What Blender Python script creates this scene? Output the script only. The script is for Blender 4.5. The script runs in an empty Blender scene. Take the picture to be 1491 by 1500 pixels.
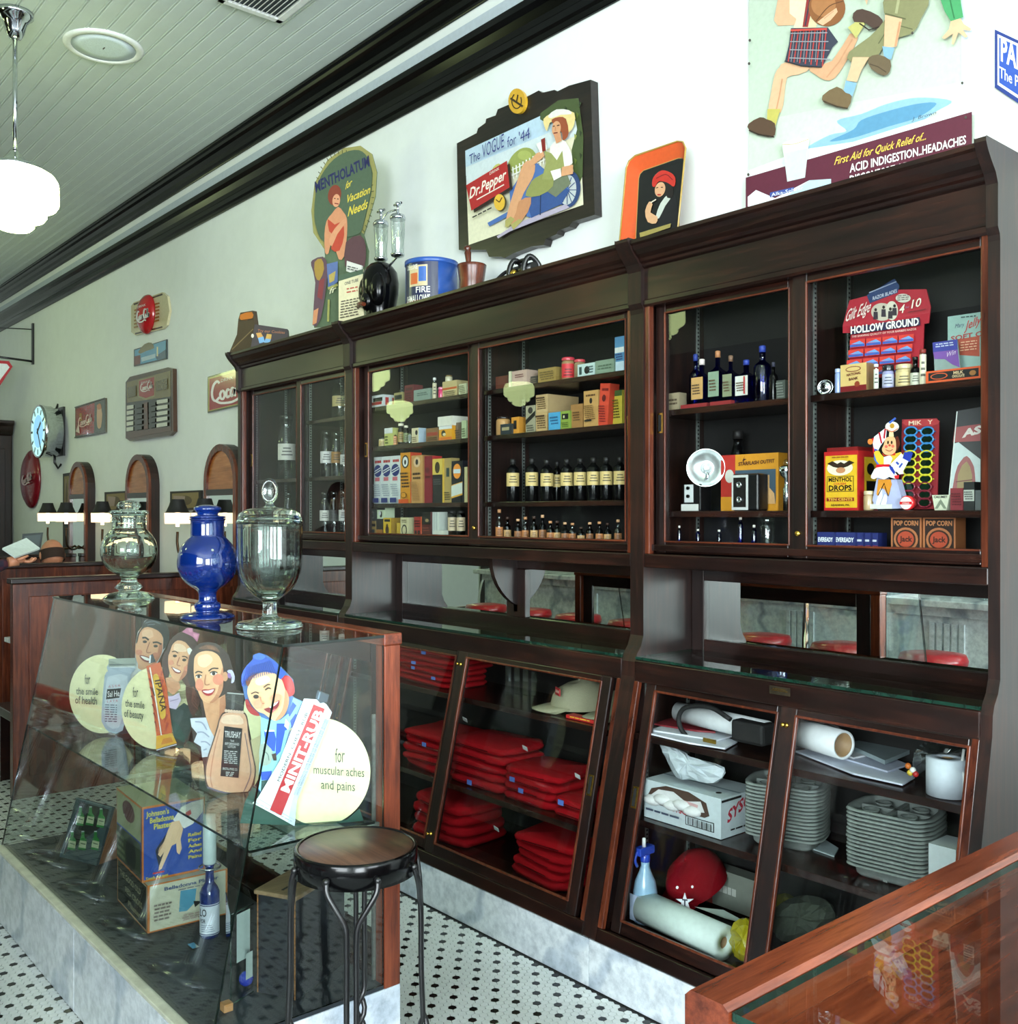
import bpy, bmesh, math, random
from mathutils import Vector, Matrix
from mathutils.geometry import tessellate_polygon
random.seed(7)
SC = bpy.context.scene
COL = SC.collection
PI = math.pi
# ---------------------------------------------------------------- camera
H = 1.55; TH = math.radians(40.5); FPX = 1455.0; CX, CY = 745.5, 753.0
SN, CS = math.sin(TH), math.cos(TH)
cam = bpy.data.objects.new('camera', bpy.data.cameras.new('camera'))
COL.objects.link(cam); SC.camera = cam
cam.location = (0, 0, H)
cam.rotation_euler = (PI/2, 0, math.atan2(CS, SN))
cam.data.sensor_fit = 'VERTICAL'; cam.data.sensor_height = 36.0
cam.data.lens = 36.0*FPX/1500.0
cam.data.shift_y = (CY-750.0)/1500.0
cam.data.clip_start = 0.02; cam.data.clip_end = 200
# ---------------------------------------------------------------- world, daylight, exposure
SC.view_settings.view_transform = 'Standard'; SC.view_settings.look = 'None'
SC.view_settings.exposure = 0.0; SC.view_settings.gamma = 1.0
SC.view_settings.use_curve_mapping = False
SC.cycles.max_bounces = 14; SC.cycles.transparent_max_bounces = 40
SC.cycles.glossy_bounces = 6; SC.cycles.transmission_bounces = 12; SC.cycles.diffuse_bounces = 4
SC.cycles.caustics_reflective = False; SC.cycles.sample_clamp_indirect = 6.0
w = bpy.data.worlds.new('world'); SC.world = w; w.use_nodes = True
nt = w.node_tree; bg = nt.nodes['Background']
sky = nt.nodes.new('ShaderNodeTexSky'); sky.sky_type = 'NISHITA'; sky.sun_disc = False
sky.sun_elevation = math.radians(42); sky.sun_rotation = math.radians(200); sky.air_density = 1.4; sky.dust_density = 2.5
nt.links.new(sky.outputs[0], bg.inputs[0]); bg.inputs[1].default_value = 0.28
def area(name, loc, rot, sx, sy, power, col):
    l = bpy.data.lights.new(name, 'AREA'); l.shape = 'RECTANGLE'; l.size = sx; l.size_y = sy
    l.energy = power; l.color = col
    o = bpy.data.objects.new(name, l); COL.objects.link(o); o.location = loc; o.rotation_euler = rot
    return o
# daylight through the two shop-front windows (end wall) and the two side windows behind the counter
area('shopfront_daylight', (6.05, 1.05, 1.9), (0, PI/2, 0), 2.8, 2.7, 560, (0.86, 0.95, 1.0))
area('shopfront_daylight', (6.05, -2.6, 1.9), (0, PI/2, 0), 2.8, 2.7, 800, (0.86, 0.95, 1.0))
area('side_window_daylight', (1.6, -4.85, 2.2), (PI/2, 0, 0), 4.0, 2.2, 640, (0.88, 0.96, 1.0))
# ---------------------------------------------------------------- measuring: pixel of the photograph -> point on a plane of the room
def ray(u, v):
    s = (u-CX)/FPX
    return Vector((-CS+SN*s, SN+CS*s, -(v-CY)/FPX))
O = Vector((0, 0, H))
def hit(u, v, p, n):
    d = ray(u, v); p = Vector(p); n = Vector(n)
    return O + d*((p-O).dot(n)/d.dot(n))
def PY(u, v, y): return hit(u, v, (0, y, 0), (0, 1, 0))
def PZ(u, v, z): return hit(u, v, (0, 0, z), (0, 0, 1))
def PX(u, v, x): return hit(u, v, (x, 0, 0), (1, 0, 0))
def UX(u, y): return PY(u, 700, y).x
def VZ(u, v, y): return PY(u, v, y).z
# ---------------------------------------------------------------- materials
def lin(c):
    return tuple(((x/255)/12.92 if x/255 <= .04045 else (((x/255)+.055)/1.055)**2.4) for x in c[:3])
def new_mat(name):
    m = bpy.data.materials.new(name); m.use_nodes = True
    return m, m.node_tree, m.node_tree.nodes['Principled BSDF']
def nd(t, typ, **kw):
    n = t.nodes.new(typ)
    for k, v in kw.items(): setattr(n, k, v)
    return n
def noise(t, scale, detail=3, rough=.6, sc=(1, 1, 1), coord='Object'):
    tc = nd(t, 'ShaderNodeTexCoord'); mp = nd(t, 'ShaderNodeMapping'); mp.inputs['Scale'].default_value = sc
    t.links.new(tc.outputs[coord], mp.inputs[0]); n = nd(t, 'ShaderNodeTexNoise')
    n.inputs['Scale'].default_value = scale; n.inputs['Detail'].default_value = detail; n.inputs['Roughness'].default_value = rough
    t.links.new(mp.outputs[0], n.inputs['Vector']); return n
def ramp(t, src, stops):
    r = nd(t, 'ShaderNodeValToRGB'); e = r.color_ramp.elements
    while len(e) < len(stops): e.new(.5)
    for i, (p, c) in enumerate(stops): e[i].position = p; e[i].color = (*lin(c), 1)
    t.links.new(src, r.inputs[0]); return r
def bump(t, b, src, strength, dist=.002):
    n = nd(t, 'ShaderNodeBump'); n.inputs['Strength'].default_value = strength; n.inputs['Distance'].default_value = dist
    t.links.new(src, n.inputs['Height']); t.links.new(n.outputs[0], b.inputs['Normal'])
def wood(name, c0, c1, c2, axis, rough=.26, scale=9):
    m, t, b = new_mat(name); sc = [6, 6, 6]; sc[axis] = .45
    n = noise(t, scale, 6, .65, sc); n2 = noise(t, 2.3, 2, .5)
    mx = nd(t, 'ShaderNodeMath', operation='MULTIPLY_ADD'); mx.inputs[1].default_value = .45
    t.links.new(n2.outputs['Fac'], mx.inputs[0])
    ad = nd(t, 'ShaderNodeMath', operation='MULTIPLY'); ad.inputs[1].default_value = .6
    t.links.new(n.outputs['Fac'], ad.inputs[0]); t.links.new(ad.outputs[0], mx.inputs[2])
    r = ramp(t, mx.outputs[0], [(.36, c0), (.52, c1), (.68, c2)])
    t.links.new(r.outputs[0], b.inputs['Base Color']); b.inputs['Roughness'].default_value = rough
    bump(t, b, n.outputs['Fac'], .12, .001); return m
def plain(name, c, rough=.5, metal=0.0, var=.0, spec=.5, bmp=0.0, bs=40, coat=0):
    m, t, b = new_mat(name); b.inputs['Roughness'].default_value = rough; b.inputs['Metallic'].default_value = metal
    b.inputs['Specular IOR Level'].default_value = spec; b.inputs['Coat Weight'].default_value = coat
    n = noise(t, bs, 4)
    lo = tuple(x*(1-var) for x in c); hi = tuple(min(255, x*(1+var)) for x in c)
    r = ramp(t, n.outputs['Fac'], [(.35, lo), (.65, hi)]); t.links.new(r.outputs[0], b.inputs['Base Color'])
    if bmp: bump(t, b, n.outputs['Fac'], bmp)
    return m
def paint(name, rough=.5, spec=.5, bmp=0, bs=60, sheen=0, coat=0, metal=0):
    # colour comes from the mesh's own 'Col' attribute (print, paint, dye); fine mottling on top
    m, t, b = new_mat(name); a = nd(t, 'ShaderNodeVertexColor'); a.layer_name = 'Col'
    n = noise(t, bs, 3); mr = nd(t, 'ShaderNodeMapRange'); mr.inputs['From Min'].default_value = .3; mr.inputs['From Max'].default_value = .7
    mr.inputs['To Min'].default_value = .94; mr.inputs['To Max'].default_value = 1.04; t.links.new(n.outputs['Fac'], mr.inputs[0])
    mx = nd(t, 'ShaderNodeVectorMath', operation='SCALE'); t.links.new(a.outputs[0], mx.inputs[0]); t.links.new(mr.outputs[0], mx.inputs['Scale'])
    t.links.new(mx.outputs[0], b.inputs['Base Color']); b.inputs['Roughness'].default_value = rough
    b.inputs['Specular IOR Level'].default_value = spec; b.inputs['Sheen Weight'].default_value = sheen
    b.inputs['Coat Weight'].default_value = coat; b.inputs['Metallic'].default_value = metal
    if bmp: bump(t, b, n.outputs['Fac'], bmp)
    return m
def sheet_glass(name, tint, f0=.045, rough=0.0, murk=0.0):
    # thin pane: mostly clear, mirror-like at grazing angles (Schlick)
    m = bpy.data.materials.new(name); m.use_nodes = True; t = m.node_tree; t.nodes.clear()
    out = nd(t, 'ShaderNodeOutputMaterial'); mix = nd(t, 'ShaderNodeMixShader'); tr = nd(t, 'ShaderNodeBsdfTransparent'); gl = nd(t, 'ShaderNodeBsdfGlossy')
    tr.inputs[0].default_value = (*tint, 1); gl.inputs['Roughness'].default_value = rough
    g = nd(t, 'ShaderNodeNewGeometry'); dt = nd(t, 'ShaderNodeVectorMath', operation='DOT_PRODUCT')
    t.links.new(g.outputs['Normal'], dt.inputs[0]); t.links.new(g.outputs['Incoming'], dt.inputs[1])
    ab = nd(t, 'ShaderNodeMath', operation='ABSOLUTE'); t.links.new(dt.outputs['Value'], ab.inputs[0])
    s1 = nd(t, 'ShaderNodeMath', operation='SUBTRACT'); s1.inputs[0].default_value = 1; t.links.new(ab.outputs[0], s1.inputs[1])
    pw = nd(t, 'ShaderNodeMath', operation='POWER'); pw.inputs[1].default_value = 5; t.links.new(s1.outputs[0], pw.inputs[0])
    ma = nd(t, 'ShaderNodeMath', operation='MULTIPLY_ADD'); ma.inputs[1].default_value = 1-f0; ma.inputs[2].default_value = f0
    t.links.new(pw.outputs[0], ma.inputs[0]); t.links.new(ma.outputs[0], mix.inputs[0])
    t.links.new(tr.outputs[0], mix.inputs[1]); t.links.new(gl.outputs[0], mix.inputs[2]); t.links.new(mix.outputs[0], out.inputs[0])
    return m
def solid_glass(name, c, rough=0.0, ior=1.46):
    m = bpy.data.materials.new(name); m.use_nodes = True; t = m.node_tree; t.nodes.clear()
    out = nd(t, 'ShaderNodeOutputMaterial'); g = nd(t, 'ShaderNodeBsdfGlass'); g.inputs[0].default_value = (*c, 1)
    g.inputs['Roughness'].default_value = rough; g.inputs['IOR'].default_value = ior; t.links.new(g.outputs[0], out.inputs[0]); return m
def lamp_mat(name, c, strength):
    m = bpy.data.materials.new(name); m.use_nodes = True; t = m.node_tree; t.nodes.clear()
    out = nd(t, 'ShaderNodeOutputMaterial'); e = nd(t, 'ShaderNodeEmission'); e.inputs[0].default_value = (*c, 1); e.inputs[1].default_value = strength
    t.links.new(e.outputs[0], out.inputs[0]); return m
def marble(name, c0, c1, vein, rough=.18):
    m, t, b = new_mat(name); n = noise(t, 2.2, 8, .62, coord='Object'); n2 = noise(t, 26, 5, .7)
    wv = nd(t, 'ShaderNodeTexWave'); wv.inputs['Scale'].default_value = .7; wv.inputs['Distortion'].default_value = 22; wv.inputs['Detail'].default_value = 5
    tc = nd(t, 'ShaderNodeTexCoord'); t.links.new(tc.outputs['Object'], wv.inputs[0])
    r = ramp(t, n.outputs['Fac'], [(.3, c1), (.6, c0)]); r2 = ramp(t, wv.outputs['Fac'], [(.0, (255, 255, 255)), (.86, (255, 255, 255)), (1, vein)])
    r3 = ramp(t, n2.outputs['Fac'], [(.3, (205, 208, 212)), (.6, (255, 255, 255))])
    def mul(x, y):
        q = nd(t, 'ShaderNodeMix', data_type='RGBA', blend_type='MULTIPLY'); q.inputs[0].default_value = 1
        t.links.new(x, q.inputs[6]); t.links.new(y, q.inputs[7]); return q.outputs[2]
    t.links.new(mul(mul(r.outputs[0], r2.outputs[0]), r3.outputs[0]), b.inputs['Base Color']); b.inputs['Roughness'].default_value = rough; return m
DK = ((10, 5, 4), (27, 13, 10), (52, 26, 18))
WX = wood('walnut_along_x', *DK, 0); WY = wood('walnut_along_y', *DK, 1); WZ = wood('walnut_along_z', *DK, 2, .38)
RD = ((44, 17, 10), (82, 37, 22), (122, 60, 36))
RB = ((58, 22, 12), (108, 48, 27), (146, 72, 42)); MX_ = wood('mahogany_along_x', *RD, 0); MY_ = wood('mahogany_along_y', *RB, 1, .24); MXB = wood('bright_mahogany_along_x', *RB, 0); MZB = wood('bright_mahogany_along_z', *RB, 2); MZ_ = wood('mahogany_along_z', *RD, 2)
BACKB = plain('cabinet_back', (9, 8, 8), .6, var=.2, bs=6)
PAINT = paint('printed_card', .55); GLOSS = paint('glossy_enamel', .22, coat=.3); CLOTH = paint('cotton', .92, .1, .5, 180, 0)
TIN = paint('lithographed_tin', .3, .6); METALP = paint('painted_metal', .35)
PANE = sheet_glass('window_glass', (.97, .985, .98), .017); CLEAR = sheet_glass('clear_thin_glass', (.9, .94, .93), .11)
CASEG = sheet_glass('plate_glass', (.955, .985, .975), .04); SHELFG = sheet_glass('shelf_glass', (.9, .96, .93), .05)
EDGE = plain('glass_edge', (16, 44, 34), .08, var=.25, bs=30); DEDGE = plain('dark_glass_edge', (10, 22, 18), .08, var=.2)
BLUEG = sheet_glass('cobalt_thin_glass', (.05, .1, .62), .08); GREENG = sheet_glass('green_thin_glass', (.1, .55, .2), .07); AMBERG = sheet_glass('amber_thin_glass', (.2, .09, .03), .08)
JARG = solid_glass('jar_glass', (.93, .97, .95)); COBALT = plain('cobalt_glass', (14, 54, 146), .05, var=.08, bs=5, coat=.6); COBALT.node_tree.nodes['Principled BSDF'].inputs['Transmission Weight'].default_value = .6
CHROME = plain('chrome', (205, 210, 215), .1, 1.0, .05); BRASS = plain('brass', (200, 160, 70), .25, 1.0, .1); STEEL = plain('zinc_strip', (150, 158, 152), .4, .8, .1)
BLACK = plain('black_enamel', (6, 6, 7), .16, var=.1, spec=.28); TRIMB = plain('black_trim_paint', (6, 6, 7), .22, var=.1, spec=.22); IRON = plain('black_iron', (13, 13, 15), .3, var=.15, spec=.6); MATTEB = plain('matte_black', (16, 16, 17), .7, var=.2)
MIRROR = plain('mirror_silver', (225, 235, 230), 0.0, 1.0)
WMARB = marble('white_marble', (238, 243, 248), (222, 230, 238), (214, 220, 228))
CMARB = marble('counter_marble', (242, 244, 245), (222, 226, 230), (190, 196, 204))
WALLM = plain('wall_paint', (228, 233, 229), .6, var=.008, bmp=.04, bs=9); CEILM = plain('ceiling_paint', (206, 215, 214), .45, var=.01, bs=8)
WHITE = plain('white_enamel', (232, 234, 232), .4, var=.02); CORKW = wood('oak_light', (120, 70, 30), (165, 100, 50), (190, 125, 70), 0)
TILEW = plain('white_tile', (224, 228, 228), .16, var=.04, bs=3); TILEB = plain('black_tile', (12, 12, 14), .15, var=.1); GROUT = plain('grout', (52, 54, 56), .85, var=.2, bs=50)
GLOBE = lamp_mat('opal_globe_lit', (.82, 1.0, .45), 13.0); SHADEL = lamp_mat('lit_shade', (1.0, .72, .42), 2.6)
# ---------------------------------------------------------------- mesh building
def cr(pts, seg=5):
    n = len(pts); out = []
    for i in range(n):
        p0, p1, p2, p3 = (Vector(pts[(i+k-1) % n]) for k in range(4))
        for j in range(seg):
            t = j/seg
            out.append(.5*((2*p1)+(p2-p0)*t+(2*p0-5*p1+4*p2-p3)*t*t+(3*p1-p0-3*p2+p3)*t**3))
    return out
def cro(pts, seg=5):
    pts = [Vector(p) for p in pts]; q = [2*pts[0]-pts[1]]+pts+[2*pts[-1]-pts[-2]]; out = []
    for i in range(1, len(q)-2):
        p0, p1, p2, p3 = q[i-1:i+3]
        for j in range(seg):
            t = j/seg
            out.append(.5*((2*p1)+(p2-p0)*t+(2*p0-5*p1+4*p2-p3)*t*t+(3*p1-p0-3*p2+p3)*t**3))
    return out+[pts[-1]]
ORG = {}
class MB:
    def __init__(s): s.V = []; s.F = []; s.C = []; s.M = []; s.S = []
    def add(s, vs, fs, col=(200, 200, 200), mat=0, sm=False, T=None):
        b = len(s.V)
        s.V += [tuple(T @ Vector(v)) for v in vs] if T is not None else [tuple(v) for v in vs]
        for f in fs: s.F.append(tuple(i+b for i in f)); s.C.append(col); s.M.append(mat); s.S.append(sm)
        return s
    def box(s, x0, y0, z0, x1, y1, z1, col=(200, 200, 200), mat=0, T=None, ecol=None, emat=None):
        if x0 > x1: x0, x1 = x1, x0
        if y0 > y1: y0, y1 = y1, y0
        if z0 > z1: z0, z1 = z1, z0
        v = [(x0, y0, z0), (x1, y0, z0), (x1, y1, z0), (x0, y1, z0), (x0, y0, z1), (x1, y0, z1), (x1, y1, z1), (x0, y1, z1)]
        return s.add(v, [(0, 3, 2, 1), (4, 5, 6, 7), (0, 1, 5, 4), (1, 2, 6, 5), (2, 3, 7, 6), (3, 0, 4, 7)], col, mat, False, T)
    def prism(s, prof, ex, ey, ez, o, a, b, col=(200, 200, 200), mat=0, sm=False):
        # 2-D profile (p,q) in the plane ex,ey swept along ez from a to b
        ex, ey, ez, o = Vector(ex), Vector(ey), Vector(ez), Vector(o); n = len(prof)
        vs = [o+ex*p+ey*q+ez*k for k in (a, b) for p, q in prof]
        fs = [(i, (i+1) % n, n+(i+1) % n, n+i) for i in range(n)]
        s.add(vs, fs, col, mat, sm)
        tr = tessellate_polygon([[Vector((p, q, 0)) for p, q in prof]])
        s.add(vs[:n], [t[::-1] for t in tr], col, mat); s.add(vs[n:], list(tr), col, mat); return s
    def lathe(s, prof, c=(0, 0, 0), n=24, col=(200, 200, 200), mat=0, sm=True, T=None, cap=True, cols=None):
        c = Vector(c); vs = []; k = len(prof)
        for r, z in prof:
            for i in range(n):
                a = 2*PI*i/n; vs.append(c+Vector((r*math.cos(a), r*math.sin(a), z)))
        for j in range(k-1):
            fs = [(j*n+i, j*n+(i+1) % n, (j+1)*n+(i+1) % n, (j+1)*n+i) for i in range(n)]
            if j == 0: base = len(s.V); s.add(vs, fs, cols[j] if cols else col, mat, sm, T)
            else:
                for f in fs: s.F.append(tuple(i+base for i in f)); s.C.append(cols[j] if cols else col); s.M.append(mat); s.S.append(sm)
        if cap:
            if prof[0][0] > 1e-5: s.F.append(tuple(base+i for i in range(n))[::-1]); s.C.append(cols[0] if cols else col); s.M.append(mat); s.S.append(False)
            if prof[-1][0] > 1e-5: s.F.append(tuple(base+(k-1)*n+i for i in range(n))); s.C.append(cols[-1] if cols else col); s.M.append(mat); s.S.append(False)
        return s
    def tube(s, pts, r, n=8, col=(200, 200, 200), mat=0, closed=False, cap=True):
        pts = [Vector(p) for p in pts]; m = len(pts); rs = r if isinstance(r, (list, tuple)) else [r]*m
        vs = []; up = None
        for i in range(m):
            d = (pts[(i+1) % m]-pts[i-1]) if (closed or 0 < i < m-1) else (pts[1]-pts[0] if i == 0 else pts[-1]-pts[-2])
            d = d.normalized() if d.length > 1e-9 else Vector((0, 0, 1))
            if up is None: up = d.orthogonal().normalized()
            up = (up-d*up.dot(d)); up = up.normalized() if up.length > 1e-6 else d.orthogonal().normalized()
            q = d.cross(up)
            for k in range(n):
                a = 2*PI*k/n; vs.append(pts[i]+(up*math.cos(a)+q*math.sin(a))*rs[i])
        fs = [(i*n+k, i*n+(k+1) % n, ((i+1) % m)*n+(k+1) % n, ((i+1) % m)*n+k) for i in range(m if closed else m-1) for k in range(n)]
        s.add(vs, fs, col, mat, True)
        if cap and not closed:
            b = len(s.V)-len(vs)
            for f in (tuple(range(n))[::-1], tuple((m-1)*n+k for k in range(n))):
                s.F.append(tuple(i+b for i in f)); s.C.append(col); s.M.append(mat); s.S.append(False)
        return s
    def ball(s, c, r, n=12, col=(200, 200, 200), mat=0, sq=(1, 1, 1), T=None):
        m = n//2; c = Vector(c); vs = [c+Vector((0, 0, -r*sq[2]))]
        for j in range(1, m):
            a = -PI/2+PI*j/m
            for i in range(n): b = 2*PI*i/n; vs.append(c+Vector((r*sq[0]*math.cos(a)*math.cos(b), r*sq[1]*math.cos(a)*math.sin(b), r*sq[2]*math.sin(a))))
        vs.append(c+Vector((0, 0, r*sq[2]))); L = len(vs)-1
        fs = [(0, 1+(i+1) % n, 1+i) for i in range(n)]+[(L, 1+(m-2)*n+i, 1+(m-2)*n+(i+1) % n) for i in range(n)]
        fs += [(1+j*n+i, 1+j*n+(i+1) % n, 1+(j+1)*n+(i+1) % n, 1+(j+1)*n+i) for j in range(m-2) for i in range(n)]
        return s.add(vs, fs, col, mat, True, T)
    def poly(s, pts, col, mat=0):
        tr = tessellate_polygon([[Vector(p) for p in pts]]); return s.add(pts, list(tr), col, mat)
    def build(s, name, mats, parent=None, label=None, bev=0, origin=None):
        me = bpy.data.meshes.new(name); n = len(s.V)
        if origin is None:
            xs, ys, zs = zip(*s.V); origin = Vector(((min(xs)+max(xs))/2, (min(ys)+max(ys))/2, min(zs)))
        origin = Vector(origin)
        me.from_pydata([(v[0]-origin.x, v[1]-origin.y, v[2]-origin.z) for v in s.V], [], s.F)
        if not isinstance(mats, (list, tuple)): mats = [mats]
        for m in mats: me.materials.append(m)
        me.polygons.foreach_set('material_index', s.M); me.polygons.foreach_set('use_smooth', s.S)
        at = me.color_attributes.new('Col', 'FLOAT_COLOR', 'CORNER'); buf = []; cache = {}
        for f, c in zip(s.F, s.C):
            if c not in cache: cache[c] = (*lin(c), 1.0)
            buf += list(cache[c])*len(f)
        at.data.foreach_set('color', buf); me.update()
        o = bpy.data.objects.new(name, me); COL.objects.link(o); ORG[o.name] = origin
        if parent is not None: o.parent = parent; o.location = origin-ORG[parent.name]
        else: o.location = origin
        if label: o['label'] = label
        if bev:
            b = o.modifiers.new('bevel', 'BEVEL'); b.width = bev; b.segments = 2; b.limit_method = 'ANGLE'; b.angle_limit = .9
        return o
def tag(o, label, cat, group=None):
    o['label'] = label; o['category'] = cat
    if group: o['group'] = group
    return o
def thing(name, label, cat, loc, group=None):
    o = bpy.data.objects.new(name, None); COL.objects.link(o); o.location = loc; o.empty_display_size = .05
    ORG[o.name] = Vector(loc); return tag(o, label, cat, group)
def struct(o): o['kind'] = 'structure'; return o
def clone(root, delta, label=None, group=None, rot=0):
    def cp(o, par):
        c = o.copy(); COL.objects.link(c)
        if par is not None: c.parent = par
        for ch in o.children: cp(ch, c)
        return c
    r = cp(root, None); r.location = root.location+Vector(delta)
    if rot: r.rotation_euler.z += rot
    if label: r['label'] = label
    if group: r['group'] = group
    return r
# ---------------------------------------------------------------- lettering
TXT = {}
def text_geo(body, bold=0.0):
    k = (body, bold)
    if k not in TXT:
        cu = bpy.data.curves.new('lettering', 'FONT'); cu.body = body; cu.resolution_u = 2; cu.offset = bold
        o = bpy.data.objects.new('lettering', cu); me = o.to_mesh()
        vs = [(v.co.x, v.co.y) for v in me.vertices]; fs = [tuple(p.vertices) for p in me.polygons]
        o.to_mesh_clear(); bpy.data.objects.remove(o); bpy.data.curves.remove(cu)
        if vs:
            x0 = min(v[0] for v in vs); x1 = max(v[0] for v in vs)
            vs = [((x-x0)/max(1e-6, x1-x0), y/.69) for x, y in vs]
        TXT[k] = (vs, fs)
    return TXT[k]
def pp(st): q = [float(x) for x in st.replace(',', ' ').split()]; return list(zip(q[::2], q[1::2]))
class Art:
    """Flat print on a real plane (point, normal); polygons given in photograph pixels, measured onto that plane."""
    def __init__(s, point, normal, eps=.0003):
        s.p = Vector(point); s.n = Vector(normal).normalized(); s.k = 0; s.eps = eps; s.mb = MB()
        if s.n.dot(O-s.p) < 0: s.n = -s.n
    def P(s, u, v, lift=None):
        return hit(u, v, s.p, s.n)+s.n*(s.k*s.eps if lift is None else lift)
    def poly(s, col, pts, sm=0):
        if isinstance(pts, str): pts = pp(pts)
        if sm: pts = [tuple(p) for p in cr(pts, sm)]
        s.k += 1; s.mb.poly([s.P(*p) for p in pts], col); return s
    def ell(s, col, u, v, ru, rv, ang=0, n=28):
        c, d = math.cos(ang), math.sin(ang)
        return s.poly(col, [(u+ru*math.cos(2*PI*i/n)*c-rv*math.sin(2*PI*i/n)*d, v+ru*math.cos(2*PI*i/n)*d+rv*math.sin(2*PI*i/n)*c) for i in range(n)])
    def line(s, col, pts, wd, sm=0):
        if isinstance(pts, str): pts = pp(pts)
        if sm: pts = [tuple(p) for p in cro(pts, sm)]
        s.k += 1; pts = [Vector(p) for p in pts]; L, R = [], []
        for i, p in enumerate(pts):
            d = (pts[min(i+1, len(pts)-1)]-pts[max(i-1, 0)]); d = d.normalized() if d.length else Vector((1, 0)); q = Vector((-d.y, d.x))*(wd/2)
            L.append(s.P(*(p+q))); R.append(s.P(*(p-q)))
        m = len(pts); s.mb.add(L+R, [(i, i+1, m+i+1, m+i) for i in range(m-1)], col); return s
    def text(s, col, body, p0, p1, h, up=None, bold=0.0, shear=0.0):
        # baseline p0->p1 in pixels, letter height h pixels along 'up' (default straight up)
        vs, fs = text_geo(body, bold)
        if not vs: return s
        s.k += 1; p0, p1 = Vector(p0), Vector(p1); up = Vector(up).normalized() if up else Vector((0, -1))
        ex = p1-p0; L = ex.length; sh = ex.normalized()*shear*h
        s.mb.add([s.P(*(p0+ex*x+(up*h+sh)*y)) for x, y in vs], fs, col); return s
    def fill(s, col, u0, v0, u1, v1, sl=0.0, rows=3, h=2, jit=3):
        # rows of small illegible print as short dashes
        for i in range(rows):
            v = v0+(v1-v0)*(i+.5)/rows; a = u0
            while a < u1-1:
                b = min(u1, a+random.uniform(3, 7)); s.line(col, [(a, v+(a-u0)*sl), (b, v+(b-u0)*sl)], h); a = b+1.5
        return s
    def slab(s, col, pts, th, sm=0, mat=0):
        # the board itself: outline with thickness, behind the print
        if isinstance(pts, str): pts = pp(pts)
        if sm: pts = [tuple(p) for p in cr(pts, sm)]
        f = [hit(u, v, s.p, s.n) for u, v in pts]; b = [q-s.n*th for q in f]; m = len(f)
        tr = list(tessellate_polygon([f])); s.mb.add(f, tr, col, mat); s.mb.add(b, [t[::-1] for t in tr], col, mat)
        s.mb.add(f+b, [(i, (i+1) % m, m+(i+1) % m, m+i) for i in range(m)], col, mat); return s
    def build(s, name, mats=None, parent=None, label=None):
        return s.mb.build(name, mats or PAINT, parent, label)
# ================================================================ ROOM
ZC = 4.03
XL, XR, YB, YF = -13.2, 6.2, 2.9, -5.0
def slab(name, b, m, col=(200, 200, 200)):
    return struct(MB().box(*b, col).build(name, m))
floor = slab('floor', (XL, YF, -.06, XR, YB, -.004), GROUT)
slab('wall_back', (XL, YB, 0, XR, YB+.12, ZC+.1), WALLM)
slab('wall_left', (XL-.12, YF, 0, XL, YB+.12, ZC+.1), WALLM)
def wall_open(name, axis, at, th, a0, a1, holes):
    mb = MB(); edges = sorted({a0, a1, *[h[0] for h in holes], *[h[1] for h in holes]})
    def seg(p, q, z0, z1):
        if axis == 'x': mb.box(at, p, z0, at+th, q, z1)
        else: mb.box(p, at, z0, q, at+th, z1)
    for p, q in zip(edges, edges[1:]):
        h = [h for h in holes if h[0] <= p and q <= h[1]]
        if h: seg(p, q, 0, h[0][2]); seg(p, q, h[0][3], ZC+.1)
        else: seg(p, q, 0, ZC+.1)
    return struct(mb.build(name, WALLM))
HX = [(-.3, 2.4, .5, 3.3), (-3.95, -1.25, .5, 3.3)]; HY = [(-.4, 3.6, 1.1, 3.3)]
wall_open('wall_right', 'x', XR, .12, YF, YB+.12, HX)
wall_open('wall_front', 'y', YF-.12, .12, XL-.12, XR+.12, HY)
for i, h in enumerate(HX+HY):
    ax = 'x' if i < 2 else 'y'; fr = MB(); gl = MB()
    def bx(mb, p, q, z0, z1, d0, d1):
        if ax == 'x': mb.box(XR+d0, p, z0, XR+d1, q, z1)
        else: mb.box(p, YF-d1, z0, q, YF-d0, z1)
    a, b, z0, z1 = h
    for p, q, zz0, zz1 in ((a, a+.07, z0, z1), (b-.07, b, z0, z1), (a+.07, b-.07, z0, z0+.08), (a+.07, b-.07, z1-.07, z1), ((a+b)/2-.03, (a+b)/2+.03, z0+.08, z1-.07)):
        bx(fr, p, q, zz0, zz1, .02, .09)
    wn = struct(fr.build('window_%d' % (i+1), WZ)); bx(gl, a+.07, b-.07, z0+.08, z1-.07, .05, .056)
    gl.build('glass_pane', PANE, wn)
# ceiling: beadboard planks laid along the room
ceiling = slab('ceiling', (XL, YF, ZC+.012, XR, YB, ZC+.1), CEILM)
pl = MB().prism([(.001, .012), (.001, .004), (.005, 0), (.066, 0), (.069, .005), (.073, 0), (.078, 0), (.082, .004), (.082, .012)], (0, 1, 0), (0, 0, 1), (1, 0, 0), (0, YF+.02, ZC), XL, XR)
pl = pl.build('plank', CEILM, ceiling)
y = YF+.02+.083
while y < YB-.1:
    c = pl.copy(); COL.objects.link(c); c.location.y += y-(YF+.02); y += .083
def trim(name, prof): return struct(MB().prism([(YB-a, z) for a, z in prof], (0, 1, 0), (0, 0, 1), (1, 0, 0), (0, 0, 0), XL, XR, sm=False).build(name, TRIMB, bev=.004))
trim('trim_1', [(0, 3.915), (.012, 3.915), (.016, 3.93), (.028, 3.94), (.035, 3.965), (.055, 3.985), (.075, 3.995), (.082, 4.01), (.1, 4.015), (.104, ZC), (0, ZC)])
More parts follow.
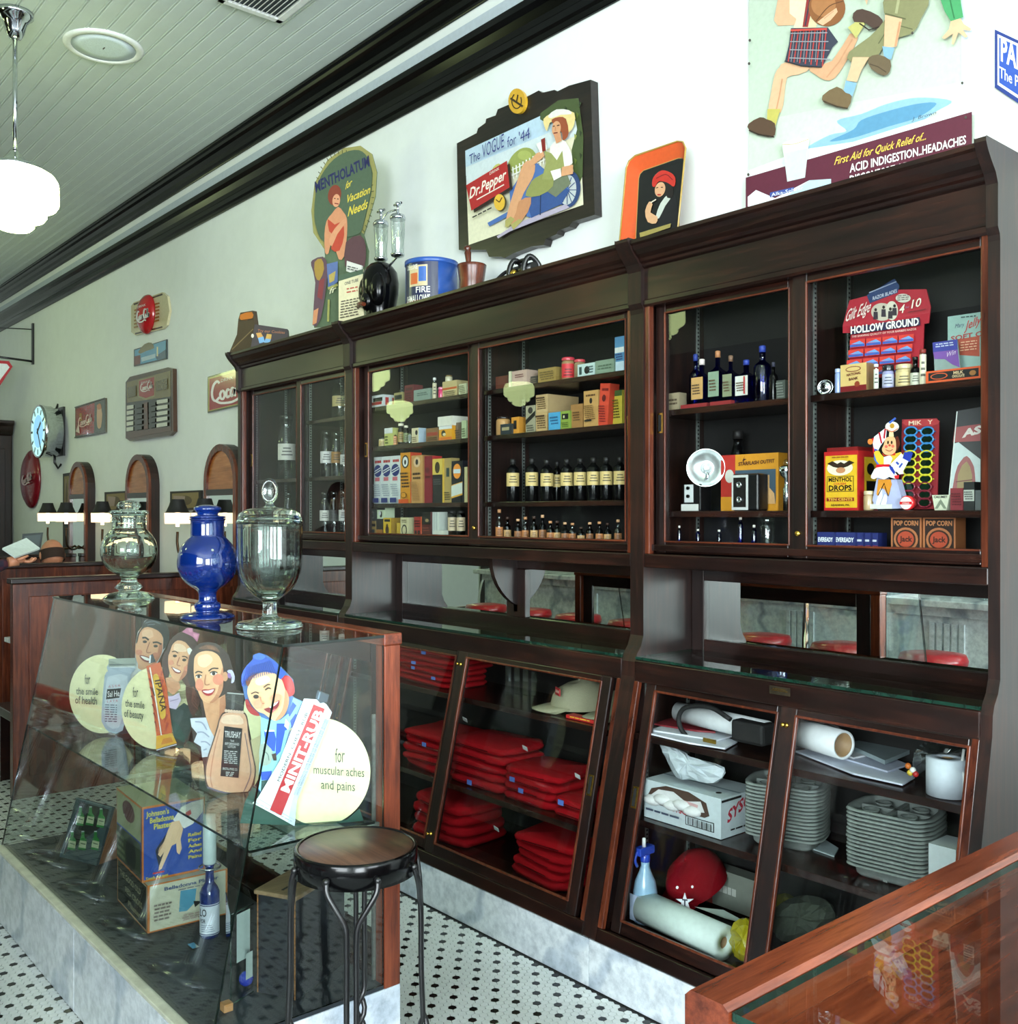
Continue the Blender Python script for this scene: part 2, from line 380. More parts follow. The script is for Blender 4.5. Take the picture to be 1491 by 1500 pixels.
trim('trim_2', [(0, 3.59), (.014, 3.59), (.018, 3.615), (.03, 3.625), (.03, 3.655), (.022, 3.665), (.026, 3.69), (.045, 3.72), (.07, 3.735), (.074, 3.765), (0, 3.772)])
struct(MB().prism([(YB, 3.80), (YB-.006, 3.80), (YB-.012, 3.862), (YB, 3.866)], (0, 1, 0), (0, 0, 1), (1, 0, 0), (0, 0, 0), XL, XR).build('trim_3', plain('grey_frieze_band', (180, 190, 198), .5, var=.02)))  # thin grey band between the two black mouldings
# floor: one-inch hexagon tiles, black tile every fourth in every other row
P_ = .0254; RW = P_*math.sqrt(3)/2; R_ = P_/math.sqrt(3)*.94
hexo = [(R_*math.sin(PI/3*k), R_*math.cos(PI/3*k)) for k in range(6)]
def hex_mb(mb, x, y, col, dz=0):
    vs = [(x+a, y+b, -.006) for a, b in hexo]+[(x+a*.985, y+b*.985, dz) for a, b in hexo]
    mb.add(vs, [(11, 10, 9, 8, 7, 6)]+[(i, i+6, (i+1) % 6+6, (i+1) % 6) for i in range(6)], col, 0)
def proj(x, y, z):
    d = -CS*x+SN*y; return (CX+FPX*(SN*x+CS*y)/d, CY-FPX*(z-H)/d, d)
tiles = []
for m in range(int(-.35/RW), int(2.31/RW)+1):
    yy = m*RW
    for n in range(int(-9.6/P_), int(-.9/P_)):
        xx = (n+(.5 if m % 2 else 0))*P_
        if yy > 2.30 and xx > -5.4: continue
        if -4.2 < xx < -2.3 and 1.02 < yy < 1.53: continue
        blk = m % 2 == 0 and (n - (0 if (m//2) % 2 == 0 else 2)) % 4 == 0
        u, v, d = proj(xx, yy, 0)
        vis = 0 < u < 1010 and v < 1500 and (yy > 1.56 or yy < .97)
        tiles.append((d if vis else 99, xx, yy, blk))
tiles.sort()
proto = {}
for k in (False, True):
    mb = MB(); hex_mb(mb, 0, 0, (0, 0, 0)); proto[k] = mb.build('hex_tile', TILEB if k else TILEW, floor, label='black hexagon tile' if k else None)
first = {False: True, True: True}
for d, x, y, b in tiles[:300]:
    if first[b]: o = proto[b]; first[b] = False
    else: o = proto[b].copy(); COL.objects.link(o)
    fo = ORG['floor']; o.location = (x-fo.x, y-fo.y, -.006-fo.z+random.uniform(-.0003, .0003))
rv, rf, rm = [], [], []
for d, x, y, b in tiles[300:]:
    k = len(rv); dz = random.uniform(-.0004, .0003)
    rv += [(x+p, y+q, -.006) for p, q in hexo]+[(x+p*.985, y+q*.985, dz) for p, q in hexo]
    rf.append((k+11, k+10, k+9, k+8, k+7, k+6)); rm.append(1 if b else 0)
    if d < 4.5:
        for i in range(6): rf.append((k+i, k+i+6, k+(i+1) % 6+6, k+(i+1) % 6)); rm.append(1 if b else 0)
me = bpy.data.meshes.new('hex_tiles'); me.from_pydata(rv, [], rf); me.materials.append(TILEW); me.materials.append(TILEB)
me.polygons.foreach_set('material_index', rm); me.update()
o = bpy.data.objects.new('hex_tiles', me); COL.objects.link(o); o.parent = floor; o.location = -ORG['floor']; o['kind'] = 'stuff'
# ================================================================ WALL CABINETS
SLA, SLB = Vector((0, 2.31, .16)), Vector((0, 2.50, 1.0))
SE = (SLB-SLA).normalized(); SNV = Vector((0, -SE.z, SE.y)); SLEN = (SLB-SLA).length
SLT = Matrix(((1, 0, 0, 0), (0, SE.y, SNV.y, SLA.y), (0, SE.z, SNV.z, SLA.z), (0, 0, 0, 1)))
def SL(u, v, off=0): return hit(u, v, SLA+SNV*off, SNV)
side_prof = [(2.335, 0.005), (2.335, .16), (2.31, .16), (2.50, 1.0), (2.503, 1.05), (2.512, 1.075), (2.532, 1.1), (2.545, 1.135), (2.545, 2.235), (2.543, 2.25), (2.532, 2.268), (2.532, 2.375), (2.52, 2.4), (2.495, 2.425), (2.478, 2.445), (2.466, 2.465), (2.466, 2.478), (2.888, 2.478), (2.888, 0.005)]
Yv, Zv, Xv = (0, 1, 0), (0, 0, 1), (1, 0, 0)
def pull(mb, x, y, z):       # recessed brass finger pull
    mb.box(x-.011, y-.0015, z-.034, x+.011, y+.001, z+.034)
    mb.box(x-.006, y-.003, z-.028, x+.006, y-.0012, z+.028, mat=1)
def frame(mb, x0, x1, z0, z1, sl, sr, b, t, y0, y1, T=None):
    mb.box(x0, y0, z0, x0+sl, y1, z1, T=T); mb.box(x1-sr, y0, z0, x1, y1, z1, T=T)
    mb.box(x0+sl, y0, z0, x1-sr, y1, z0+b, T=T, mat=1); mb.box(x0+sl, y0, z1-t, x1-sr, y1, z1, T=T, mat=1)
def standard(x, sg, yy, z0, z1, r):
    st = MB().box(x, yy-.007, z0, x+.003*sg, yy+.007, z1); z = z0+.01
    while z < z1-.01: st.box(x+.003*sg, yy-.004, z, x+.0036*sg, yy+.004, z+.006, mat=1); z += .014
    st.build('shelf_standard', [STEEL, MATTEB], r)
def cabinet(xa, xb, sx, gx, label, lower, shelves_u, shelves_l):
    """gx: door glass edges (a0,a1,b0,b1) above; lower: the same in the slanted base; sx: partition"""
    r = thing('pharmacy_cabinet', label, 'cabinet', ((xa+xb)/2, 2.6, 0))
    for x in (xa, xb-.03): MB().prism(side_prof, Yv, Zv, Xv, (0, 0, 0), x, x+.03).build('side_panel', WZ, r, bev=.006)
    i0, i1 = xa+.03, xb-.03
    def bar(name, b, m=WX, bev=.002): return MB().box(*b).build(name, m, r, bev=bev)
    MB().prism([(2.575, 2.255), (2.548, 2.255), (2.542, 2.262), (2.542, 2.275), (2.55, 2.28), (2.55, 2.385), (2.538, 2.392), (2.575, 2.40)], Yv, Zv, Xv, (0, 0, 0), i0, i1).build('frieze', WX, r)
    MB().prism([(2.575, 2.39), (2.54, 2.39), (2.536, 2.40), (2.526, 2.405), (2.52, 2.415), (2.506, 2.425), (2.492, 2.438), (2.485, 2.452), (2.476, 2.458), (2.476, 2.47), (2.575, 2.47)], Yv, Zv, Xv, (0, 0, 0), i0, i1).build('cornice', WX, r)
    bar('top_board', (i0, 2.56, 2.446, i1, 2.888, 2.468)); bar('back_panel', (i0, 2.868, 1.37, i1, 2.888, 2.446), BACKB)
    bar('bottom_board', (i0, 2.565, 1.425, i1, 2.868, 1.447)); bar('apron_rail', (i0, 2.547, 1.368, i1, 2.572, 1.415), bev=.004); bar('soffit', (i0, 2.572, 1.372, i1, 2.868, 1.386))
    for x in (i0, i1-.02): bar('carcass_stile', (x, 2.551, 1.415, x+.02, 2.575, 2.258), MZ_, .002)
    bar('partition', (sx-.011, 2.625, 1.447, sx+.011, 2.868, 2.446), WZ)
    a0, a1, b0, b1 = gx
    for k, (g0, g1, yf, sl, sr) in enumerate(((a0, a1, 2.592, .042, .045), (b0, b1, 2.568, .05, .045))):
        mb = MB(); frame(mb, g0-sl, g1+sr, 1.418, 2.262, sl, sr, .042, .032, yf, yf+.02)
        d = mb.build('sliding_door', [WZ, WX], r, bev=.003)
        mo = MB(); frame(mo, g0-.006, g1+.006, 1.454, 2.236, .006, .006, .006, .006, yf-.003, yf+.006); mo.build('glazing_bead', [MZ_, MX_], d, bev=.002)
        MB().box(g0, yf+.008, 1.458, g1, yf+.012, 2.232).build('glass_pane', PANE, d)
        fp = MB(); pull(fp, (g0-sl*.55) if k == 0 else g1+sr*.5, yf, 1.86); fp.build('finger_pull', [BRASS, MATTEB], d)
        if k == 1:
            lk = MB(); T = Matrix.Translation((g0-.03, yf, 1.492)) @ Matrix.Rotation(PI/2, 4, 'X'); lk.lathe([(.009, 0), (.009, .006), (.006, .009), (0, .01)], n=14, T=T); lk.build('lock', BRASS, d)
    for z, s in shelves_u:
        if s in (0, 2): bar('shelf', (i0, 2.615, z-.02, sx-.012, 2.866, z), WX)
        if s in (1, 2): bar('shelf', (sx+.012, 2.615, z-.02, i1, 2.866, z), WX)
    for x, sg in ((i0, 1), (sx+.011, 1), (sx-.011, -1), (i1, -1)):
        for yy in (2.645, 2.835): standard(x, sg, yy, 1.46, 2.43, r)
    # open counter with the mirror behind it
    my = 2.82
    mf = MB(); frame(mf, i0, i1, 1.05, 1.37, .055, .04, .058, .055, my-.02, my); mf.build('mirror_frame', [WZ, WX], r, bev=.003)
    if xb-xa > 1.5: MB().box(sx-.06, my-.02, 1.108, sx+.06, my, 1.315).build('mirror_mullion', WZ, r, bev=.003)
    MB().box(i0+.04, my-.004, 1.09, i1-.03, my-.001, 1.33).build('mirror', MIRROR, r)
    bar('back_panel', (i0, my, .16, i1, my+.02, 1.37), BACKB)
    if xb-xa > 1.5:
        br = [(my-.02, 1.371), (my-.02, 1.13)]+[(my-.02-.14*math.sin(PI/2*t/8)**1.5, 1.16+.2*(1-math.cos(PI/2*t/8))) for t in range(9)]+[(my-.16, 1.371)]
        MB().prism(br[::-1], Yv, Zv, Xv, (0, 0, 0), sx-.012, sx+.012).build('bracket', WZ, r)
    dk = MB().box(i0+.002, 2.502, 1.06, i1-.002, my-.02, 1.069)
    for i in range(4, 6): pass
    dk.M[2] = dk.M[3] = dk.M[5] = 1
    dk.build('counter_glass', [SHELFG, EDGE], r); bar('counter_board', (i0, 2.53, 1.03, i1, my, 1.045)); bar('nose_rail', (i0, 2.499, .985, i1, 2.53, 1.058), bev=.004)
    # slanted base
    T = SLT
    sb = MB().box(i0, 0, -.022, i1, .045, 0, T=T); sb.build('base_rail', WX, r, bev=.004)
    sb = MB().box(i0, SLEN-.012, -.022, i1, SLEN+.005, -.002, T=T); sb.build('top_rail', WX, r, bev=.002)
    for x in (i0, i1-.02): MB().box(x, .045, -.02, x+.02, SLEN-.012, -.001, T=T).build('carcass_stile', MZ_, r, bev=.002)
    a0, a1, b0, b1 = lower; s0, s1 = .088, SLEN-.035
    for k, (g0, g1, n0, sl, sr) in enumerate(((a0, a1, -.042, .042, .05), (b0, b1, -.022, .055, .045))):
        mb = MB()
        for q in ((g0-sl, g0, s0-.042, s1+.022, 0), (g1, g1+sr, s0-.042, s1+.022, 0), (g0, g1, s0-.042, s0, 1), (g0, g1, s1, s1+.022, 1)):
            mb.box(q[0], q[2], n0, q[1], q[3], n0+.02, T=T, mat=q[4])
        d = mb.build('sliding_door', [WZ, WX], r, bev=.003); mo = MB()
        for q in ((g0-.005, g0+.004, s0-.004, s1+.004), (g1-.004, g1+.005, s0-.004, s1+.004), (g0, g1, s0-.004, s0+.004), (g0, g1, s1-.004, s1+.004)):
            mo.box(q[0], q[2], n0+.012, q[1], q[3], n0+.0235, T=T)
        mo.build('glazing_bead', MZ_, d, bev=.002)
        MB().box(g0, s0, n0+.008, g1, s1, n0+.012, T=T).build('glass_pane', PANE, d)
        fp = MB(); x = (g0-sl*.5) if k == 0 else g1+sr*.5
        fp.box(x-.011, .44, n0+.02, x+.011, .51, n0+.0215, T=T); fp.box(x-.006, .446, n0+.0215, x+.006, .504, n0+.023, T=T, mat=1); fp.build('finger_pull', [BRASS, MATTEB], d)
        if k == 1:
            for s in (s0+.03, s1-.03):
                lk = MB(); lk.lathe([(.008, 0), (.008, .004), (.004, .006), (.004, .014), (.007, .017), (.005, .023), (0, .024)], n=12, T=T @ Matrix.Translation((g0-.03, s, n0+.02))); lk.build('knob', BRASS, d)
    bar('base_board', (i0, 2.38, .185, i1, my, .205))
    for z, s, yf in shelves_l:
        xs = {0: (i0, sx-.011), 1: (sx+.011, i1), 2: (i0, i1)}[s]; bar('shelf', (xs[0], yf, z-.022, xs[1], my, z))
    for x, sg in ((i0, 1), (i1, -1)):
        for yy in (2.56, 2.78): standard(x, sg, yy, .22, .98, r)
    n = 2 if xb-xa > 1.5 else 1
    for k in range(n):
        p = xa+(xb-xa)*k/n; q = xa+(xb-xa)*(k+1)/n
        MB().box(p+.001, 2.311, .001, q-.001, 2.34, .158).build('plinth_slab', WMARB, r, label='white marble plinth slab', bev=.002)
    return r
cab1 = cabinet(-5.40, -4.18, -4.745, (-5.30, -4.79, -4.695, -4.24), 'tall dark walnut cabinet furthest from the camera, holding glass apothecary jars', (-5.30, -4.79, -4.70, -4.26), [(2.045, 1), (1.745, 2)], [(.80, 2, 2.5)])
cab2 = cabinet(-4.18, -2.305, -3.235, (-4.075, -3.30, -3.198, -2.382), 'wide dark walnut cabinet in the middle, red shirts in its slanted base', (-4.075, -3.28, -3.185, -2.425), [(2.065, 2), (1.875, 2), (1.60, 2)], [(.80, 2, 2.5), (.46, 2, 2.43)])
cab3 = cabinet(-2.305, -1.09, -1.69, (-2.218, -1.735, -1.655, -1.148), 'dark walnut cabinet nearest the camera, paper goods and cup trays in its slanted base', (-2.195, -1.72, -1.642, -1.145), [(1.905, 2), (1.56, 2)], [(.815, 2, 2.49), (.545, 2, 2.45)])
pm = MB(); c = PY(1142, 1012, 2.498); pm.box(c.x-.035, 2.4965, c.z-.012, c.x+.035, 2.499, c.z+.012); pm.box(c.x-.028, 2.4958, c.z-.001, c.x+.028, 2.4965, c.z+.001, mat=1); pm.box(c.x-.022, 2.4958, c.z+.004, c.x+.022, 2.4965, c.z+.006, mat=1)
pm.build('maker_plate', [plain('aged_brass', (60, 52, 40), .4, .6, .2), BRASS], cab3, label='small aged brass maker plate')
# ================================================================ CEILING FITTINGS
def pendant(x, y, label, n, grp=None):
    r = thing('pendant_lamp', label, 'lamp', (x, y, 2.9), grp)
    zt = 3.27
    MB().lathe([(.085, ZC), (.085, ZC-.02), (.07, ZC-.03), (.06, ZC-.05), (.055, ZC-.055), (.045, ZC-.1), (.028, ZC-.13), (.014, ZC-.135)], (x, y, 0), 28).build('ceiling_canopy', CHROME, r)
    MB().tube([(x, y, ZC-.13), (x, y, zt+.05)], .011, 10).build('rod', CHROME, r)
    MB().lathe([(.012, zt+.08), (.03, zt+.06), (.05, zt+.035), (.075, zt+.01), (.12, zt), (.125, zt-.02), (.1, zt-.022)], (x, y, 0), 28).build('fitter', CHROME, r)
    z = zt-.012
    MB().lathe([(.1, z), (.15, z-.012), (.18, z-.03), (.196, z-.055), (.2, z-.075), (.194, z-.08), (.2, z-.085), (.2, z-.1), (.194, z-.105), (.2, z-.11), (.2, z-.165), (.188, z-.185), (.15, z-.196), (.145, z-.2), (.145, z-.23), (.132, z-.248), (.092, z-.256), (.088, z-.26), (.088, z-.285), (.07, z-.303), (.03, z-.312), (0, z-.314)], (x, y, 0), 40).build('globe', GLOBE, r)
    if n:
        MB().tube([(x+.1, y-.06, zt-.02), (x+.1, y-.06, zt-.12)], .002, 5).build('pull_chain', IRON, r)
        c = MB(); c.tube([(x+.1+.011*math.cos(a*PI/6), y-.06, zt-.15+.03*math.sin(a*PI/6)) for a in range(12)], .0035, 6, closed=True); c.build('pull_ring', IRON, r)
    return r
lp = PZ(22, 18, ZC)
pendant(lp.x, lp.y, 'opal schoolhouse pendant lamp hanging on a chrome rod at upper left', 1)
for x, y, w_ in ((lp.x, -.95, 'counter row, nearest the shop front'), (lp.x, -3.3, 'back bar row, second from the shop front'), (-9.6, -.95, 'counter row, farthest'), (-9.7, -3.3, 'back bar row, third from the shop front'), (-9.6, lp.y, 'cabinet row, farthest'), (-12.5, -3.3, 'back bar row, farthest'), (-1.2, -3.3, 'back bar row, nearest'), (-1.2, lp.y, 'cabinet row, nearest')):
    pendant(x, y, 'opal pendant lamp seen only as reflection, '+w_, 0, 'pendant lamps seen only as reflections')
c = PZ(152, 68, ZC)
r = thing('ceiling_speaker', 'round white speaker grille set in the beadboard ceiling', 'speaker', (c.x, c.y, ZC-.012))
MB().lathe([(.2, ZC+.01), (.2, ZC-.006), (.185, ZC-.012), (.165, ZC-.012), (.16, ZC-.006)], (c.x, c.y, 0), 40, cap=False).build('rim', WHITE, r)
g = MB().lathe([(.163, ZC-.007), (.1, ZC-.009), (0, ZC-.01)], (c.x, c.y, 0), 40); g.box(c.x-.012, c.y-.003, ZC-.0115, c.x+.012, c.y+.003, ZC-.0095, mat=1); g.build('grille', [plain('speaker_cloth', (214, 226, 232), .7, var=.06, bs=300), IRON], r)
a = PZ(362, 13, ZC); b = PZ(411, 31, ZC); d_ = PZ(440, -2, ZC)
vx0, vy0, vy1 = min(a.x, b.x)-.0, min(a.y, b.y), max(b.y, d_.y)
vc = (b.x+.28, b.y-.0, 0)
r = thing('air_vent', 'white louvred air vent in the ceiling at the top edge of the photo', 'vent', (b.x+.2, b.y-.2, ZC-.02))
x0, x1, y0, y1 = b.x, b.x+.42, b.y-.34, b.y
f = MB()
for q in ((x0, y0, x1, y0+.035), (x0, y1-.035, x1, y1), (x0, y0, x0+.035, y1), (x1-.035, y0, x1, y1)): f.box(q[0], q[1], ZC-.015, q[2], q[3], ZC)
f.build('vent_frame', WHITE, r, bev=.003)
MB().box(x0+.03, y0+.03, ZC-.003, x1-.03, y1-.03, ZC-.001).build('vent_duct', plain('duct_shade', (70, 78, 84), .8), r)
k = y0+.045
while k < y1-.045:
    l = MB(); T = Matrix.Translation((0, k, ZC-.01)) @ Matrix.Rotation(.7, 4, 'X'); l.box(x0+.035, -.009, -.001, x1-.035, .009, .001, T=T); l.build('louvre', WHITE, r); k += .024
# ================================================================ PICTURES AND SIGNS ON THE WALL
WY0 = YB
def script_cc(A, col, p0, p1, h, wd):
    S = [[(2.0,3.2),(1.5,3.7),(.7,3.2),(.3,1.9),(.5,.6),(1.2,.1),(2.0,.6)], [(2.6,1.7),(2.2,1.2),(2.3,.4),(2.8,.1),(3.2,.7),(3.0,1.5),(2.6,1.7)], [(4.3,1.4),(3.9,1.7),(3.6,1.0),(3.8,.2),(4.4,.4)],
         [(5.4,1.5),(4.9,1.7),(4.6,.9),(4.8,.2),(5.3,.6),(5.5,1.6),(5.5,.4),(5.8,.1)], [(5.8,1.2),(6.3,1.3)], [(8.1,3.2),(7.6,3.7),(6.8,3.2),(6.4,1.9),(6.6,.6),(7.3,.1),(8.0,.6)],
         [(8.6,1.7),(8.2,1.2),(8.3,.4),(8.8,.1),(9.2,.7),(9.0,1.5),(8.6,1.7)], [(9.3,.9),(9.9,3.0),(9.7,3.5),(9.5,2.6),(9.5,.5),(9.8,.1)], [(10.9,1.5),(10.4,1.7),(10.1,.9),(10.3,.2),(10.8,.6),(11,1.6),(11,.4),(11.4,.2)], [(1.2,.1),(2.5,-.6),(5,-.9),(7,-.5),(8.6,-1.0)]]
    p0, p1 = Vector(p0), Vector(p1); e = p1-p0
    for q in S: A.line(col, [tuple(p0+e*(x/11.4)+Vector((0, -1))*h*(y/3.7)) for x, y in q], wd, 3)
def wall_art(y=.004): return Art((0, YB-y, 0), (0, 1, 0))
# large tin poster of running children
R = thing('advertising_poster', 'large metal poster of two running children above the nearest cabinet', 'poster', (-1.7, YB-.004, 2.47))
x0, x1 = PY(1097, 150, YB-.006).x, PY(1428, 150, YB-.006).x
MB().box(x0, YB-.006, 2.482, x1, YB-.001, 3.5, (188, 202, 184)).build('panel', PAINT, R)
A = wall_art(.0062)
A.poly((200, 216, 222), '1408,-60 1428,-66 1428,168 1408,173')
A.poly((196, 210, 192), '1097,180 1250,150 1408,120 1408,173 1097,262')
skin, skd = (222, 176, 140), (196, 142, 106)
A.poly((138, 178, 200), '1178,219 1215,198 1240,192 1226,177 1262,167 1300,152 1345,143 1394,148 1372,163 1345,180 1300,194 1250,208 1205,218', 4)
A.poly((88, 142, 176), '1215,207 1250,190 1262,176 1300,163 1345,152 1372,152 1345,172 1300,186 1250,202', 4)
A.poly((232, 238, 240), '1097,250 1178,219 1250,208 1428,152 1428,167 1097,263')
A.poly(skin, '1141,-8 1161,-8 1158,18 1168,30 1163,37 1140,38 1134,30')
A.poly((226, 214, 182), '1157,-8 1202,-8 1196,41 1161,46 1167,28 1157,20'); A.poly((214, 198, 160), '1190,-8 1202,-8 1196,41 1182,43')
A.poly((150, 50, 50), '1183,-8 1194,-8 1184,40 1176,40'); A.line((50, 50, 70), '1188,-6 1180,38', 2)
A.ell((140, 88, 50), 1212, 12, 27, 27, .5); A.ell((172, 116, 72), 1207, 7, 18, 18, .5); A.line((90, 54, 30), '1196,32 1215,10 1236,2', 1.2, 4)
A.poly(skin, '1198,33 1212,22 1226,12 1228,18 1218,30 1206,38'); A.line(skd, '1208,28 1222,17', 1)
A.poly(skin, '1152,92 1188,100 1170,110 1154,114 1150,140 1145,165 1127,165 1130,140 1136,110 1143,99', 2); A.line(skd, '1147,116 1143,140 1138,163', 2)
A.poly((206, 158, 122), '1186,100 1220,90 1246,50 1258,57 1240,92 1224,115 1210,118 1196,110', 2); A.line(skd, '1212,114 1230,92 1250,58', 2)
A.poly((58, 60, 76), '1160,42 1214,41 1229,62 1221,70 1205,100 1176,98 1151,91 1157,66')
for i in range(7): A.line((188, 66, 60), [(1163+i*8.2, 45), (1156+i*9-(i*.6), 91+i*1.2)], 1.6)
for i in range(4): A.line((150, 150, 158), [(1160-i*.6, 50+i*12), (1214+i*1.5, 49+i*13)], 1.5)
for i in range(6): A.line((150, 150, 158), [(1167+i*8.2, 45), (1161+i*9, 92)], .8)
A.line((200, 74, 66), '1161,46 1214,44', 3); A.line((30, 30, 40), '1152,91 1176,98 1205,100', 1.5)
A.poly((186, 176, 90), '1127,161 1146,161 1139,185 1126,185'); A.poly((84, 62, 46), '1099,183 1116,173 1126,176 1138,182 1138,199 1128,202 1112,197 1100,191', 2); A.line((40, 28, 20), '1100,192 1114,198 1137,202', 2)
A.poly((190, 184, 110), '1245,42 1262,30 1270,37 1257,58'); A.poly((78, 58, 50), '1253,21 1266,15 1290,25 1297,37 1285,45 1270,35 1254,34', 2); A.line((40, 28, 24), '1262,36 1276,46 1292,41', 2)
A.poly((132, 130, 92), '1303,-8 1365,-8 1352,30 1338,52 1302,62 1288,86 1249,92 1247,78 1278,55 1300,30 1298,20', 2); A.line((94, 94, 62), '1340,45 1310,40 1290,66', 1.6, 3); A.line((94, 94, 62), '1300,22 1330,30', 2); A.line((166, 164, 124), '1320,0 1316,22', 4)
A.poly(skin, '1300,24 1325,30 1317,70 1298,74'); A.line(skd, '1322,34 1315,70', 3); A.poly((128, 168, 196), '1296,70 1314,72 1309,89 1299,87')
A.poly((104, 88, 66), '1275,88 1290,82 1308,91 1307,107 1298,113 1280,103', 2); A.line((70, 56, 40), '1278,96 1290,100 1302,108', 1.4)
A.poly(skin, '1253,86 1277,86 1266,104 1259,122 1244,120 1249,104'); A.poly((128, 168, 196), '1243,120 1259,124 1252,145 1239,139')
A.poly((112, 92, 64), '1209,142 1230,129 1243,138 1252,143 1245,162 1230,157 1212,153', 2); A.line((60, 46, 32), '1210,150 1230,158 1246,161', 2)
A.poly((70, 150, 96), '1378,-8 1409,-8 1415,28 1397,34 1388,20'); A.line((44, 110, 66), '1395,0 1402,30', 2)
A.poly(skin, '1397,34 1411,30 1416,38 1427,45 1425,48 1414,46 1422,56 1418,58 1408,50 1401,68 1398,67 1400,52 1388,60 1384,58 1394,46'); A.poly(skin, '1268,-8 1278,-8 1274,10')
A.poly((88, 30, 50), '1097,262 1428,166 1428,306 1097,318')
A.poly((228, 234, 234), '1100,290 1112,280 1140,292 1190,266 1222,264 1222,282 1130,306 1100,304'); A.poly((180, 206, 216), '1190,266 1222,264 1222,272 1150,294')
A.poly((232, 236, 228), '1151,214 1190,206 1184,262 1158,268'); A.poly((196, 210, 210), '1153,226 1188,219 1184,262 1158,268'); A.ell((236, 240, 232), 1170.5, 210, 20, 4, -.2); A.line((190, 170, 120), '1151,214 1170,213 1190,206', 1)
A.poly((56, 78, 150), '1133,284 1168,276 1168,282 1133,291'); A.text((236, 240, 244), 'Alka-Seltzer', (1135, 290), (1182, 279), 5, (0, -1))
A.text((232, 196, 84), 'First Aid for Quick Relief of...', (1227, 244), (1361, 207), 11, (0, -1), .01, .35)
A.text((240, 238, 232), 'ACID INDIGESTION..HEADACHES', (1250, 255), (1420, 213), 12, (0, -1), .02); A.text((240, 238, 232), 'DISCOMFORT OF COLDS', (1250, 272), (1370, 243), 12, (0, -1), .02)
A.text((60, 66, 80), 'J. Brown', (1341, 180), (1376, 170), 5, (0, -1), 0, .3)
for q in ((1104, 62), (1103, 96), (1102, 258), (1420, 175), (1342, 52), (1415, 125)): A.ell((70, 66, 60), q[0], q[1], 1.8, 2.2)
A.build('print', PAINT, R)
# blue enamel sign cut by the right edge
R = thing('enamel_sign', 'blue and white enamel sign cut off at the right photo edge', 'sign', (-1.1, YB-.01, 2.9))
A = wall_art(.008); A.slab((44, 62, 130), '1457,43 1600,110 1600,225 1457,128', .006)
A.poly((228, 232, 240), '1461,50 1600,115 1600,216 1461,124'); A.poly((52, 84, 170), '1463.5,55 1598,118 1598,210 1463.5,121')
A.text((236, 240, 246), 'PAR', (1466, 88), (1501, 106), 33, (0, -1), .03); A.text((236, 240, 246), 'The Per', (1464, 113), (1503, 134), 16, (0, -1), .01)
A.build('sign_face', GLOSS, R)
# framed soft drink advertisement with stepped crest
R = thing('framed_sign', 'dark stepped wooden frame with a seated gardening woman and red soda sign', 'sign', (-3.3, YB-.04, 2.5))
A = wall_art(.045)
A.slab((36, 30, 26), '669,210 698,195 700,188 711,180 712,174 726,169 729,160 746,153 769,143 789,132.5 794,136 812,131.5 816,134 833,125.5 865,116.6 871,314.6 838,325 833,332 817,338 815,343 799,350 796,359 778,361 752,371 739,378 734,376 716,376 712,366 672,366', .042)
A.k += 1; A.mb.M = [0]*len(A.mb.F); A.build('frame', wood('ebonised_oak', (14, 11, 10), (30, 24, 21), (46, 36, 30), 0, .35), R)
A = wall_art(.045); A.k = 6
A.poly((224, 220, 190), '682,221 848,144 855,300 687,359'); A.poly((186, 210, 226), '682,221 848,144 850,188 683,258'); A.poly((208, 220, 222), '683,245 849,176 850,196 684,275')
A.poly((70, 84, 48), '792,166 848,144 854,258 843,262 838,220 846,190 838,170 812,172 800,180', 2)
for i in range(26): u, v = random.uniform(790, 850), random.uniform(148, 250); (u > 836 or v < 178) and A.poly(random.choice([(44, 56, 34), (96, 112, 52), (150, 156, 80)]), [(u, v), (u+4, v+3), (u+1, v+10)])
A.poly((150, 160, 84), '746,240 754,226 768,217 782,220 790,236 786,250 764,254 748,252', 3); A.poly((190, 190, 110), '722,250 732,240 744,250 746,262 726,268', 3); A.ell((168, 176, 96), 770, 228, 10, 7)
for i in range(11): A.line((232, 232, 220), [(753+i*5, 245-i*2.6), (754+i*5, 263-i*2.4)], 2)
A.line((232, 232, 220), '752,258 806,232', 2); A.line((232, 232, 220), '752,250 806,225', 1.5)
blue = (74, 108, 170)
A.ell((46, 66, 112), 836, 278, 17, 27, .1); A.ell((190, 196, 196), 834, 279, 13, 22, .1)
for i in range(6): A.line((46, 66, 112), [(834-13*math.cos(i*PI/6), 279-21*math.sin(i*PI/6)), (834+13*math.cos(i*PI/6), 279+21*math.sin(i*PI/6))], 1.2)
A.poly((176, 166, 186), '731,347 760,328 832,300 838,305 750,340 733,350'); A.poly(blue, '750,282 770,252 790,240 812,258 838,278 826,300 782,320 775,318 770,300 752,312'); A.poly((54, 82, 140), '790,268 826,272 838,280 826,300 782,320 776,300'); A.line(blue, '719,330 752,312 770,300', 6); A.line((34, 48, 84), '796,274 795,316', 1.5)
A.poly((112, 120, 96), '806,262 834,255 840,270 818,290 806,282')
sk = (214, 158, 116)
A.poly(sk, '770,242 780,236 788,244 784,262 771,284 760,312 750,331 744,328 752,296 763,262', 2); A.poly((196, 138, 98), '764,296 782,290 777,312 760,332 752,330 760,312', 2); A.poly((170, 162, 96), '744,324 752,318 758,322 748,334 744,333'); A.poly((170, 162, 96), '752,330 764,322 770,324 756,338')
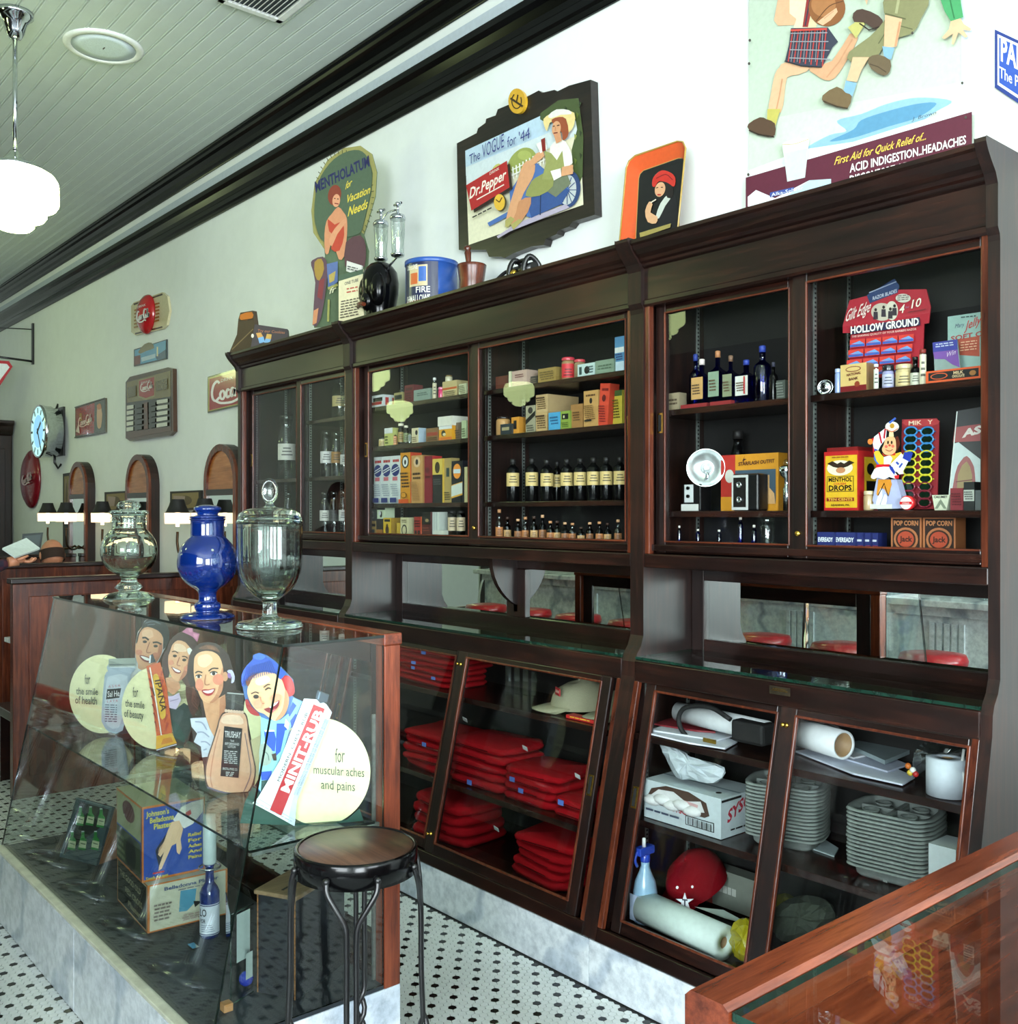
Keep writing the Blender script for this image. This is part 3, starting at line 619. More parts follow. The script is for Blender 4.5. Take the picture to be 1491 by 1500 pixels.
A.poly((142, 146, 84), '788,262 812,252 814,274 794,288 774,288 780,272', 2); A.poly((232, 230, 218), '810,216 826,205 838,217 843,240 829,246 814,236', 2); A.poly((150, 154, 92), '802,222 812,226 820,236 828,222 831,246 812,264 798,264 804,240')
A.poly(sk, '778,240 790,226 800,222 802,230 790,240 782,246'); A.poly((234, 230, 222), '790,212 803,206 806,220 796,226'); A.poly((130, 30, 30), '797,206 803,203 804,222 799,224')
A.poly(sk, '828,246 844,243 844,256 826,260'); A.poly((236, 232, 222), '811,252 826,248 827,260 816,266')
A.poly((228, 206, 140), '801,176 812,168 830,164 846,167 846,184 838,196 833,186 822,177 810,182 806,194 802,186', 2); A.poly((226, 222, 214), '808,171 820,162 838,163 842,169 826,170 812,175', 2)
A.poly((150, 76, 46), '813,177 824,173 834,176 838,196 834,205 829,207 828,196 816,184', 2); A.ell(sk, 820, 190, 6.5, 11, .1); A.poly((206, 146, 106), '816,198 826,196 828,208 820,212'); A.line((110, 40, 36), '816,197 822,196', 1.6); A.line((70, 40, 30), '815,187 818,186.5', 1.4); A.line((70, 40, 30), '821,186 825,185', 1.4); A.line((190, 120, 84), '819,188 818.5,193 820,193', .8)
A.poly((40, 20, 20), '692,276 752,241 756,278 700,313'); A.poly((172, 34, 38), '688,273 748,237 752,276 696,310')
A.text((240, 228, 214), 'Dr.Pepper', (693, 293), (746, 264), 15, (0, -1), .02, .15); A.text((240, 228, 214), 'DRINK', (723, 258), (737, 250), 4, (0, -1)); A.line((240, 228, 214), '704,294 744,272', 1.5)
A.text((56, 62, 128), 'The', (693, 243), (709, 234), 14, (0, -1)); A.text((56, 62, 128), 'VOGUE', (712, 234), (744, 217), 20, (0, -1)); A.text((56, 62, 128), 'for', (749, 218), (762, 212), 15, (0, -1)); A.text((56, 62, 128), "'44", (766, 212), (782, 204), 16, (0, -1))
A.fill((70, 66, 60), 698, 316, 728, 324, -.5, 1, 2); A.ell((70, 60, 30), 740, 299, 8.5, 12.5); A.ell((222, 178, 60), 738, 298, 8, 12); A.line((90, 60, 20), '738,298 742,291', 1.5); A.line((90, 60, 20), '738,298 733,294', 1.5)
A.build('picture', GLOSS, R)
A = wall_art(.06); A.slab((206, 160, 44), [(757+12.5*math.cos(i*PI/14), 148+18.5*math.sin(i*PI/14)) for i in range(28)], .014)
A.k = 4; A.line((60, 44, 14), [(757+7*math.cos(i*PI/12), 148+11*math.sin(i*PI/12)) for i in range(-2, 17)], 1.5); A.line((60, 44, 14), '748,144 757,150 766,156', 3); A.line((60, 44, 14), '757,150 759,139', 2)
A.build('medallion', GLOSS, R, label='yellow round medallion with dark clock hands')
def rect_sign(name, label, cat, out, thick, edge, mat=GLOSS):
    A = wall_art(thick+.003); A.slab(edge, out, thick); A.k = 3; return A
# signs on the far part of the wall
A = rect_sign('sign', '', '', '110,597 155,583 155,633 110,641', .01, (90, 80, 60)); A.poly((150, 30, 34), '111.5,599 139,590 138,634 111.5,638'); A.poly((62, 70, 60), '139,590 154,585.5 154,631 138,634'); A.poly((206, 160, 120), '143,596 147,594 150,606 148,626 143,626 142,608', 2); A.poly((190, 120, 70), '142,594 147,591 149,598 144,600', 2); A.poly((160, 120, 60), '116,606 120,605 121,616 117,617')
script_cc(A, (226, 196, 190), (115, 625), (136, 617), 12, 1.4); A.poly((220, 200, 190), '112,632 116,620 118,635'); A.line((30, 22, 18), '110,597 155,583', 1.5); A.line((30, 22, 18), '110,641 155,633', 2)
tag(A.build('soda_sign', GLOSS), 'red soda sign with a woman at its right edge, between clock and menu board', 'sign')
A = rect_sign('sign', '', '', '304,552 392,527 392,585 304,605', .012, (60, 70, 40)); A.poly((166, 148, 80), '305,553.5 391,529 391,583 305,603'); A.poly((150, 26, 36), '307,555.5 389,532 389,581.5 307,601')
A.text((236, 226, 222), 'DRINK', (324, 560), (342, 555), 4.5, (0, -1), .01); script_cc(A, (240, 232, 230), (309, 590), (382, 571), 29, 3.4)
tag(A.build('soda_sign', GLOSS), 'red soda sign with white script, half hidden by the farthest cabinet', 'sign')
A = rect_sign('sign', '', '', '196,512 244,497 244,526 196,537', .008, (40, 52, 60)); A.poly((92, 152, 186), '197.5,513 243,498.5 243,524.5 197.5,535.5'); A.poly((120, 108, 70), '203,515 212,504 222,502 226,510 215,514 206,518', 2); A.poly((110, 34, 36), '197.5,522 206,520 206,533 197.5,535.5'); A.poly((60, 84, 110), '228,522 243,512 243,524.5 230,527'); A.poly((180, 204, 216), '207,524 228,518 228,524 208,530'); A.poly((230, 220, 170), '230,508 232,508 232,522 230,522')
tag(A.build('blue_sign', GLOSS), 'small sky blue sign below the red disc, above the menu board', 'sign')
A = rect_sign('board', '', '', '184,560 190,552 246,538 253,540 254,632 248,638 190,646 184,642', .03, (70, 42, 26)); A.poly((118, 104, 66), '186,560 250,543 250,585 186,594'); A.poly((44, 40, 32), '186,590 250,581 251,626 186,634'); A.poly((84, 46, 28), '186,633 251,625 251,631 190,642')
A.poly((140, 124, 80), '203,557 228,551 227,581 214,586 203,582'); A.poly((150, 34, 34), '204,558 226.5,552 226,579 214,583 204,580'); script_cc(A, (238, 226, 220), (206, 573), (225, 568), 10, 1.3); A.text((238, 226, 220), 'DRINK', (208, 563), (222, 559), 3, (0, -1)); A.poly((96, 84, 54), '188,568 200,565 200,580 188,583'); A.poly((96, 84, 54), '230,559 246,554 246,570 230,573')
A.poly((108, 60, 40), '212,590 217,589 218,628 212,629'); A.poly((40, 24, 18), '213,603 216,602.5 216,622 213,623')
for i in range(5): A.poly((206, 206, 190), [(187, 594.5+i*8), (197, 593+i*8), (197, 598.5+i*8), (187, 600+i*8)]); A.poly((206, 206, 190), [(231, 586.5+i*8.6), (247, 584+i*8.6), (247, 589.5+i*8.6), (231, 592+i*8.6)])
for i in range(5): A.poly((26, 26, 24), [(199, 593+i*8), (210, 591.4+i*8), (210, 597+i*8), (199, 598.5+i*8)]); A.poly((26, 26, 24), [(220, 590+i*8), (229.5, 588.6+i*8), (229.5, 594+i*8), (220, 595.6+i*8)])
tag(A.build('menu_board', GLOSS), 'wood framed menu board with white price slots and a red soda badge', 'board')
# red disc sign on cream wing panel
R = thing('disc_sign', 'bulging red soda disc on cream winged panel high on the wall', 'sign', (PY(219, 460, YB).x, YB-.03, PY(219, 460, YB).z))
A = wall_art(.02); A.slab((206, 196, 158), '192,448 196,443 238,428 245,434 248,455 244,476 238,482 198,491 192,486', .018); A.k = 2
A.line((70, 44, 28), '196,446 238,431', 2.4); A.line((70, 44, 28), '198,489 238,479', 2.4)
for i in range(6): A.line((150, 108, 50), [(222, 447+i*5), (234, 444+i*5)], 2.4); A.line((150, 108, 50), [(197, 455+i*5), (206, 452+i*5)], 2.4)
A.build('wing_panel', GLOSS, R)
c = PY(211, 460, YB-.05); rr = 29*(c-O).dot(Vector((-CS, SN, 0)))/FPX
T = Matrix.Translation((c.x, YB-.02, c.z)) @ Matrix.Rotation(PI/2, 4, 'X')
MB().lathe([(rr, 0), (rr, .01), (rr*.93, .03), (rr*.7, .055), (rr*.4, .07), (0, .075)], n=36, col=(176, 28, 34), T=T).build('disc', GLOSS, R)
A = wall_art(.098); script_cc(A, (240, 234, 232), (200, 471), (219, 464), 14, 2); A.text((240, 234, 232), 'DRINK', (202, 452), (214, 448), 3.5, (0, -1)); A.build('lettering', GLOSS, R)
R = thing('button_sign', 'large dark red domed button sign below the round clock', 'sign', (PY(43, 702, 2.85).x, YB-.03, PY(43, 702, 2.85).z))
c = PY(42, 702, 2.86); rr = 43*(c-O).dot(Vector((-CS, SN, 0)))/FPX
T = Matrix.Translation((c.x, YB-.005, c.z)) @ Matrix.Rotation(PI/2, 4, 'X')
MB().lathe([(rr, 0), (rr, .012), (rr*.95, .03), (rr*.75, .06), (rr*.4, .082), (0, .088)], n=40, col=(112, 16, 28), T=T).build('disc', GLOSS, R)
A = wall_art(.1); script_cc(A, (200, 170, 170), (32, 710), (47, 702), 12, 1.8); A.build('lettering', GLOSS, R)
# neon-lit drum clock
c = PY(57, 632, 2.70); rr = 39*(c-O).dot(Vector((-CS, SN, 0)))/FPX
R = thing('wall_clock', 'round chrome drum clock with a glowing blue face on the far wall', 'clock', (c.x, 2.8, c.z))
T = Matrix.Translation((c.x, 2.86, c.z)) @ Matrix.Rotation(PI/2, 4, 'X')
MB().lathe([(rr*.85, 0), (rr*.9, .004), (rr*.92, .06), (rr*.97, .065), (rr*.97, .13), (rr, .135), (rr, .17), (rr*.96, .175), (rr*.93, .165)], n=40, T=T).build('drum', CHROME, R)
f = MB().lathe([(rr*.95, .166), (rr*.62, .167)], n=40, T=T, cap=False); f.build('dial_ring', lamp_mat('neon_ring', (.55, 1.0, .95), 1.1), R)
f = MB().lathe([(rr*.62, .167), (0, .168)], n=40, T=T); f.build('dial', lamp_mat('lit_dial', (.35, .75, 1.0), 1.0), R)
h = MB()
for i in range(12):
    a = i*PI/6; q = Matrix.Translation((c.x, 2.86-.169, c.z)) @ Matrix.Rotation(a, 4, 'Y'); h.box(-.01, -.002, rr*.68, .01, 0, rr*.88, T=q)
for a, L, w_ in ((.9, .5, .014), (2.6, .7, .01)): h.box(-w_, -.003, -.03, w_, -.001, rr*L, T=Matrix.Translation((c.x, 2.86-.17, c.z)) @ Matrix.Rotation(a, 4, 'Y'))
h.build('hands_and_marks', IRON, R)
b = MB(); b.tube([(c.x-.1, YB, c.z+rr+.03), (c.x-.1, YB-.02, c.z+rr*.9), (c.x, 2.85, c.z)], .012, 6); b.tube([(c.x, YB, c.z-rr-.05), (c.x, YB-.03, c.z-rr-.09), (c.x, YB-.06, c.z-rr-.04), (c.x, 2.84, c.z-rr*.8)], .012, 6); b.box(c.x-.12, YB-.02, c.z-rr*.9, c.x+.12, YB, c.z+rr*.95); b.build('bracket', IRON, R)
# blade sign on its rod bracket
w0 = PY(49.5, 505, YB); xs = w0.x
R = thing('hanging_sign', 'white sign with red border on a black wall bracket at left edge', 'sign', (xs, YB, w0.z))
b = MB(); zt_, zb_ = PY(49.5, 474, YB).z, PY(49.5, 534, YB).z; b.box(xs-.02, YB-.02, zb_, xs+.02, YB, zt_)
q0, q1 = PX(-20, 492, xs), PX(-20, 522, xs); b.tube([(xs, YB, zt_-.06), (xs, q0.y, zt_-.09)], .006, 6); b.tube([(xs, YB, zb_+.03), (xs, q1.y, zb_+.05)], .012, 6); b.build('bracket', IRON, R)
A = Art((xs, 0, 0), (1, 0, 0)); A.slab((176, 34, 48), '-40,526 13,529 18.5,537 -2,568 -40,580', .02); A.k = 2; A.poly((226, 230, 232), '-40,530 10,533 14,538 -4,562 -40,574'); A.build('sign_face', GLOSS, R)
# arched mirrors
def arched_mirror(u, w_, label, ztop):
    c = PY(u, 700, 2.82); r = w_/2; zs = ztop-r
    def outline(k, zb): return [(-k, zb), (k, zb)]+[(k*math.cos(a*PI/16), zs+k*math.sin(a*PI/16)) for a in range(17)]
    R = thing('arched_mirror', label, 'mirror', (c.x, YB, 1.0)); X0 = Vector((c.x, 0, 0))
    def pr(pts, y0, y1): return MB().prism(pts, (1, 0, 0), (0, 0, 1), (0, 1, 0), X0, y0, y1)
    pr(outline(r, .9), 2.835, YB).build('frame', WZ, R)
    n = 17; o1, o2 = outline(r, .9), outline(r-.045, .95); mb = MB()
    vs = [(c.x+p, 2.815, z) for p, z in o1]+[(c.x+p, 2.815, z) for p, z in o2]+[(c.x+p, 2.836, z) for p, z in o1]+[(c.x+p, 2.836, z) for p, z in o2]; m = len(o1)
    mb.add(vs, [(i, (i+1) % m, m+(i+1) % m, m+i) for i in range(m)]+[(i+2*m, (i+1) % m+2*m, (i+1) % m, i) for i in range(m)]+[(m+i, m+(i+1) % m, 3*m+(i+1) % m, 3*m+i) for i in range(m)]); mb.build('moulding', MZ_, R)
    pr([(k, z) for k, z in outline(r-.046, zs-.05)], 2.829, 2.833).build('arch_panel', CORKW, R)
    MB().box(c.x-r+.045, 2.815, zs-.09, c.x+r-.045, 2.836, zs-.05).build('cross_rail', WX, R)
    MB().box(c.x-r+.046, 2.829, .95, c.x+r-.046, 2.832, zs-.09).build('mirror', MIRROR, R)
def ztop(u, v): return PY(u, v, 2.82).z
arched_mirror(113, .48, 'arched wooden mirror furthest left, by the round clock', ztop(116, 676)); arched_mirror(201, .50, 'arched wooden mirror below the menu board', ztop(205, 665)); arched_mirror(322, .50, 'arched wooden mirror nearest the cabinets, beside the blue jar', ztop(325, 650))
# small framed pictures between the mirrors
for pts, inner, lab in (('92,694 104,692 104,852 92,852', '94,698 101,697 101,760 94,760', 'narrow dark framed picture partly behind the leftmost arched mirror'), ('153,721 186,719 186,748 153,750', '156,724 183,722 183,745 156,747', 'small dark framed picture left of the middle arched mirror'), ('249,720 294,718 294,746 249,749', '252,723 291,721 291,743 252,746', 'small dark framed picture left of the nearest arched mirror')):
    A = wall_art(.02); A.slab((20, 18, 16), pts, .018); A.k = 2; A.poly((128, 112, 70), inner); q = pp(inner); a0, a1 = q[0], q[2]
    A.ell((84, 70, 44), (a0[0]+a1[0])/2, (a0[1]+a1[1])/2, (a1[0]-a0[0])*.25, (a1[1]-a0[1])*.35); A.poly((150, 130, 120), [(a0[0]+2, a0[1]+3), ((a0[0]+a1[0])/2, a0[1]+4), ((a0[0]+a1[0])/2-2, a1[1]-4), (a0[0]+3, a1[1]-3)])
    tag(A.build('framed_picture', PAINT), lab, 'picture')
# two-armed sconces with black and cream shades
def sconce(u0, u1, label):
    xa, xb = UX(u0, 2.66), UX(u1, 2.66); xm = (xa+xb)/2; z0 = 1.485
    R = thing('wall_sconce', label, 'lamp', (xm, YB, 1.3)); MB().lathe([(.05, 0), (.05, .012), (.03, .02), (0, .022)], n=18, T=Matrix.Translation((xm, YB, 1.3)) @ Matrix.Rotation(PI/2, 4, 'X')).build('back_plate', IRON, R)
    for x in (xa, xb):
        MB().tube(cro([(xm, YB-.02, 1.3), (xm+(x-xm)*.4, 2.78, 1.24), (x-(x-xm)*.1, 2.68, 1.27), (x, 2.66, 1.34), (x, 2.66, 1.43)], 6), .009, 8).build('arm', plain('dark_bronze', (60,44,30), .35, .9) if 'dark_bronze' not in bpy.data.materials else bpy.data.materials['dark_bronze'], R)
        MB().lathe([(.083, z0+.0), (.085, z0+.072), (.083, z0+.073)], (x, 2.66, 0), 24, cap=False).build('lit_band', SHADEL, R, label='glowing cream lower band')
        s = MB().lathe([(.085, z0+.074), (.074, z0+.082), (.055, z0+.125), (.043, z0+.165)], (x, 2.66, 0), 24, cap=False, mat=0); s.build('shade', MATTEB, R, label='black flared upper shade')
        MB().lathe([(.012, z0-.02), (.012, z0+.06), (.02, z0+.09), (.012, z0+.13), (0, z0+.14)], (x, 2.66, 0), 10).build('bulb', lamp_mat('warm_bulb', (1, .7, .4), 9) if 'warm_bulb' not in bpy.data.materials else bpy.data.materials['warm_bulb'], R)
sconce(70, 97, 'two-armed sconce with black topped shades furthest left'); sconce(150, 183, 'two-armed sconce with black topped shades behind the small clear jar'); sconce(260, 300, 'two-armed sconce with black topped shades behind the blue jar')
# ================================================================ GOODS: builders
ORD = ['first', 'second', 'third', 'fourth', 'fifth', 'sixth', 'seventh', 'eighth', 'ninth', 'tenth', 'eleventh', 'twelfth', 'thirteenth', 'fourteenth', 'fifteenth', 'sixteenth', 'seventeenth', 'eighteenth']
def dep(u, y): return y/(SN+CS*((u-CX)/FPX))
def pxm(u, y): return dep(u, y)/FPX           # metres per pixel there
class Face:
    """rectangle in space with unit coordinates; prints on it in layers"""
    def __init__(s, mb, o, ex, ey, T=None): s.mb = mb; s.o, s.ex, s.ey = Vector(o), Vector(ex), Vector(ey); s.n = s.ex.cross(s.ey).normalized(); s.k = 0; s.T = T
    def P(s, a, b): return s.o+s.ex*a+s.ey*b+s.n*(.0004*s.k)
    def poly(s, col, pts): s.k += 1; v = [s.P(*p) for p in pts]; s.mb.add(v, list(tessellate_polygon([v])), col, 0, False, s.T); return s
    def r(s, col, a0, b0, a1, b1): return s.poly(col, [(a0, b0), (a1, b0), (a1, b1), (a0, b1)])
    def e(s, col, a, b, ra, rb, n=20): return s.poly(col, [(a+ra*math.cos(2*PI*i/n), b+rb*math.sin(2*PI*i/n)) for i in range(n)])
    def t(s, col, txt, a0, b0, a1, h, sl=0.0):
        vs, fs = text_geo(txt, .03); s.k += 1
        s.mb.add([s.P(a0+(a1-a0)*x+sl*y*.05, b0+y*h+sl*x*(a1-a0)) for x, y in vs], fs, col, 0, False, s.T); return s
    def l(s, col, a0, b0, a1, b1, rows):
        for i in range(rows):
            b = b0+(b1-b0)*(i+.25)/rows; h = (b1-b0)/rows*.5; a = a0+random.uniform(0, .1)*(a1-a0)
            while a < a1-.02:
                q = min(a1, a+(a1-a0)*random.uniform(.12, .3)); s.r(col, a, b, q, b+h); a = q+(a1-a0)*.04
        return s
    def ops(s, L):
        for o in L: getattr(s, o[0])(*o[1:])
        return s
CARTON_N = 0
def carton(u0, u1, vt, z, y, col, label, ops=(), side=None, top=None, d=None, group=None, cat='box', name='carton', rot=0, zb=None, sops=(), mat=None):
    x0, x1 = UX(u0, y), UX(u1, y); zt = VZ((u0+u1)/2, vt, y); d = d or min(.11, max(.03, (x1-x0)*.8)); z = z+.0005
    if zt-z < .012: zt = z+.012
    T = None
    if rot:
        c = Vector((x0, y, z)); T = Matrix.Translation(c) @ Matrix.Rotation(rot, 4, 'Y') @ Matrix.Translation(-c)
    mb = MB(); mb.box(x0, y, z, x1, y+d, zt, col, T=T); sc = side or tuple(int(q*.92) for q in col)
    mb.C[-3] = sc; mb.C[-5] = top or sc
    Face(mb, (x0, y, z), (x1-x0, 0, 0), (0, 0, zt-z), T).ops(ops)
    if sops: Face(mb, (x1, y, z), (0, d, 0), (0, 0, zt-z), T).ops(sops)
    return tag(mb.build(name, mat or PAINT), label, cat, group)
def bottle(uc, wpx, vt, z, y, glass, label, lab=None, cap=(30, 28, 26), neck=.35, sq=False, shoulder=.7, capm=None, group=None, labz=(.15, .6), lops=(), name='bottle', cat='bottle', n=14, capr=1.15, proto=None):
    x = UX(uc, y); k = pxm(uc, y); r = wpx*k/2; zt = VZ(uc, vt, y); z = z+.0005; h = zt-z; yc = y+r
    R = thing(name, label, cat, (x, yc, z), group)
    hs = h*shoulder; ch = min(h*.12, .03)
    if sq:
        prof = [(r*.96, 0), (r, .004), (r, hs), (r*.75, hs+h*.05), (r*neck, hs+h*.1), (r*neck, h-ch)]; m = MB()
        T = Matrix.Translation((x, yc, z)) @ Matrix.Rotation(PI/4, 4, 'Z') @ Matrix.Scale(1.3, 4); T = Matrix.Translation((x, yc, z)) @ Matrix.Rotation(PI/4, 4, 'Z')
        m.lathe([(a*1.41 if i < 3 else a, b) for i, (a, b) in enumerate(prof)], n=4 if False else 4, T=T, sm=False); m.build('glass_body', glass, R)
    else:
        MB().lathe([(r*.9, 0), (r, .006), (r, hs), (r*.85, hs+h*.05), (r*(neck+.1), hs+h*.1), (r*neck, hs+h*.13), (r*neck, h-ch), (r*neck*1.2, h-ch)], (x, yc, z), n).build('glass_body', glass, R)
    if lab:
        m = MB()
        if sq: m.box(x-r*.95, yc-r-.0012, z+h*labz[0], x+r*.95, yc-r-.0004, z+h*labz[1], lab); Face(m, (x-r*.95, yc-r-.0013, z+h*labz[0]), (r*1.9, 0, 0), (0, 0, h*(labz[1]-labz[0]))).ops(lops)
        else:
            rr = r+.0008; A0 = math.atan2(-yc, -x)
            cyl_patch(m, lab, x, yc, rr, A0-1.25, A0+1.25, z+h*labz[0], z+h*labz[1], 8)
            for i in range(3): cyl_patch(m, tuple(int(q*.45) for q in lab), x, yc, rr+.0005, A0-.6+.1*i, A0+.7-.12*i, z+h*(labz[0]+(labz[1]-labz[0])*(.28+.2*i)), z+h*(labz[0]+(labz[1]-labz[0])*(.36+.2*i)), 5)
        m.build('label', PAINT, R)
    c = MB().lathe([(r*neck*capr, h-ch), (r*neck*capr, h-ch*.1), (r*neck*capr*.8, h), (0, h)], (x, yc, z), max(8, n-2), cap); c.build('stopper' if capm is None else 'lid', capm or PAINT, R)
    return R
def cyl_patch(mb, col, x, y, r, a0, a1, z0, z1, n=8):
    # a0 > a1 runs left to right as the viewer sees it
    vs = [(x+r*math.cos(a0+(a1-a0)*i/n), y+r*math.sin(a0+(a1-a0)*i/n), zz) for zz in (z0, z1) for i in range(n+1)]
    mb.add(vs, [(i, i+1, n+2+i, n+1+i) for i in range(n)], col, 0, True)
def cyl_text(mb, col, txt, x, y, r, a0, a1, z, h):
    vs, fs = text_geo(txt, .015); mb.add([(x+r*math.cos(a0+(a1-a0)*p), y+r*math.sin(a0+(a1-a0)*p), z+q*h) for p, q in vs], fs, col)
def jar(uc, wpx, vt, z, y, body, lidcol, label, lab=None, name='jar', cat='jar', lidh=.2, mat=None, lidm=None, lops=None, group=None):
    x = UX(uc, y); r = wpx*pxm(uc, y)/2; z += .0005; h = VZ(uc, vt, y)-z; yc = y+r; R = thing(name, label, cat, (x, yc, z), group)
    MB().lathe([(r*.9, 0), (r, .004), (r, h*(1-lidh-.08)), (r*.86, h*(1-lidh))], (x, yc, z), 18, body).build('body', mat or GLOSS, R)
    MB().lathe([(r*.95, h*(1-lidh)), (r*.98, h*(1-lidh)+.002), (r*.98, h-.003), (r*.9, h), (0, h)], (x, yc, z), 18, lidcol).build('lid', lidm or GLOSS, R)
    if lab:
        m = MB(); A0 = math.atan2(-yc, -x); cyl_patch(m, lab, x, yc, r+.0006, A0-1.2, A0+1.2, z+h*.12, z+h*(.85-lidh), 8)
        for i in range(3): cyl_patch(m, tuple(int(q*.5) for q in lab), x, yc, r+.0012, A0-.7+.1*i, A0+.7-.1*i, z+h*(.2+.12*i), z+h*(.25+.12*i), 5)
        m.build('label', PAINT, R)
    return R
K, Wt, CRM, TAN, RED, NVY = (22, 20, 20), (214, 218, 214), (206, 196, 160), (176, 148, 100), (170, 36, 40), (36, 48, 110)
def L(col, a0=.12, b0=.1, a1=.88, b1=.6, n=4): return ('l', col, a0, b0, a1, b1, n)
# ================================================================ MIDDLE CABINET, upper shelves
S1, S2, S3, S4 = 2.065, 1.875, 1.60, 1.447; y = 2.65
U2 = 'in the left door of the middle cabinet'
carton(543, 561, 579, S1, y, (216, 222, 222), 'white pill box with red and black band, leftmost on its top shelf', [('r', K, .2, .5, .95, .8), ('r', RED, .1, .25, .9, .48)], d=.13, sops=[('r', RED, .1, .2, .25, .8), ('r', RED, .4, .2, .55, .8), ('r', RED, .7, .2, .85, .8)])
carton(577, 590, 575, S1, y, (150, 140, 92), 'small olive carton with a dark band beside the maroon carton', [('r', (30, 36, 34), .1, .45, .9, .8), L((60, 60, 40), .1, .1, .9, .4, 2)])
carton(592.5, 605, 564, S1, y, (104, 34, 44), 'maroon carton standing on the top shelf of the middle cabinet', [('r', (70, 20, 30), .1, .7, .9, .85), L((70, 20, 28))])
carton(606, 630, 570, S1, y, (132, 150, 138), 'wide pale green carton right of the maroon carton', [L((80, 96, 88), .15, .45, .85, .75, 2)])
bottle(634, 6, 553, S1, y, CLEAR, 'slim clear bottle with cream label and white cap on the top shelf', (190, 182, 150), (220, 220, 214), .7, labz=(.05, .75))
jar(642.5, 8.5, 567, S1, y, (196, 40, 96), (214, 120, 150), 'tiny pink pot on the top shelf of the middle cabinet')
carton(648, 669, 558, S1, y+.01, (188, 170, 120), 'cream carton with orange stripe carrying a small round can', [('r', (190, 90, 40), 0, .5, 1, .62), L((110, 100, 70), .1, .1, .9, .42, 3)])
jar(653, 11, 549.5, VZ(658, 558, y+.01), y+.015, (196, 190, 160), (120, 100, 60), 'small round can on top of the cream carton with orange stripe', cat='can')
carton(672, 683, 562, S1, y, (196, 198, 160), 'cream carton close to the sliding door stile of the middle cabinet', [L((110, 110, 80), .1, .15, .9, .85, 5)])
jar(555.5, 13, 640, S2, y, CRM, K, 'squat cream pot leftmost on the second shelf of the middle cabinet', (190, 170, 110))
bottle(551, 5, 617, S2, y+.06, AMBERG, 'slender brown tube standing behind the squat cream pot', (150, 120, 70), (90, 66, 40), .8, labz=(.05, .8))
carton(563, 575, 627, S2, y, (186, 190, 110), 'yellow green carton with white top on the second shelf', [('r', Wt, 0, .7, 1, 1), L((90, 100, 50), .1, .1, .5, .6, 3)])
bottle(575.5, 7, 633, S2, y+.005, AMBERG, 'small bottle with orange label beside the yellow green carton', (200, 140, 90), K, labz=(.05, .7))
bottle(583.5, 9, 620, S2, y+.01, AMBERG, 'brown bottle with cream cap, taller of the pair on the second shelf', (150, 126, 70), (220, 214, 190), .7, capr=1.3)
bottle(591.5, 8, 623, S2, y+.01, AMBERG, 'brown bottle with green label and cream cap on the second shelf', (120, 130, 90), (220, 214, 190), .6, capr=1.2)
bottle(598, 6, 628, S2, y, CLEAR, 'tiny bottle with grey label left of the grey sided carton', (130, 140, 130), K)
carton(603, 613, 627, S2, y, CRM, 'cream carton with pale blue side and black oval on the second shelf', [('e', K, .7, .7, .18, .16), L((110, 90, 60), .1, .1, .8, .45, 3)], side=(168, 186, 200))
carton(624, 642, 627, S2, y, (128, 96, 62), 'long brown carton left of the yellow tin', [('r', (150, 60, 44), .05, .45, .95, .7), L((60, 40, 26), .1, .1, .9, .35, 2)])
R = thing('powder_tin', 'yellow tin with white band and lid on the second shelf of the middle cabinet', 'tin', (UX(652, y), y+.05, S2))
xa, xb, zt = UX(643, y), UX(662, y), VZ(652, 610, y); m = MB(); m.box(xa, y, S2+.0005, xb, y+.1, zt-.04, (214, 150, 30)); f = Face(m, (xa, y, S2), (xb-xa, 0, 0), (0, 0, zt-.04-S2)); f.r(Wt, 0, .76, 1, 1); f.e(K, .35, .5, .16, .2); f.e(CRM, .42, .42, .12, .1); f.r((210, 110, 30), 0, 0, 1, .24); m.build('body', TIN, R)
MB().box(xa-.004, y-.004, zt-.042, xb+.004, y+.104, zt, (216, 214, 200)).build('lid', TIN, R)
carton(664, 675, 619, S2, y+.02, (104, 92, 76), 'grey brown carton right of the yellow tin', [L((60, 50, 40))])
carton(676, 683, 616, S2, y, (176, 190, 150), 'pale green carton at the right end of the second shelf', [L((100, 110, 80))])
w3 = [('t', RED, 'VIM', .1, .84, .9, .06), ('e', NVY, .5, .7, .46, .13), ('poly', Wt, [(.1, .68), (.9, .76), (.9, .78), (.1, .7)]), ('poly', Wt, [(.1, .63), (.9, .71), (.9, .73), (.1, .65)]), ('r', (190, 100, 110), .2, .48, .75, .56), L((150, 160, 170), .1, .15, .9, .42, 6), ('r', NVY, .12, .02, .85, .12)]
w3[0] = ('l', RED, .1, .84, .9, .95, 1)
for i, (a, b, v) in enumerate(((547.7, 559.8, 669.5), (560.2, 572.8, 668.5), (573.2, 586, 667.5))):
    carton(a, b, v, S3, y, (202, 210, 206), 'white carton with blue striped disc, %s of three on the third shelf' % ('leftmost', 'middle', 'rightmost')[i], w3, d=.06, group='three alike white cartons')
carton(586.5, 601, 663, S3, y, (206, 140, 34), 'tall orange carton with oval portrait beside the white cartons', [('e', K, .5, .82, .36, .13), ('e', Wt, .5, .82, .26, .1), ('e', K, .5, .81, .1, .05), L((60, 36, 10), .1, .3, .9, .62, 5), ('e', (60, 36, 10), .5, .16, .3, .06), ('e', (206, 140, 34), .5, .16, .25, .05), ('r', (200, 80, 30), 0, 0, 1, .08)], side=(196, 66, 34))
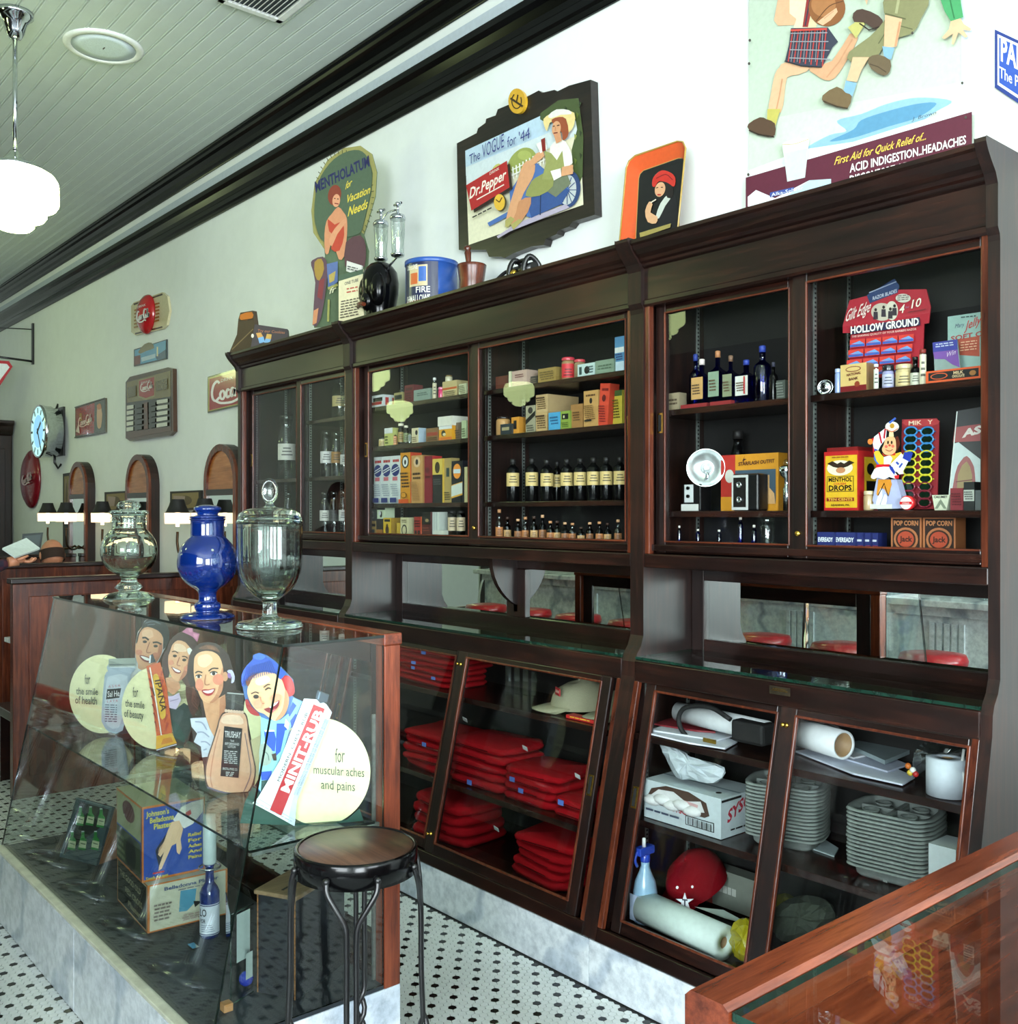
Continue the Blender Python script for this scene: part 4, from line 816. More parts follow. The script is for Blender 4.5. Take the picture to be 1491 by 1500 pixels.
carton(602.5, 619, 667, S3, y, (190, 144, 84), 'tall tan carton with oval portrait beside the orange carton', [('e', (210, 180, 140), .5, .86, .3, .11), ('e', K, .5, .86, .12, .06), L((70, 46, 24), .15, .48, .85, .66, 2), L((150, 108, 60), .15, .05, .85, .45, 12)], side=(150, 110, 60))
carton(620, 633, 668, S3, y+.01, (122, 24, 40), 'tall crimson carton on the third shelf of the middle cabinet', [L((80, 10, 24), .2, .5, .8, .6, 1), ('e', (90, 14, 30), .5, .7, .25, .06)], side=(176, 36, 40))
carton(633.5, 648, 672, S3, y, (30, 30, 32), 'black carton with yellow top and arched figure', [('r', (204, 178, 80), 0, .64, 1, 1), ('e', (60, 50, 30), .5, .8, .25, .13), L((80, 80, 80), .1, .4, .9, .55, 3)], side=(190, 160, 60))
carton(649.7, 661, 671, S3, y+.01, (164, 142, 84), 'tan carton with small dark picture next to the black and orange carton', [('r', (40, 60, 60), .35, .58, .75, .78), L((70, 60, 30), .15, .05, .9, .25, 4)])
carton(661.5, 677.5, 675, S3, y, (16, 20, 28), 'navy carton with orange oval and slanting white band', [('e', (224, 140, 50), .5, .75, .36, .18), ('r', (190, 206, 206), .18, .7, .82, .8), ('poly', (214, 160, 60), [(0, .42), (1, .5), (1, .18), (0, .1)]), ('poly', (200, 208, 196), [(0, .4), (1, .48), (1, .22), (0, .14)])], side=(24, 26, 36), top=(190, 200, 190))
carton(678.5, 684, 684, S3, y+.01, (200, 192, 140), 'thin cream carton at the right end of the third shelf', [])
carton(538.5, 550, 763, S4, y, (170, 140, 80), 'tan and black carton at the bottom left corner of the middle cabinet', [('r', K, 0, .6, 1, .8), ('r', (40, 50, 60), .1, .05, .9, .4)])
carton(538.5, 550, 746, VZ(544, 763, y), y, (52, 54, 58), 'dark grey carton stacked on the tan and black carton', [('r', (110, 110, 110), .15, .2, .85, .8), ('r', (44, 46, 50), .25, .3, .75, .7)])
carton(551, 560.5, 760, S4, y, (44, 38, 34), 'dark carton with tan base under the pale green carton', [('r', (160, 110, 50), 0, 0, 1, .35)])
carton(552.5, 564, 744, VZ(556, 760, y), y, (196, 214, 180), 'pale green carton with black top edge stacked on the dark carton', [('r', K, 0, .82, 1, 1), ('e', K, .5, .4, .14, .3), ('e', Wt, .35, .5, .16, .2)])
carton(561.5, 573, 758.6, S4, y-.01, (200, 164, 40), 'yellow carton with a black beehive on the bottom shelf', [('r', K, .15, .78, .85, .92), ('e', (60, 34, 20), .5, .3, .22, .26), ('e', (60, 34, 20), .5, .55, .13, .12)], side=(150, 116, 30))
carton(581, 586, 766, S4, y-.01, (190, 156, 50), 'small yellow carton next to the cream carton with the ring', [])
carton(586.5, 598, 758, S4, y-.01, (196, 190, 148), 'cream carton with a black ring on the bottom shelf', [('e', K, .5, .32, .34, .3), ('e', (196, 190, 148), .5, .32, .24, .22), L((120, 112, 80), .2, .7, .8, .9, 2)])
carton(606.5, 616.5, 757, S4, y-.01, (150, 40, 34), 'red carton with two black feet on the bottom shelf', [('r', K, .1, .1, .4, .3), ('r', K, .55, .1, .85, .3), L((60, 14, 14), .1, .45, .9, .85, 3)], side=(206, 96, 50))
carton(618, 630.5, 750, S4, y-.01, (74, 24, 24), 'dark red carton, tallest on the bottom shelf left side', [('r', K, 0, .5, 1, 1), ('e', (150, 130, 90), .6, .66, .2, .07), L((130, 60, 50), .1, .2, .9, .4, 2)])
carton(631.5, 643, 750, S4, y, (206, 214, 204), 'white ribbed carton right of the dark red carton', [('r', (150, 160, 160), .2, 0, .28, 1), ('r', (150, 160, 160), .45, 0, .53, 1), ('r', (150, 160, 160), .7, 0, .78, 1)])
for i, u in enumerate((657, 670)): bottle(u, 13, 748, S4, y-.005, AMBERG, 'dark wide bottle with cream label, %s of the pair on the bottom shelf' % ('left', 'right')[i], (190, 172, 140), K, .7, labz=(.25, .75), shoulder=.8, capr=1.1)
carton(634, 651, 777, S4, y-.025, (206, 210, 196), 'flat white pillbox lying in front on the bottom shelf', [], d=.04)
# right door
carton(723, 744, 551, S1, y+.03, (96, 50, 36), 'low dark red carton behind the top shelf of the middle cabinet, right door', [])
carton(745, 748.5, 544, S1, y, (206, 206, 170), 'thin white stick carton beside the pink cream carton', [])
carton(750, 771.5, 542.6, S1, y, (188, 160, 144), 'pinkish cream carton with a line of print', [L((110, 60, 60), .2, .55, .8, .8, 2)], d=.06)
carton(775, 787, 551, S1, y+.02, (60, 56, 50), 'small dark carton between the pinkish carton and tan carton', [L((120, 110, 90), .1, .2, .9, .8, 3)])
carton(788, 814, 539, S1, y, (150, 124, 66), 'tan carton left of the red jar', [L((100, 80, 40), .1, .2, .9, .8, 4)], d=.05)
jar(825, 20, 523, S1, y, (150, 120, 84), (200, 60, 76), 'jar with pink lid and red label on the top shelf', (196, 40, 50), lidh=.14)
jar(843, 17, 526, S1, y+.02, (140, 120, 90), (196, 70, 80), 'jar with pink lid and no label right of the red labelled jar', None, lidh=.14)
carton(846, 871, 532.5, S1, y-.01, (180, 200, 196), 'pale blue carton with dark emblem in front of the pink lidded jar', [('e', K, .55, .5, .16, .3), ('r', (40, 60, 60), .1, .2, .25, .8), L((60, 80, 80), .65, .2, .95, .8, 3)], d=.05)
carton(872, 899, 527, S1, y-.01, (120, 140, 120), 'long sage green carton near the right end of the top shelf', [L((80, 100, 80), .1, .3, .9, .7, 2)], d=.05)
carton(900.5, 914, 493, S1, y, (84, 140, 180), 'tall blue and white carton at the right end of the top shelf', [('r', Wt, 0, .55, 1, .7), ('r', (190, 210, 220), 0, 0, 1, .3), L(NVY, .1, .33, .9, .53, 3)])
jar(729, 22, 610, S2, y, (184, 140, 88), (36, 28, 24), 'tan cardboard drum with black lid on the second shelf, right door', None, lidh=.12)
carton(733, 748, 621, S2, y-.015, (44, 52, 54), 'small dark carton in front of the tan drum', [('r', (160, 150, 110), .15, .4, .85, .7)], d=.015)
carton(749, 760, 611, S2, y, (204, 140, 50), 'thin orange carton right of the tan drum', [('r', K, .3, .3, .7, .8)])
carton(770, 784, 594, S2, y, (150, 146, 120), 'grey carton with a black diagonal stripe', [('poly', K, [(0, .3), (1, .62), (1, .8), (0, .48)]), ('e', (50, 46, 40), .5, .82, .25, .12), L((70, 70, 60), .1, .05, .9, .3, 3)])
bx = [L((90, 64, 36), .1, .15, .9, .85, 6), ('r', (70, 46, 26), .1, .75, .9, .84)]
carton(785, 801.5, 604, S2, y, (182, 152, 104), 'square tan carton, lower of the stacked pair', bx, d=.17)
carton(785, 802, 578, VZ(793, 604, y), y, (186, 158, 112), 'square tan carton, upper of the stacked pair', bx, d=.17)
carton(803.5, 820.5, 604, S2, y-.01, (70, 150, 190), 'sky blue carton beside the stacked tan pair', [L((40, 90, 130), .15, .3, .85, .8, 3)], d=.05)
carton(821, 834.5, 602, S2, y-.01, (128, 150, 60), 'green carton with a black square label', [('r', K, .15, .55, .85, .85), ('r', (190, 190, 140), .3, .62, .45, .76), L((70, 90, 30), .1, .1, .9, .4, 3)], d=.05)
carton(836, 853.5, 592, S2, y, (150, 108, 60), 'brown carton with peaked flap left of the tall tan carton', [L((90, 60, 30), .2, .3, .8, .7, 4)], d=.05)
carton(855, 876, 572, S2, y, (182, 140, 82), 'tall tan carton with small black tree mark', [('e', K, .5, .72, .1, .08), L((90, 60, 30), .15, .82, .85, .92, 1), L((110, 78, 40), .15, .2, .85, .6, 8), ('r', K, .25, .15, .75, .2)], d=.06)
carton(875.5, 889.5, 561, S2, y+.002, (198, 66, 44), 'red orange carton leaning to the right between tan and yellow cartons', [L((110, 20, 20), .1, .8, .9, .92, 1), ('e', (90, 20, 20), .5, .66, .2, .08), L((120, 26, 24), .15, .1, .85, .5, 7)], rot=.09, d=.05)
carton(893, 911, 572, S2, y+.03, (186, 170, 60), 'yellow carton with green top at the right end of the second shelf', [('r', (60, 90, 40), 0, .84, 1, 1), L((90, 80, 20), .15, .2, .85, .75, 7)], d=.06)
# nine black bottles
for i, (u, v) in enumerate(((744, 672), (772, 671), (794, 673), (811, 676), (823.5, 672), (843, 671), (862.5, 670), (881.5, 669.5), (901.5, 669))):
    bottle(u, 19 if i != 3 else 14, v, S3, y+(.06 if i == 3 else 0), GLOSS if False else BLACK, 'black pharmacy bottle with cream label, %s from the left in its row' % ORD[i], (204, 178, 116), K, .36, labz=(.36, .67), shoulder=.74, group='black pharmacy bottles with cream labels', capr=1.3)
bt = [(727, 746, 'c'), (739, 757, 'a'), (754.5, 760, 'a'), (765.5, 757, 'c'), (778, 756, 'a'), (790.5, 754, 'k'), (802, 763, 'a'), (812, 763, 'a'), (823.5, 765, 'k'), (834.5, 766, 'c'), (847, 772, 'a'), (860, 765, 'a'), (874, 764, 'k'), (886, 766, 'k'), (901.5, 761, 'c')]
for i, (u, v, kk) in enumerate(bt):
    bottle(u, 11, v, S4, y-.01+.02*(i % 2), {'a': AMBERG, 'c': CLEAR, 'k': BLACK}[kk], 'small corked medicine bottle, %s from the left on the bottom shelf' % ORD[i], ((176, 116, 70), (190, 150, 100), (150, 100, 64))[i % 3], ((196, 140, 96), (60, 40, 30), (206, 160, 120))[i % 3], .42, labz=(.05, .4), group='small corked bottles on the bottom shelf', n=10, shoulder=.55)
# ================================================================ FAR CABINET: apothecary jars
for u, w_, v, z, lb, lab in ((408, 26, 607, 1.745, (200, 200, 190), 'large glass apothecary jar with paper label behind the far cabinet left door'), (488, 25, 552, 2.045, (176, 160, 110), 'large glass apothecary jar with tan label on the top shelf of the far cabinet'), (500, 14, 556, 2.045, None, 'unlabelled glass apothecary jar at the right end of the far top shelf'), (470, 18, 630, 1.745, (206, 206, 200), 'glass apothecary jar with tilted white label on the far middle shelf'), (486, 15, 632, 1.745, (150, 110, 60), 'glass apothecary jar with brown label on the far middle shelf'), (499, 13, 640, 1.745, (190, 190, 184), 'small glass apothecary jar at the right of the far middle shelf'), (416, 13, 720, 1.447, None, 'glass apothecary jar on the floor of the far cabinet, left door'), (469, 15, 720, 1.447, (200, 200, 190), 'glass apothecary jar, left of the three on the far bottom shelf'), (483, 14, 719, 1.447, (60, 60, 60), 'glass apothecary jar, middle of the three on the far bottom shelf'), (497, 14, 718, 1.447, (200, 200, 196), 'glass apothecary jar, right of the three on the far bottom shelf')):
    bottle(u, w_, v, z, 2.67, CLEAR, lab, lb, cap=(170, 180, 180), neck=.72, capm=CLEAR, labz=(.3, .55), name='apothecary_jar', cat='jar', shoulder=.68, capr=1.1, n=20, group='apothecary jars in the far cabinet')
# ================================================================ NEAR CABINET, left door
A3, B3, C3 = 1.905, 1.56, 1.447
carton(972, 994.5, 576, A3, y, (150, 136, 110), 'low cream carton at the left end beside the cobalt bottles', [L((80, 66, 50), .1, .3, .9, .7, 2)], d=.04)
for i, (u, w_, v, gl, lb, cp, lab, yy) in enumerate(((1013, 18, 518, BLUEG, None, (40, 60, 140), 'cobalt bottle with glass stopper, furthest left of the blue bottles', y+.06), (1021, 22, 525, BLUEG, (190, 148, 92), (214, 200, 196), 'cobalt bottle with tan label and white stopper', y), (1045, 20, 513, BLUEG, (130, 150, 128), (176, 120, 80), 'cobalt bottle with green and tan label and cork', y), (1065, 17, 520, BLUEG, (134, 140, 110), (120, 90, 70), 'cobalt bottle with olive label, fourth of the blue bottles', y+.01), (1086, 23, 526, BLUEG, (206, 206, 198), (40, 60, 150), 'cobalt bottle with white label and red stripe', y-.01), (1109, 26, 505, BLUEG, None, (40, 60, 150), 'largest cobalt bottle without label', y), (1129, 13, 530, BLACK, None, (60, 60, 80), 'dark bottle right of the largest cobalt bottle', y+.01))):
    bottle(u, w_, v, A3, yy, gl, lab, lb, cp, .34, sq=lb is not None, labz=(.18, .62), shoulder=.62, lops=[L((90, 70, 50), .1, .2, .8, .7, 4)]+([('r', RED, .78, .05, .9, .95)] if i == 4 else []), group='blue bottles in the near cabinet')
carton(1137, 1150, 557, A3, y, (78, 84, 78), 'grey printed carton next to the door stile, near cabinet', [L((130, 136, 130), .1, .1, .9, .9, 6)], d=.05)
for i, (a, b) in enumerate(((997, 1035), (1040, 1070))): carton(a, b, 592-i*3, A3, y-.03, (130, 34, 36), 'flat red pillbox lying in front of the cobalt bottles, %s one' % ('left', 'right')[i], [], d=.022)
# camera with flash reflector
R = thing('flash_camera', 'small black camera with a big round silver flash reflector', 'camera', (UX(1013, y), y+.03, B3))
xa, xb = UX(1000, y), UX(1026, y); zc = VZ(1013, 709, y)
m = MB().box(xa, y, B3+.0005, xb, y+.06, zc, K); m.build('body', IRON, R, bev=.004)
m = MB().box(UX(1003, y), y-.002, VZ(1010, 736, y), UX(1015.5, y), y, zc-.002, (196, 200, 200)); m.build('front_plate', METALP, R)
for v in (715, 727): MB().lathe([(.006, 0), (.006, .006), (.004, .007), (0, .005)], n=12, T=Matrix.Translation((UX(1009, y), y-.002, VZ(1009, v, y))) @ Matrix.Rotation(PI/2, 4, 'X')).build('lens', BLACK, R)
MB().box(UX(998, y), y-.001, B3+.001, UX(1023, y), y+.001, VZ(1010, 738.5, y), (200, 200, 196)).build('name_strip', METALP, R)
c = PY(1029, 685.5, y+.015); rr = 28*pxm(1029, y+.015)
T = Matrix.Translation((c.x, c.y+.02, c.z)) @ Matrix.Rotation(math.atan2(-c.x, -c.y)*0-.65, 4, 'Z') @ Matrix.Rotation(PI/2, 4, 'X')
T = Matrix.Translation((c.x, c.y+.02, c.z)) @ Matrix.Rotation(.6, 4, 'Z') @ Matrix.Rotation(PI/2, 4, 'X')
MB().lathe([(rr, .03), (rr*.98, .033), (rr*.93, .026), (rr*.7, .012), (rr*.4, .004), (rr*.28, .003), (rr*.26, .008), (rr*.1, .012), (0, .012)], n=36, T=T, cap=False).build('reflector', plain('brushed_reflector', (214, 220, 220), .32, .85, .05), R)
MB().tube([(c.x, c.y+.02, c.z), (c.x+.01, y+.03, c.z-.03), (xb-.01, y+.03, zc)], .008, 8).build('flash_arm', CHROME, R)
carton(1056, 1140, 665, B3, y+.045, (206, 140, 34), 'yellow flash outfit box with red panel and diver picture', [('r', (178, 44, 34), 0, .0, .26, 1), ('r', (206, 140, 34), 0, 0, .26, .25), ('r', (60, 80, 96), .26, .12, .96, .72), ('e', (200, 200, 190), .16, .62, .08, .12), ('t', (70, 30, 20), 'STARFLASH OUTFIT', .32, .8, .94, .06, .05), ('poly', (60, 20, 20), [(.38, .86), (.41, .92), (.44, .98), (.42, .92), (.47, .91), (.42, .89), (.41, .84), (.4, .89)]), ('poly', (206, 160, 110), [(.78, .12), (.75, .3), (.8, .42), (.82, .62), (.86, .62), (.86, .4), (.94, .3), (.96, .12)]), ('r', (206, 140, 34), .26, .0, 1, .1)], d=.05)
R = thing('box_camera', 'twin lens box camera with silver face in front of the yellow box', 'camera', (UX(1090, y), y+.02, B3))
xa, xb, zt = UX(1072, y-.02), UX(1097, y-.02), VZ(1085, 694, y-.02)
MB().box(xa, y-.02, B3+.0005, xb+.035, y+.035, zt, K).build('body', IRON, R, bev=.006)
m = MB().box(xa+.001, y-.0225, B3+.003, xb-.003, y-.02, zt-.004, (190, 192, 190)); m.box(xa+.008, y-.0235, B3+.012, xb-.01, y-.0225, zt-.012, K); m.build('face_plate', METALP, R)
for k in (.3, .7): MB().lathe([(.0105, 0), (.0105, .005), (.008, .006), (.006, .003), (0, .003)], n=16, T=Matrix.Translation(((xa+xb)/2-.001, y-.0235, B3+(zt-B3)*k)) @ Matrix.Rotation(PI/2, 4, 'X')).build('lens', CHROME, R)
R = thing('flash_gun', 'chrome flash attachment standing at the right of the yellow box', 'flash', (UX(1147, y), y, B3))
x = UX(1147, y); MB().lathe([(.012, 0), (.012, .07), (.008, .075), (.008, .1), (.02, .11), (.026, .135), (.02, .14)], (x, y+.02, B3+.0005), 14).build('handle', CHROME, R); MB().ball((x, y+.02, B3+.15), .012, 10).build('bulb', CLEAR, R)
bottle(1074, 22, 630, B3, y+.12, BLACK, 'dark round bottle behind the yellow flash outfit box', None, K, .6)
for i, (u, w_, v) in enumerate(((993, 6, 770), (1020, 7, 775), (1051, 7, 776), (1082, 8, 756), (1102, 8, 769))):
    bottle(u, w_, v, C3, y, BLUEG, 'tiny cobalt vial on the bottom shelf of the near cabinet, %s from the left' % ORD[i], None, (220, 214, 206), .45, group='tiny cobalt vials', n=10)
jar(1117, 22, 757, C3, y+.01, (190, 200, 200), (190, 200, 200), 'clear glass jar right of the tiny cobalt vials', mat=CLEAR, lidm=CLEAR)
# ================================================================ NEAR CABINET, right door
c = PY(1206, 563.5, y); rr = 11.5*pxm(1206, y); R = thing('round_tin', 'round silver embossed tin standing on edge at the left', 'tin', (c.x, y+.01, A3))
T = Matrix.Translation((c.x, y+.02, A3+rr+.0005)) @ Matrix.Rotation(.3, 4, 'Z') @ Matrix.Rotation(PI/2, 4, 'X'); MB().lathe([(rr, 0), (rr, .02), (rr*.92, .023), (rr*.88, .02), (rr*.5, .021), (rr*.4, .024), (0, .024)], n=28, T=T).build('body', CHROME, R)
m = MB()
for i in range(7): a = i*.9; m.tube([(c.x+rr*.6*math.cos(a), y-.006, A3+rr+rr*.6*math.sin(a)), (c.x+rr*.15*math.cos(a+.6), y-.008, A3+rr+rr*.15*math.sin(a+.6))], .0012, 5)
m.build('embossing', IRON, R)
jar(1225, 9.5, 540, A3, y, (140, 156, 200), (170, 184, 220), 'pale blue cylindrical tube standing beside the cream and red bank', None, name='tube', cat='tube', lidh=.15)
# razor blade display card
yc = y+.07; R = thing('blade_card', 'red display card of razor blade packets reading HOLLOW GROUND', 'display card', (UX(1300, yc), yc, A3))
def Q(st, s=5.522, ou=1180, ov=390): return [(ou+a/s, ov+b/s) for a, b in pp(st)]
A = Art((0, yc, 0), (0, 1, 0)); A.slab((168, 32, 48), Q('355,275 500,238 720,110 745,190 975,185 1010,330 995,460 957,466 945,900 345,900 365,540 300,540 300,480 315,420'), .004); A.k = 2
A.poly((40, 60, 100), Q('495,235 720,100 760,160 745,215 520,300')); A.line((150, 160, 180), Q('515,215 735,125'), 1.5); A.text((200, 206, 214), 'RAZOR BLADES', Q('545,275')[0], Q('740,212')[0], 5, (0, -1), .01)
A.ell((190, 180, 160), *Q('620,370')[0], 16, 13); A.ell((206, 200, 180), *Q('700,360')[0], 9, 14)
for q in ('570,380', '635,360', '690,375', '725,350'): u, v = Q(q)[0]; A.ell((40, 26, 26), u, v-5, 2, 2.4); A.poly((50, 40, 50), [(u-3, v-2), (u+3, v-2), (u+3.4, v+9), (u-3.4, v+9)])
A.ell((200, 196, 180), *Q('795,260')[0], 11, 6.5); A.fill((60, 40, 40), *Q('750,235')[0], *Q('845,285')[0], -.1, 3, 1)
A.text((226, 206, 196), 'Gilt Edge', Q('325,455')[0], Q('525,372')[0], 16, (0, -1), .01, .4); A.text((236, 226, 206), '4', Q('765,385')[0], Q('805,378')[0], 12, (0, -1), .01, .2); A.text((236, 226, 206), '10', Q('865,345')[0], Q('940,325')[0], 12, (0, -1), .01, .2); A.text((150, 120, 150), 'for', Q('820,345')[0], Q('850,338')[0], 3, (0, -1)); A.line((110, 20, 34), Q('840,375 985,350'), 1.2)
A.poly((44, 40, 70), Q('372,500 935,415 940,480 376,556')); A.text((238, 236, 226), 'HOLLOW GROUND', Q('378,550')[0], Q('928,478')[0], 10.5, (0, -1), .03)
A.text((230, 190, 180), 'THE SHAVING QUALITY OF YOUR BARBERS RAZOR', Q('385,582')[0], Q('910,518')[0], 3, (0, -1), .01)
for r_ in range(4):
    for c_ in range(4):
        a, b = 372+c_*133-r_*7, 610+r_*82-c_*13
        A.poly((206, 60, 50), Q('%f,%f %f,%f %f,%f %f,%f' % (a, b-8, a+122, b-20, a+122, b+42, a, b+54))); A.poly((110, 150, 206), Q('%f,%f %f,%f %f,%f' % (a+10, b+24, a+80, b-4, a+120, b+20))); A.poly((60, 90, 170), Q('%f,%f %f,%f %f,%f %f,%f' % (a+2, b+30, a+120, b+18, a+120, b+38, a+2, b+50)))
A.build('card', PAINT, R)
carton(1231, 1269, 533, A3, y, (206, 176, 112), 'cream and dark red toy bank tin left of the white stick', [('r', (116, 30, 34), 0, 0, 1, .24), ('e', (130, 70, 50), .5, .82, .3, .1), ('e', (206, 176, 112), .5, .82, .26, .07), ('t', (110, 50, 40), 'NATIONAL', .25, .58, .8, .09, .08), ('t', (90, 40, 34), 'BANK', .34, .42, .7, .09, .08), ('e', (140, 60, 40), .66, .28, .1, .1)], side=(150, 120, 80), d=.05, mat=TIN, name='bank_tin', cat='tin')
bottle(1281.5, 6.5, 533, A3, y-.005, CLEAR, 'slim white topped stick between the bank tin and the dark lidded jar', (210, 212, 196), (220, 220, 214), .9, labz=(.05, .8))
jar(1296.5, 17, 534, A3, y, (150, 150, 190), (34, 36, 40), 'jar with dark lid and lavender label', (176, 176, 200), lidh=.25)
jar(1318, 24, 533, A3, y, (196, 176, 130), (206, 190, 150), 'cream ointment jar, largest jar under the razor card', (206, 184, 132), lidh=.2)
bottle(1337, 14, 522, A3, y, BLACK, 'small black bottle with cream label beside the ointment jar', (190, 190, 170), K, .5, labz=(.05, .45), shoulder=.55)
bottle(1349.5, 9, 511, A3, y, CLEAR, 'slim cream tube bottle with red cap right of the razor card', (214, 206, 180), (140, 50, 40), .85, labz=(.02, .85), shoulder=.85)
A = Art((0, y+.08, 0), (0, 1, 0)); A.slab((150, 182, 176), '1388,464 1436,457 1436,546 1388,548', .004); A.k = 2
A.poly((176, 84, 66), '1403,497 1435,492 1435,522 1404,520'); A.text((70, 80, 110), 'Mary', (1399, 481), (1412, 478), 6, (0, -1), 0, .2); A.text((186, 60, 60), 'Jelly', (1413, 484), (1436, 474), 12, (0, -1), .01, .3); A.text((170, 60, 60), 'SOFT C', (1393, 500), (1438, 492), 7, (0, -1), .02); A.fill((60, 80, 80), 1408, 463, 1430, 467, -.1, 1, 1.6); A.fill((230, 180, 150), 1408, 500, 1432, 516, -.12, 4, 1.5)
tag(A.build('display_card', PAINT), 'mint green card with red lettering at the far right of the near cabinet', 'display card')
A = Art((0, y+.03, 0), (0, 1, 0)); A.slab((140, 160, 156), '1366,502 1402,497 1407,540 1404,545 1369,548 1368,525', .004); A.k = 2; A.poly((62, 66, 150), '1366,502 1402,497 1403,512 1367,516'); A.poly((120, 80, 160), '1367,516 1403,512 1406,538 1395,534 1384,526 1369,526'); A.fill((190, 196, 220), 1371, 503, 1398, 510, -.12, 2, 1.6); A.text((220, 200, 226), 'Win', (1386, 524), (1400, 519), 7, (0, -1), 0, .3)
tag(A.build('display_card', PAINT), 'small purple and blue card in front of the mint green card', 'display card')
carton(1356, 1436, 540, A3, y-.02, (206, 84, 40), 'long orange box with a black lozenge label', [('r', K, .05, .2, .97, .85), ('e', (206, 84, 40), .25, .52, .16, .26), ('e', K, .25, .52, .14, .2), ('t', (206, 180, 140), 'MILK', .52, .55, .7, .22), ('t', (206, 180, 140), 'CHOCOLATE', .5, .28, .72, .2), ('e', (150, 100, 50), .87, .5, .06, .2)], d=.06)
# menthol tin
x0, x1, zt = UX(1207, y), UX(1257, y), VZ(1232, 661, y); R = thing('menthol_tin', 'red and yellow MENTHOL DROPS tin with spread eagle', 'tin', ((x0+x1)/2, y+.05, B3))
m = MB().box(x0, y, B3+.0005, x1, y+.11, zt, (178, 36, 36)); ye = (214, 170, 40)
f = Face(m, (x0, y, B3), (x1-x0, 0, 0), (0, 0, zt-B3)); f.r(ye, .04, .05, .97, .93); f.e((226, 220, 190), .47, .72, .38, .13); f.poly((50, 36, 24), [(.1, .8), (.25, .84), (.4, .79), (.5, .82), (.6, .79), (.75, .84), (.9, .8), (.7, .74), (.58, .72), (.5, .68), (.42, .72), (.28, .74)]); f.e((190, 130, 90), .5, .68, .14, .05); f.r(K, .1, .32, .88, .58); f.r(ye, .115, .33, .865, .57); f.t(K, 'MENTHOL', .15, .49, .84, .07); f.t((190, 60, 40), 'COUGH', .3, .435, .66, .035); f.t(K, 'DROPS', .16, .34, .83, .085); f.r((130, 36, 30), .1, .16, .9, .22); f.t((214, 170, 60), 'TEN CENTS', .14, .17, .86, .04); f.t((70, 40, 20), 'READING, PA.', .24, .08, .78, .03); f.l((150, 90, 30), .25, .88, .75, .92, 1)
g = Face(m, (x1, y, B3), (0, .11, 0), (0, 0, zt-B3)); g.r(ye, .3, .08, .95, .9); g.e(K, .62, .7, .2, .1); g.r(K, .4, .3, .9, .5); m.build('body', TIN, R, bev=0)
MB().box(x0+.006, y+.006, zt, x1-.006, y+.104, zt+.012, (120, 26, 26)).build('lid', TIN, R)
jar(1268.5, 15, 719, B3, y-.01, (176, 150, 112), (206, 186, 150), 'small cork coloured pot between the menthol tin and the figure', None, lidh=.2)
# standing drum-major figure
ym = y-.005; R = thing('advertising_figure', 'cut-out drum majorette figure in white skirt holding a blue tube', 'figure', (UX(1300, ym), ym, B3))
def Q2(st): return Q(st, 5.522, 1180, 590)
A = Art((0, ym, 0), (0, 1, 0)); A.slab((176, 180, 214), Q2('585,560 640,620 735,620 775,760 790,855 575,860 540,790'), .03)
A.slab((214, 214, 206), Q2('500,830 520,820 700,820 700,858 500,858'), .035)
A.k = 0; A.slab((214, 140, 50), Q2('590,620 690,620 700,660 670,755 640,700 615,690 585,755 575,740'), .006); A.k = 2; A.poly((214, 214, 206), Q2('500,830 520,820 700,820 700,858 500,858')); A.poly((176, 180, 214), Q2('640,640 735,625 772,760 786,852 704,856 700,818 660,818 690,700')); A.poly((176, 180, 214), Q2('586,640 600,640 590,740 575,815 548,822')); A.poly((214, 140, 50), Q2('590,620 690,620 700,660 670,755 640,700 615,690 585,755 575,740'))
A.poly((226, 226, 226), Q2('585,765 610,690 625,755 600,822 570,822'), 2); A.poly((226, 226, 226), Q2('640,740 660,755 655,822 610,822 620,790'), 2); A.line((40, 30, 24), Q2('590,750 640,650 650,690 672,755'), 1.2)
A.poly((206, 36, 44), Q2('520,300 560,280 575,330 555,410 548,400 550,330')); A.ell((226, 130, 60), *Q2('527,315')[0], 3.8, 4.2); A.poly((228, 230, 236), Q2('548,330 560,275 650,205 660,225 655,290 610,350 590,390 560,380')); A.line((190, 30, 44), Q2('600,240 620,330'), 2.4); A.line((190, 30, 44), Q2('650,210 640,290'), 2.4); A.poly((60, 80, 180), Q2('560,370 590,380 590,400 565,390'))
A.poly((224, 188, 60), Q2('560,400 600,390 640,440 740,410 780,400 775,430 720,470 700,500 620,520 570,470'), 2); A.poly((70, 110, 200), Q2('560,410 580,470 620,520 600,520 560,460')); A.poly((238, 238, 238), Q2('640,440 690,425 710,450 690,500 640,500'))
A.poly((228, 178, 130), Q2('655,290 690,275 730,285 740,350 735,395 700,422 650,418 625,380 640,340'), 3); A.poly((90, 40, 30), Q2('735,280 755,270 775,330 745,400 740,340')); A.poly((206, 60, 40), Q2('625,405 650,425 700,425 735,400 735,425 640,432'))
for q in ('676,322', '706,322'): A.ell((30, 24, 24), *Q2(q)[0], 1.2, 2.6)
A.ell((224, 110, 90), *Q2('662,355')[0], 2.2, 2.2); A.ell((224, 110, 90), *Q2('716,352')[0], 2.2, 2.2); A.ell((206, 80, 60), *Q2('690,345')[0], 1.8, 1.6); A.line((150, 50, 50), Q2('658,380 690,392 716,378'), 1, 3)
A.poly((230, 210, 160), Q2('690,225 720,225 725,275 685,275')); A.ell((232, 226, 206), *Q2('712,195')[0], 10, 7.5); A.ell((190, 140, 50), *Q2('712,188')[0], 3.4, 3.6); A.line((210, 90, 60), Q2('665,215 712,235 760,210'), 1.2, 4); A.line((70, 100, 190), Q2('690,165 742,125'), 3)
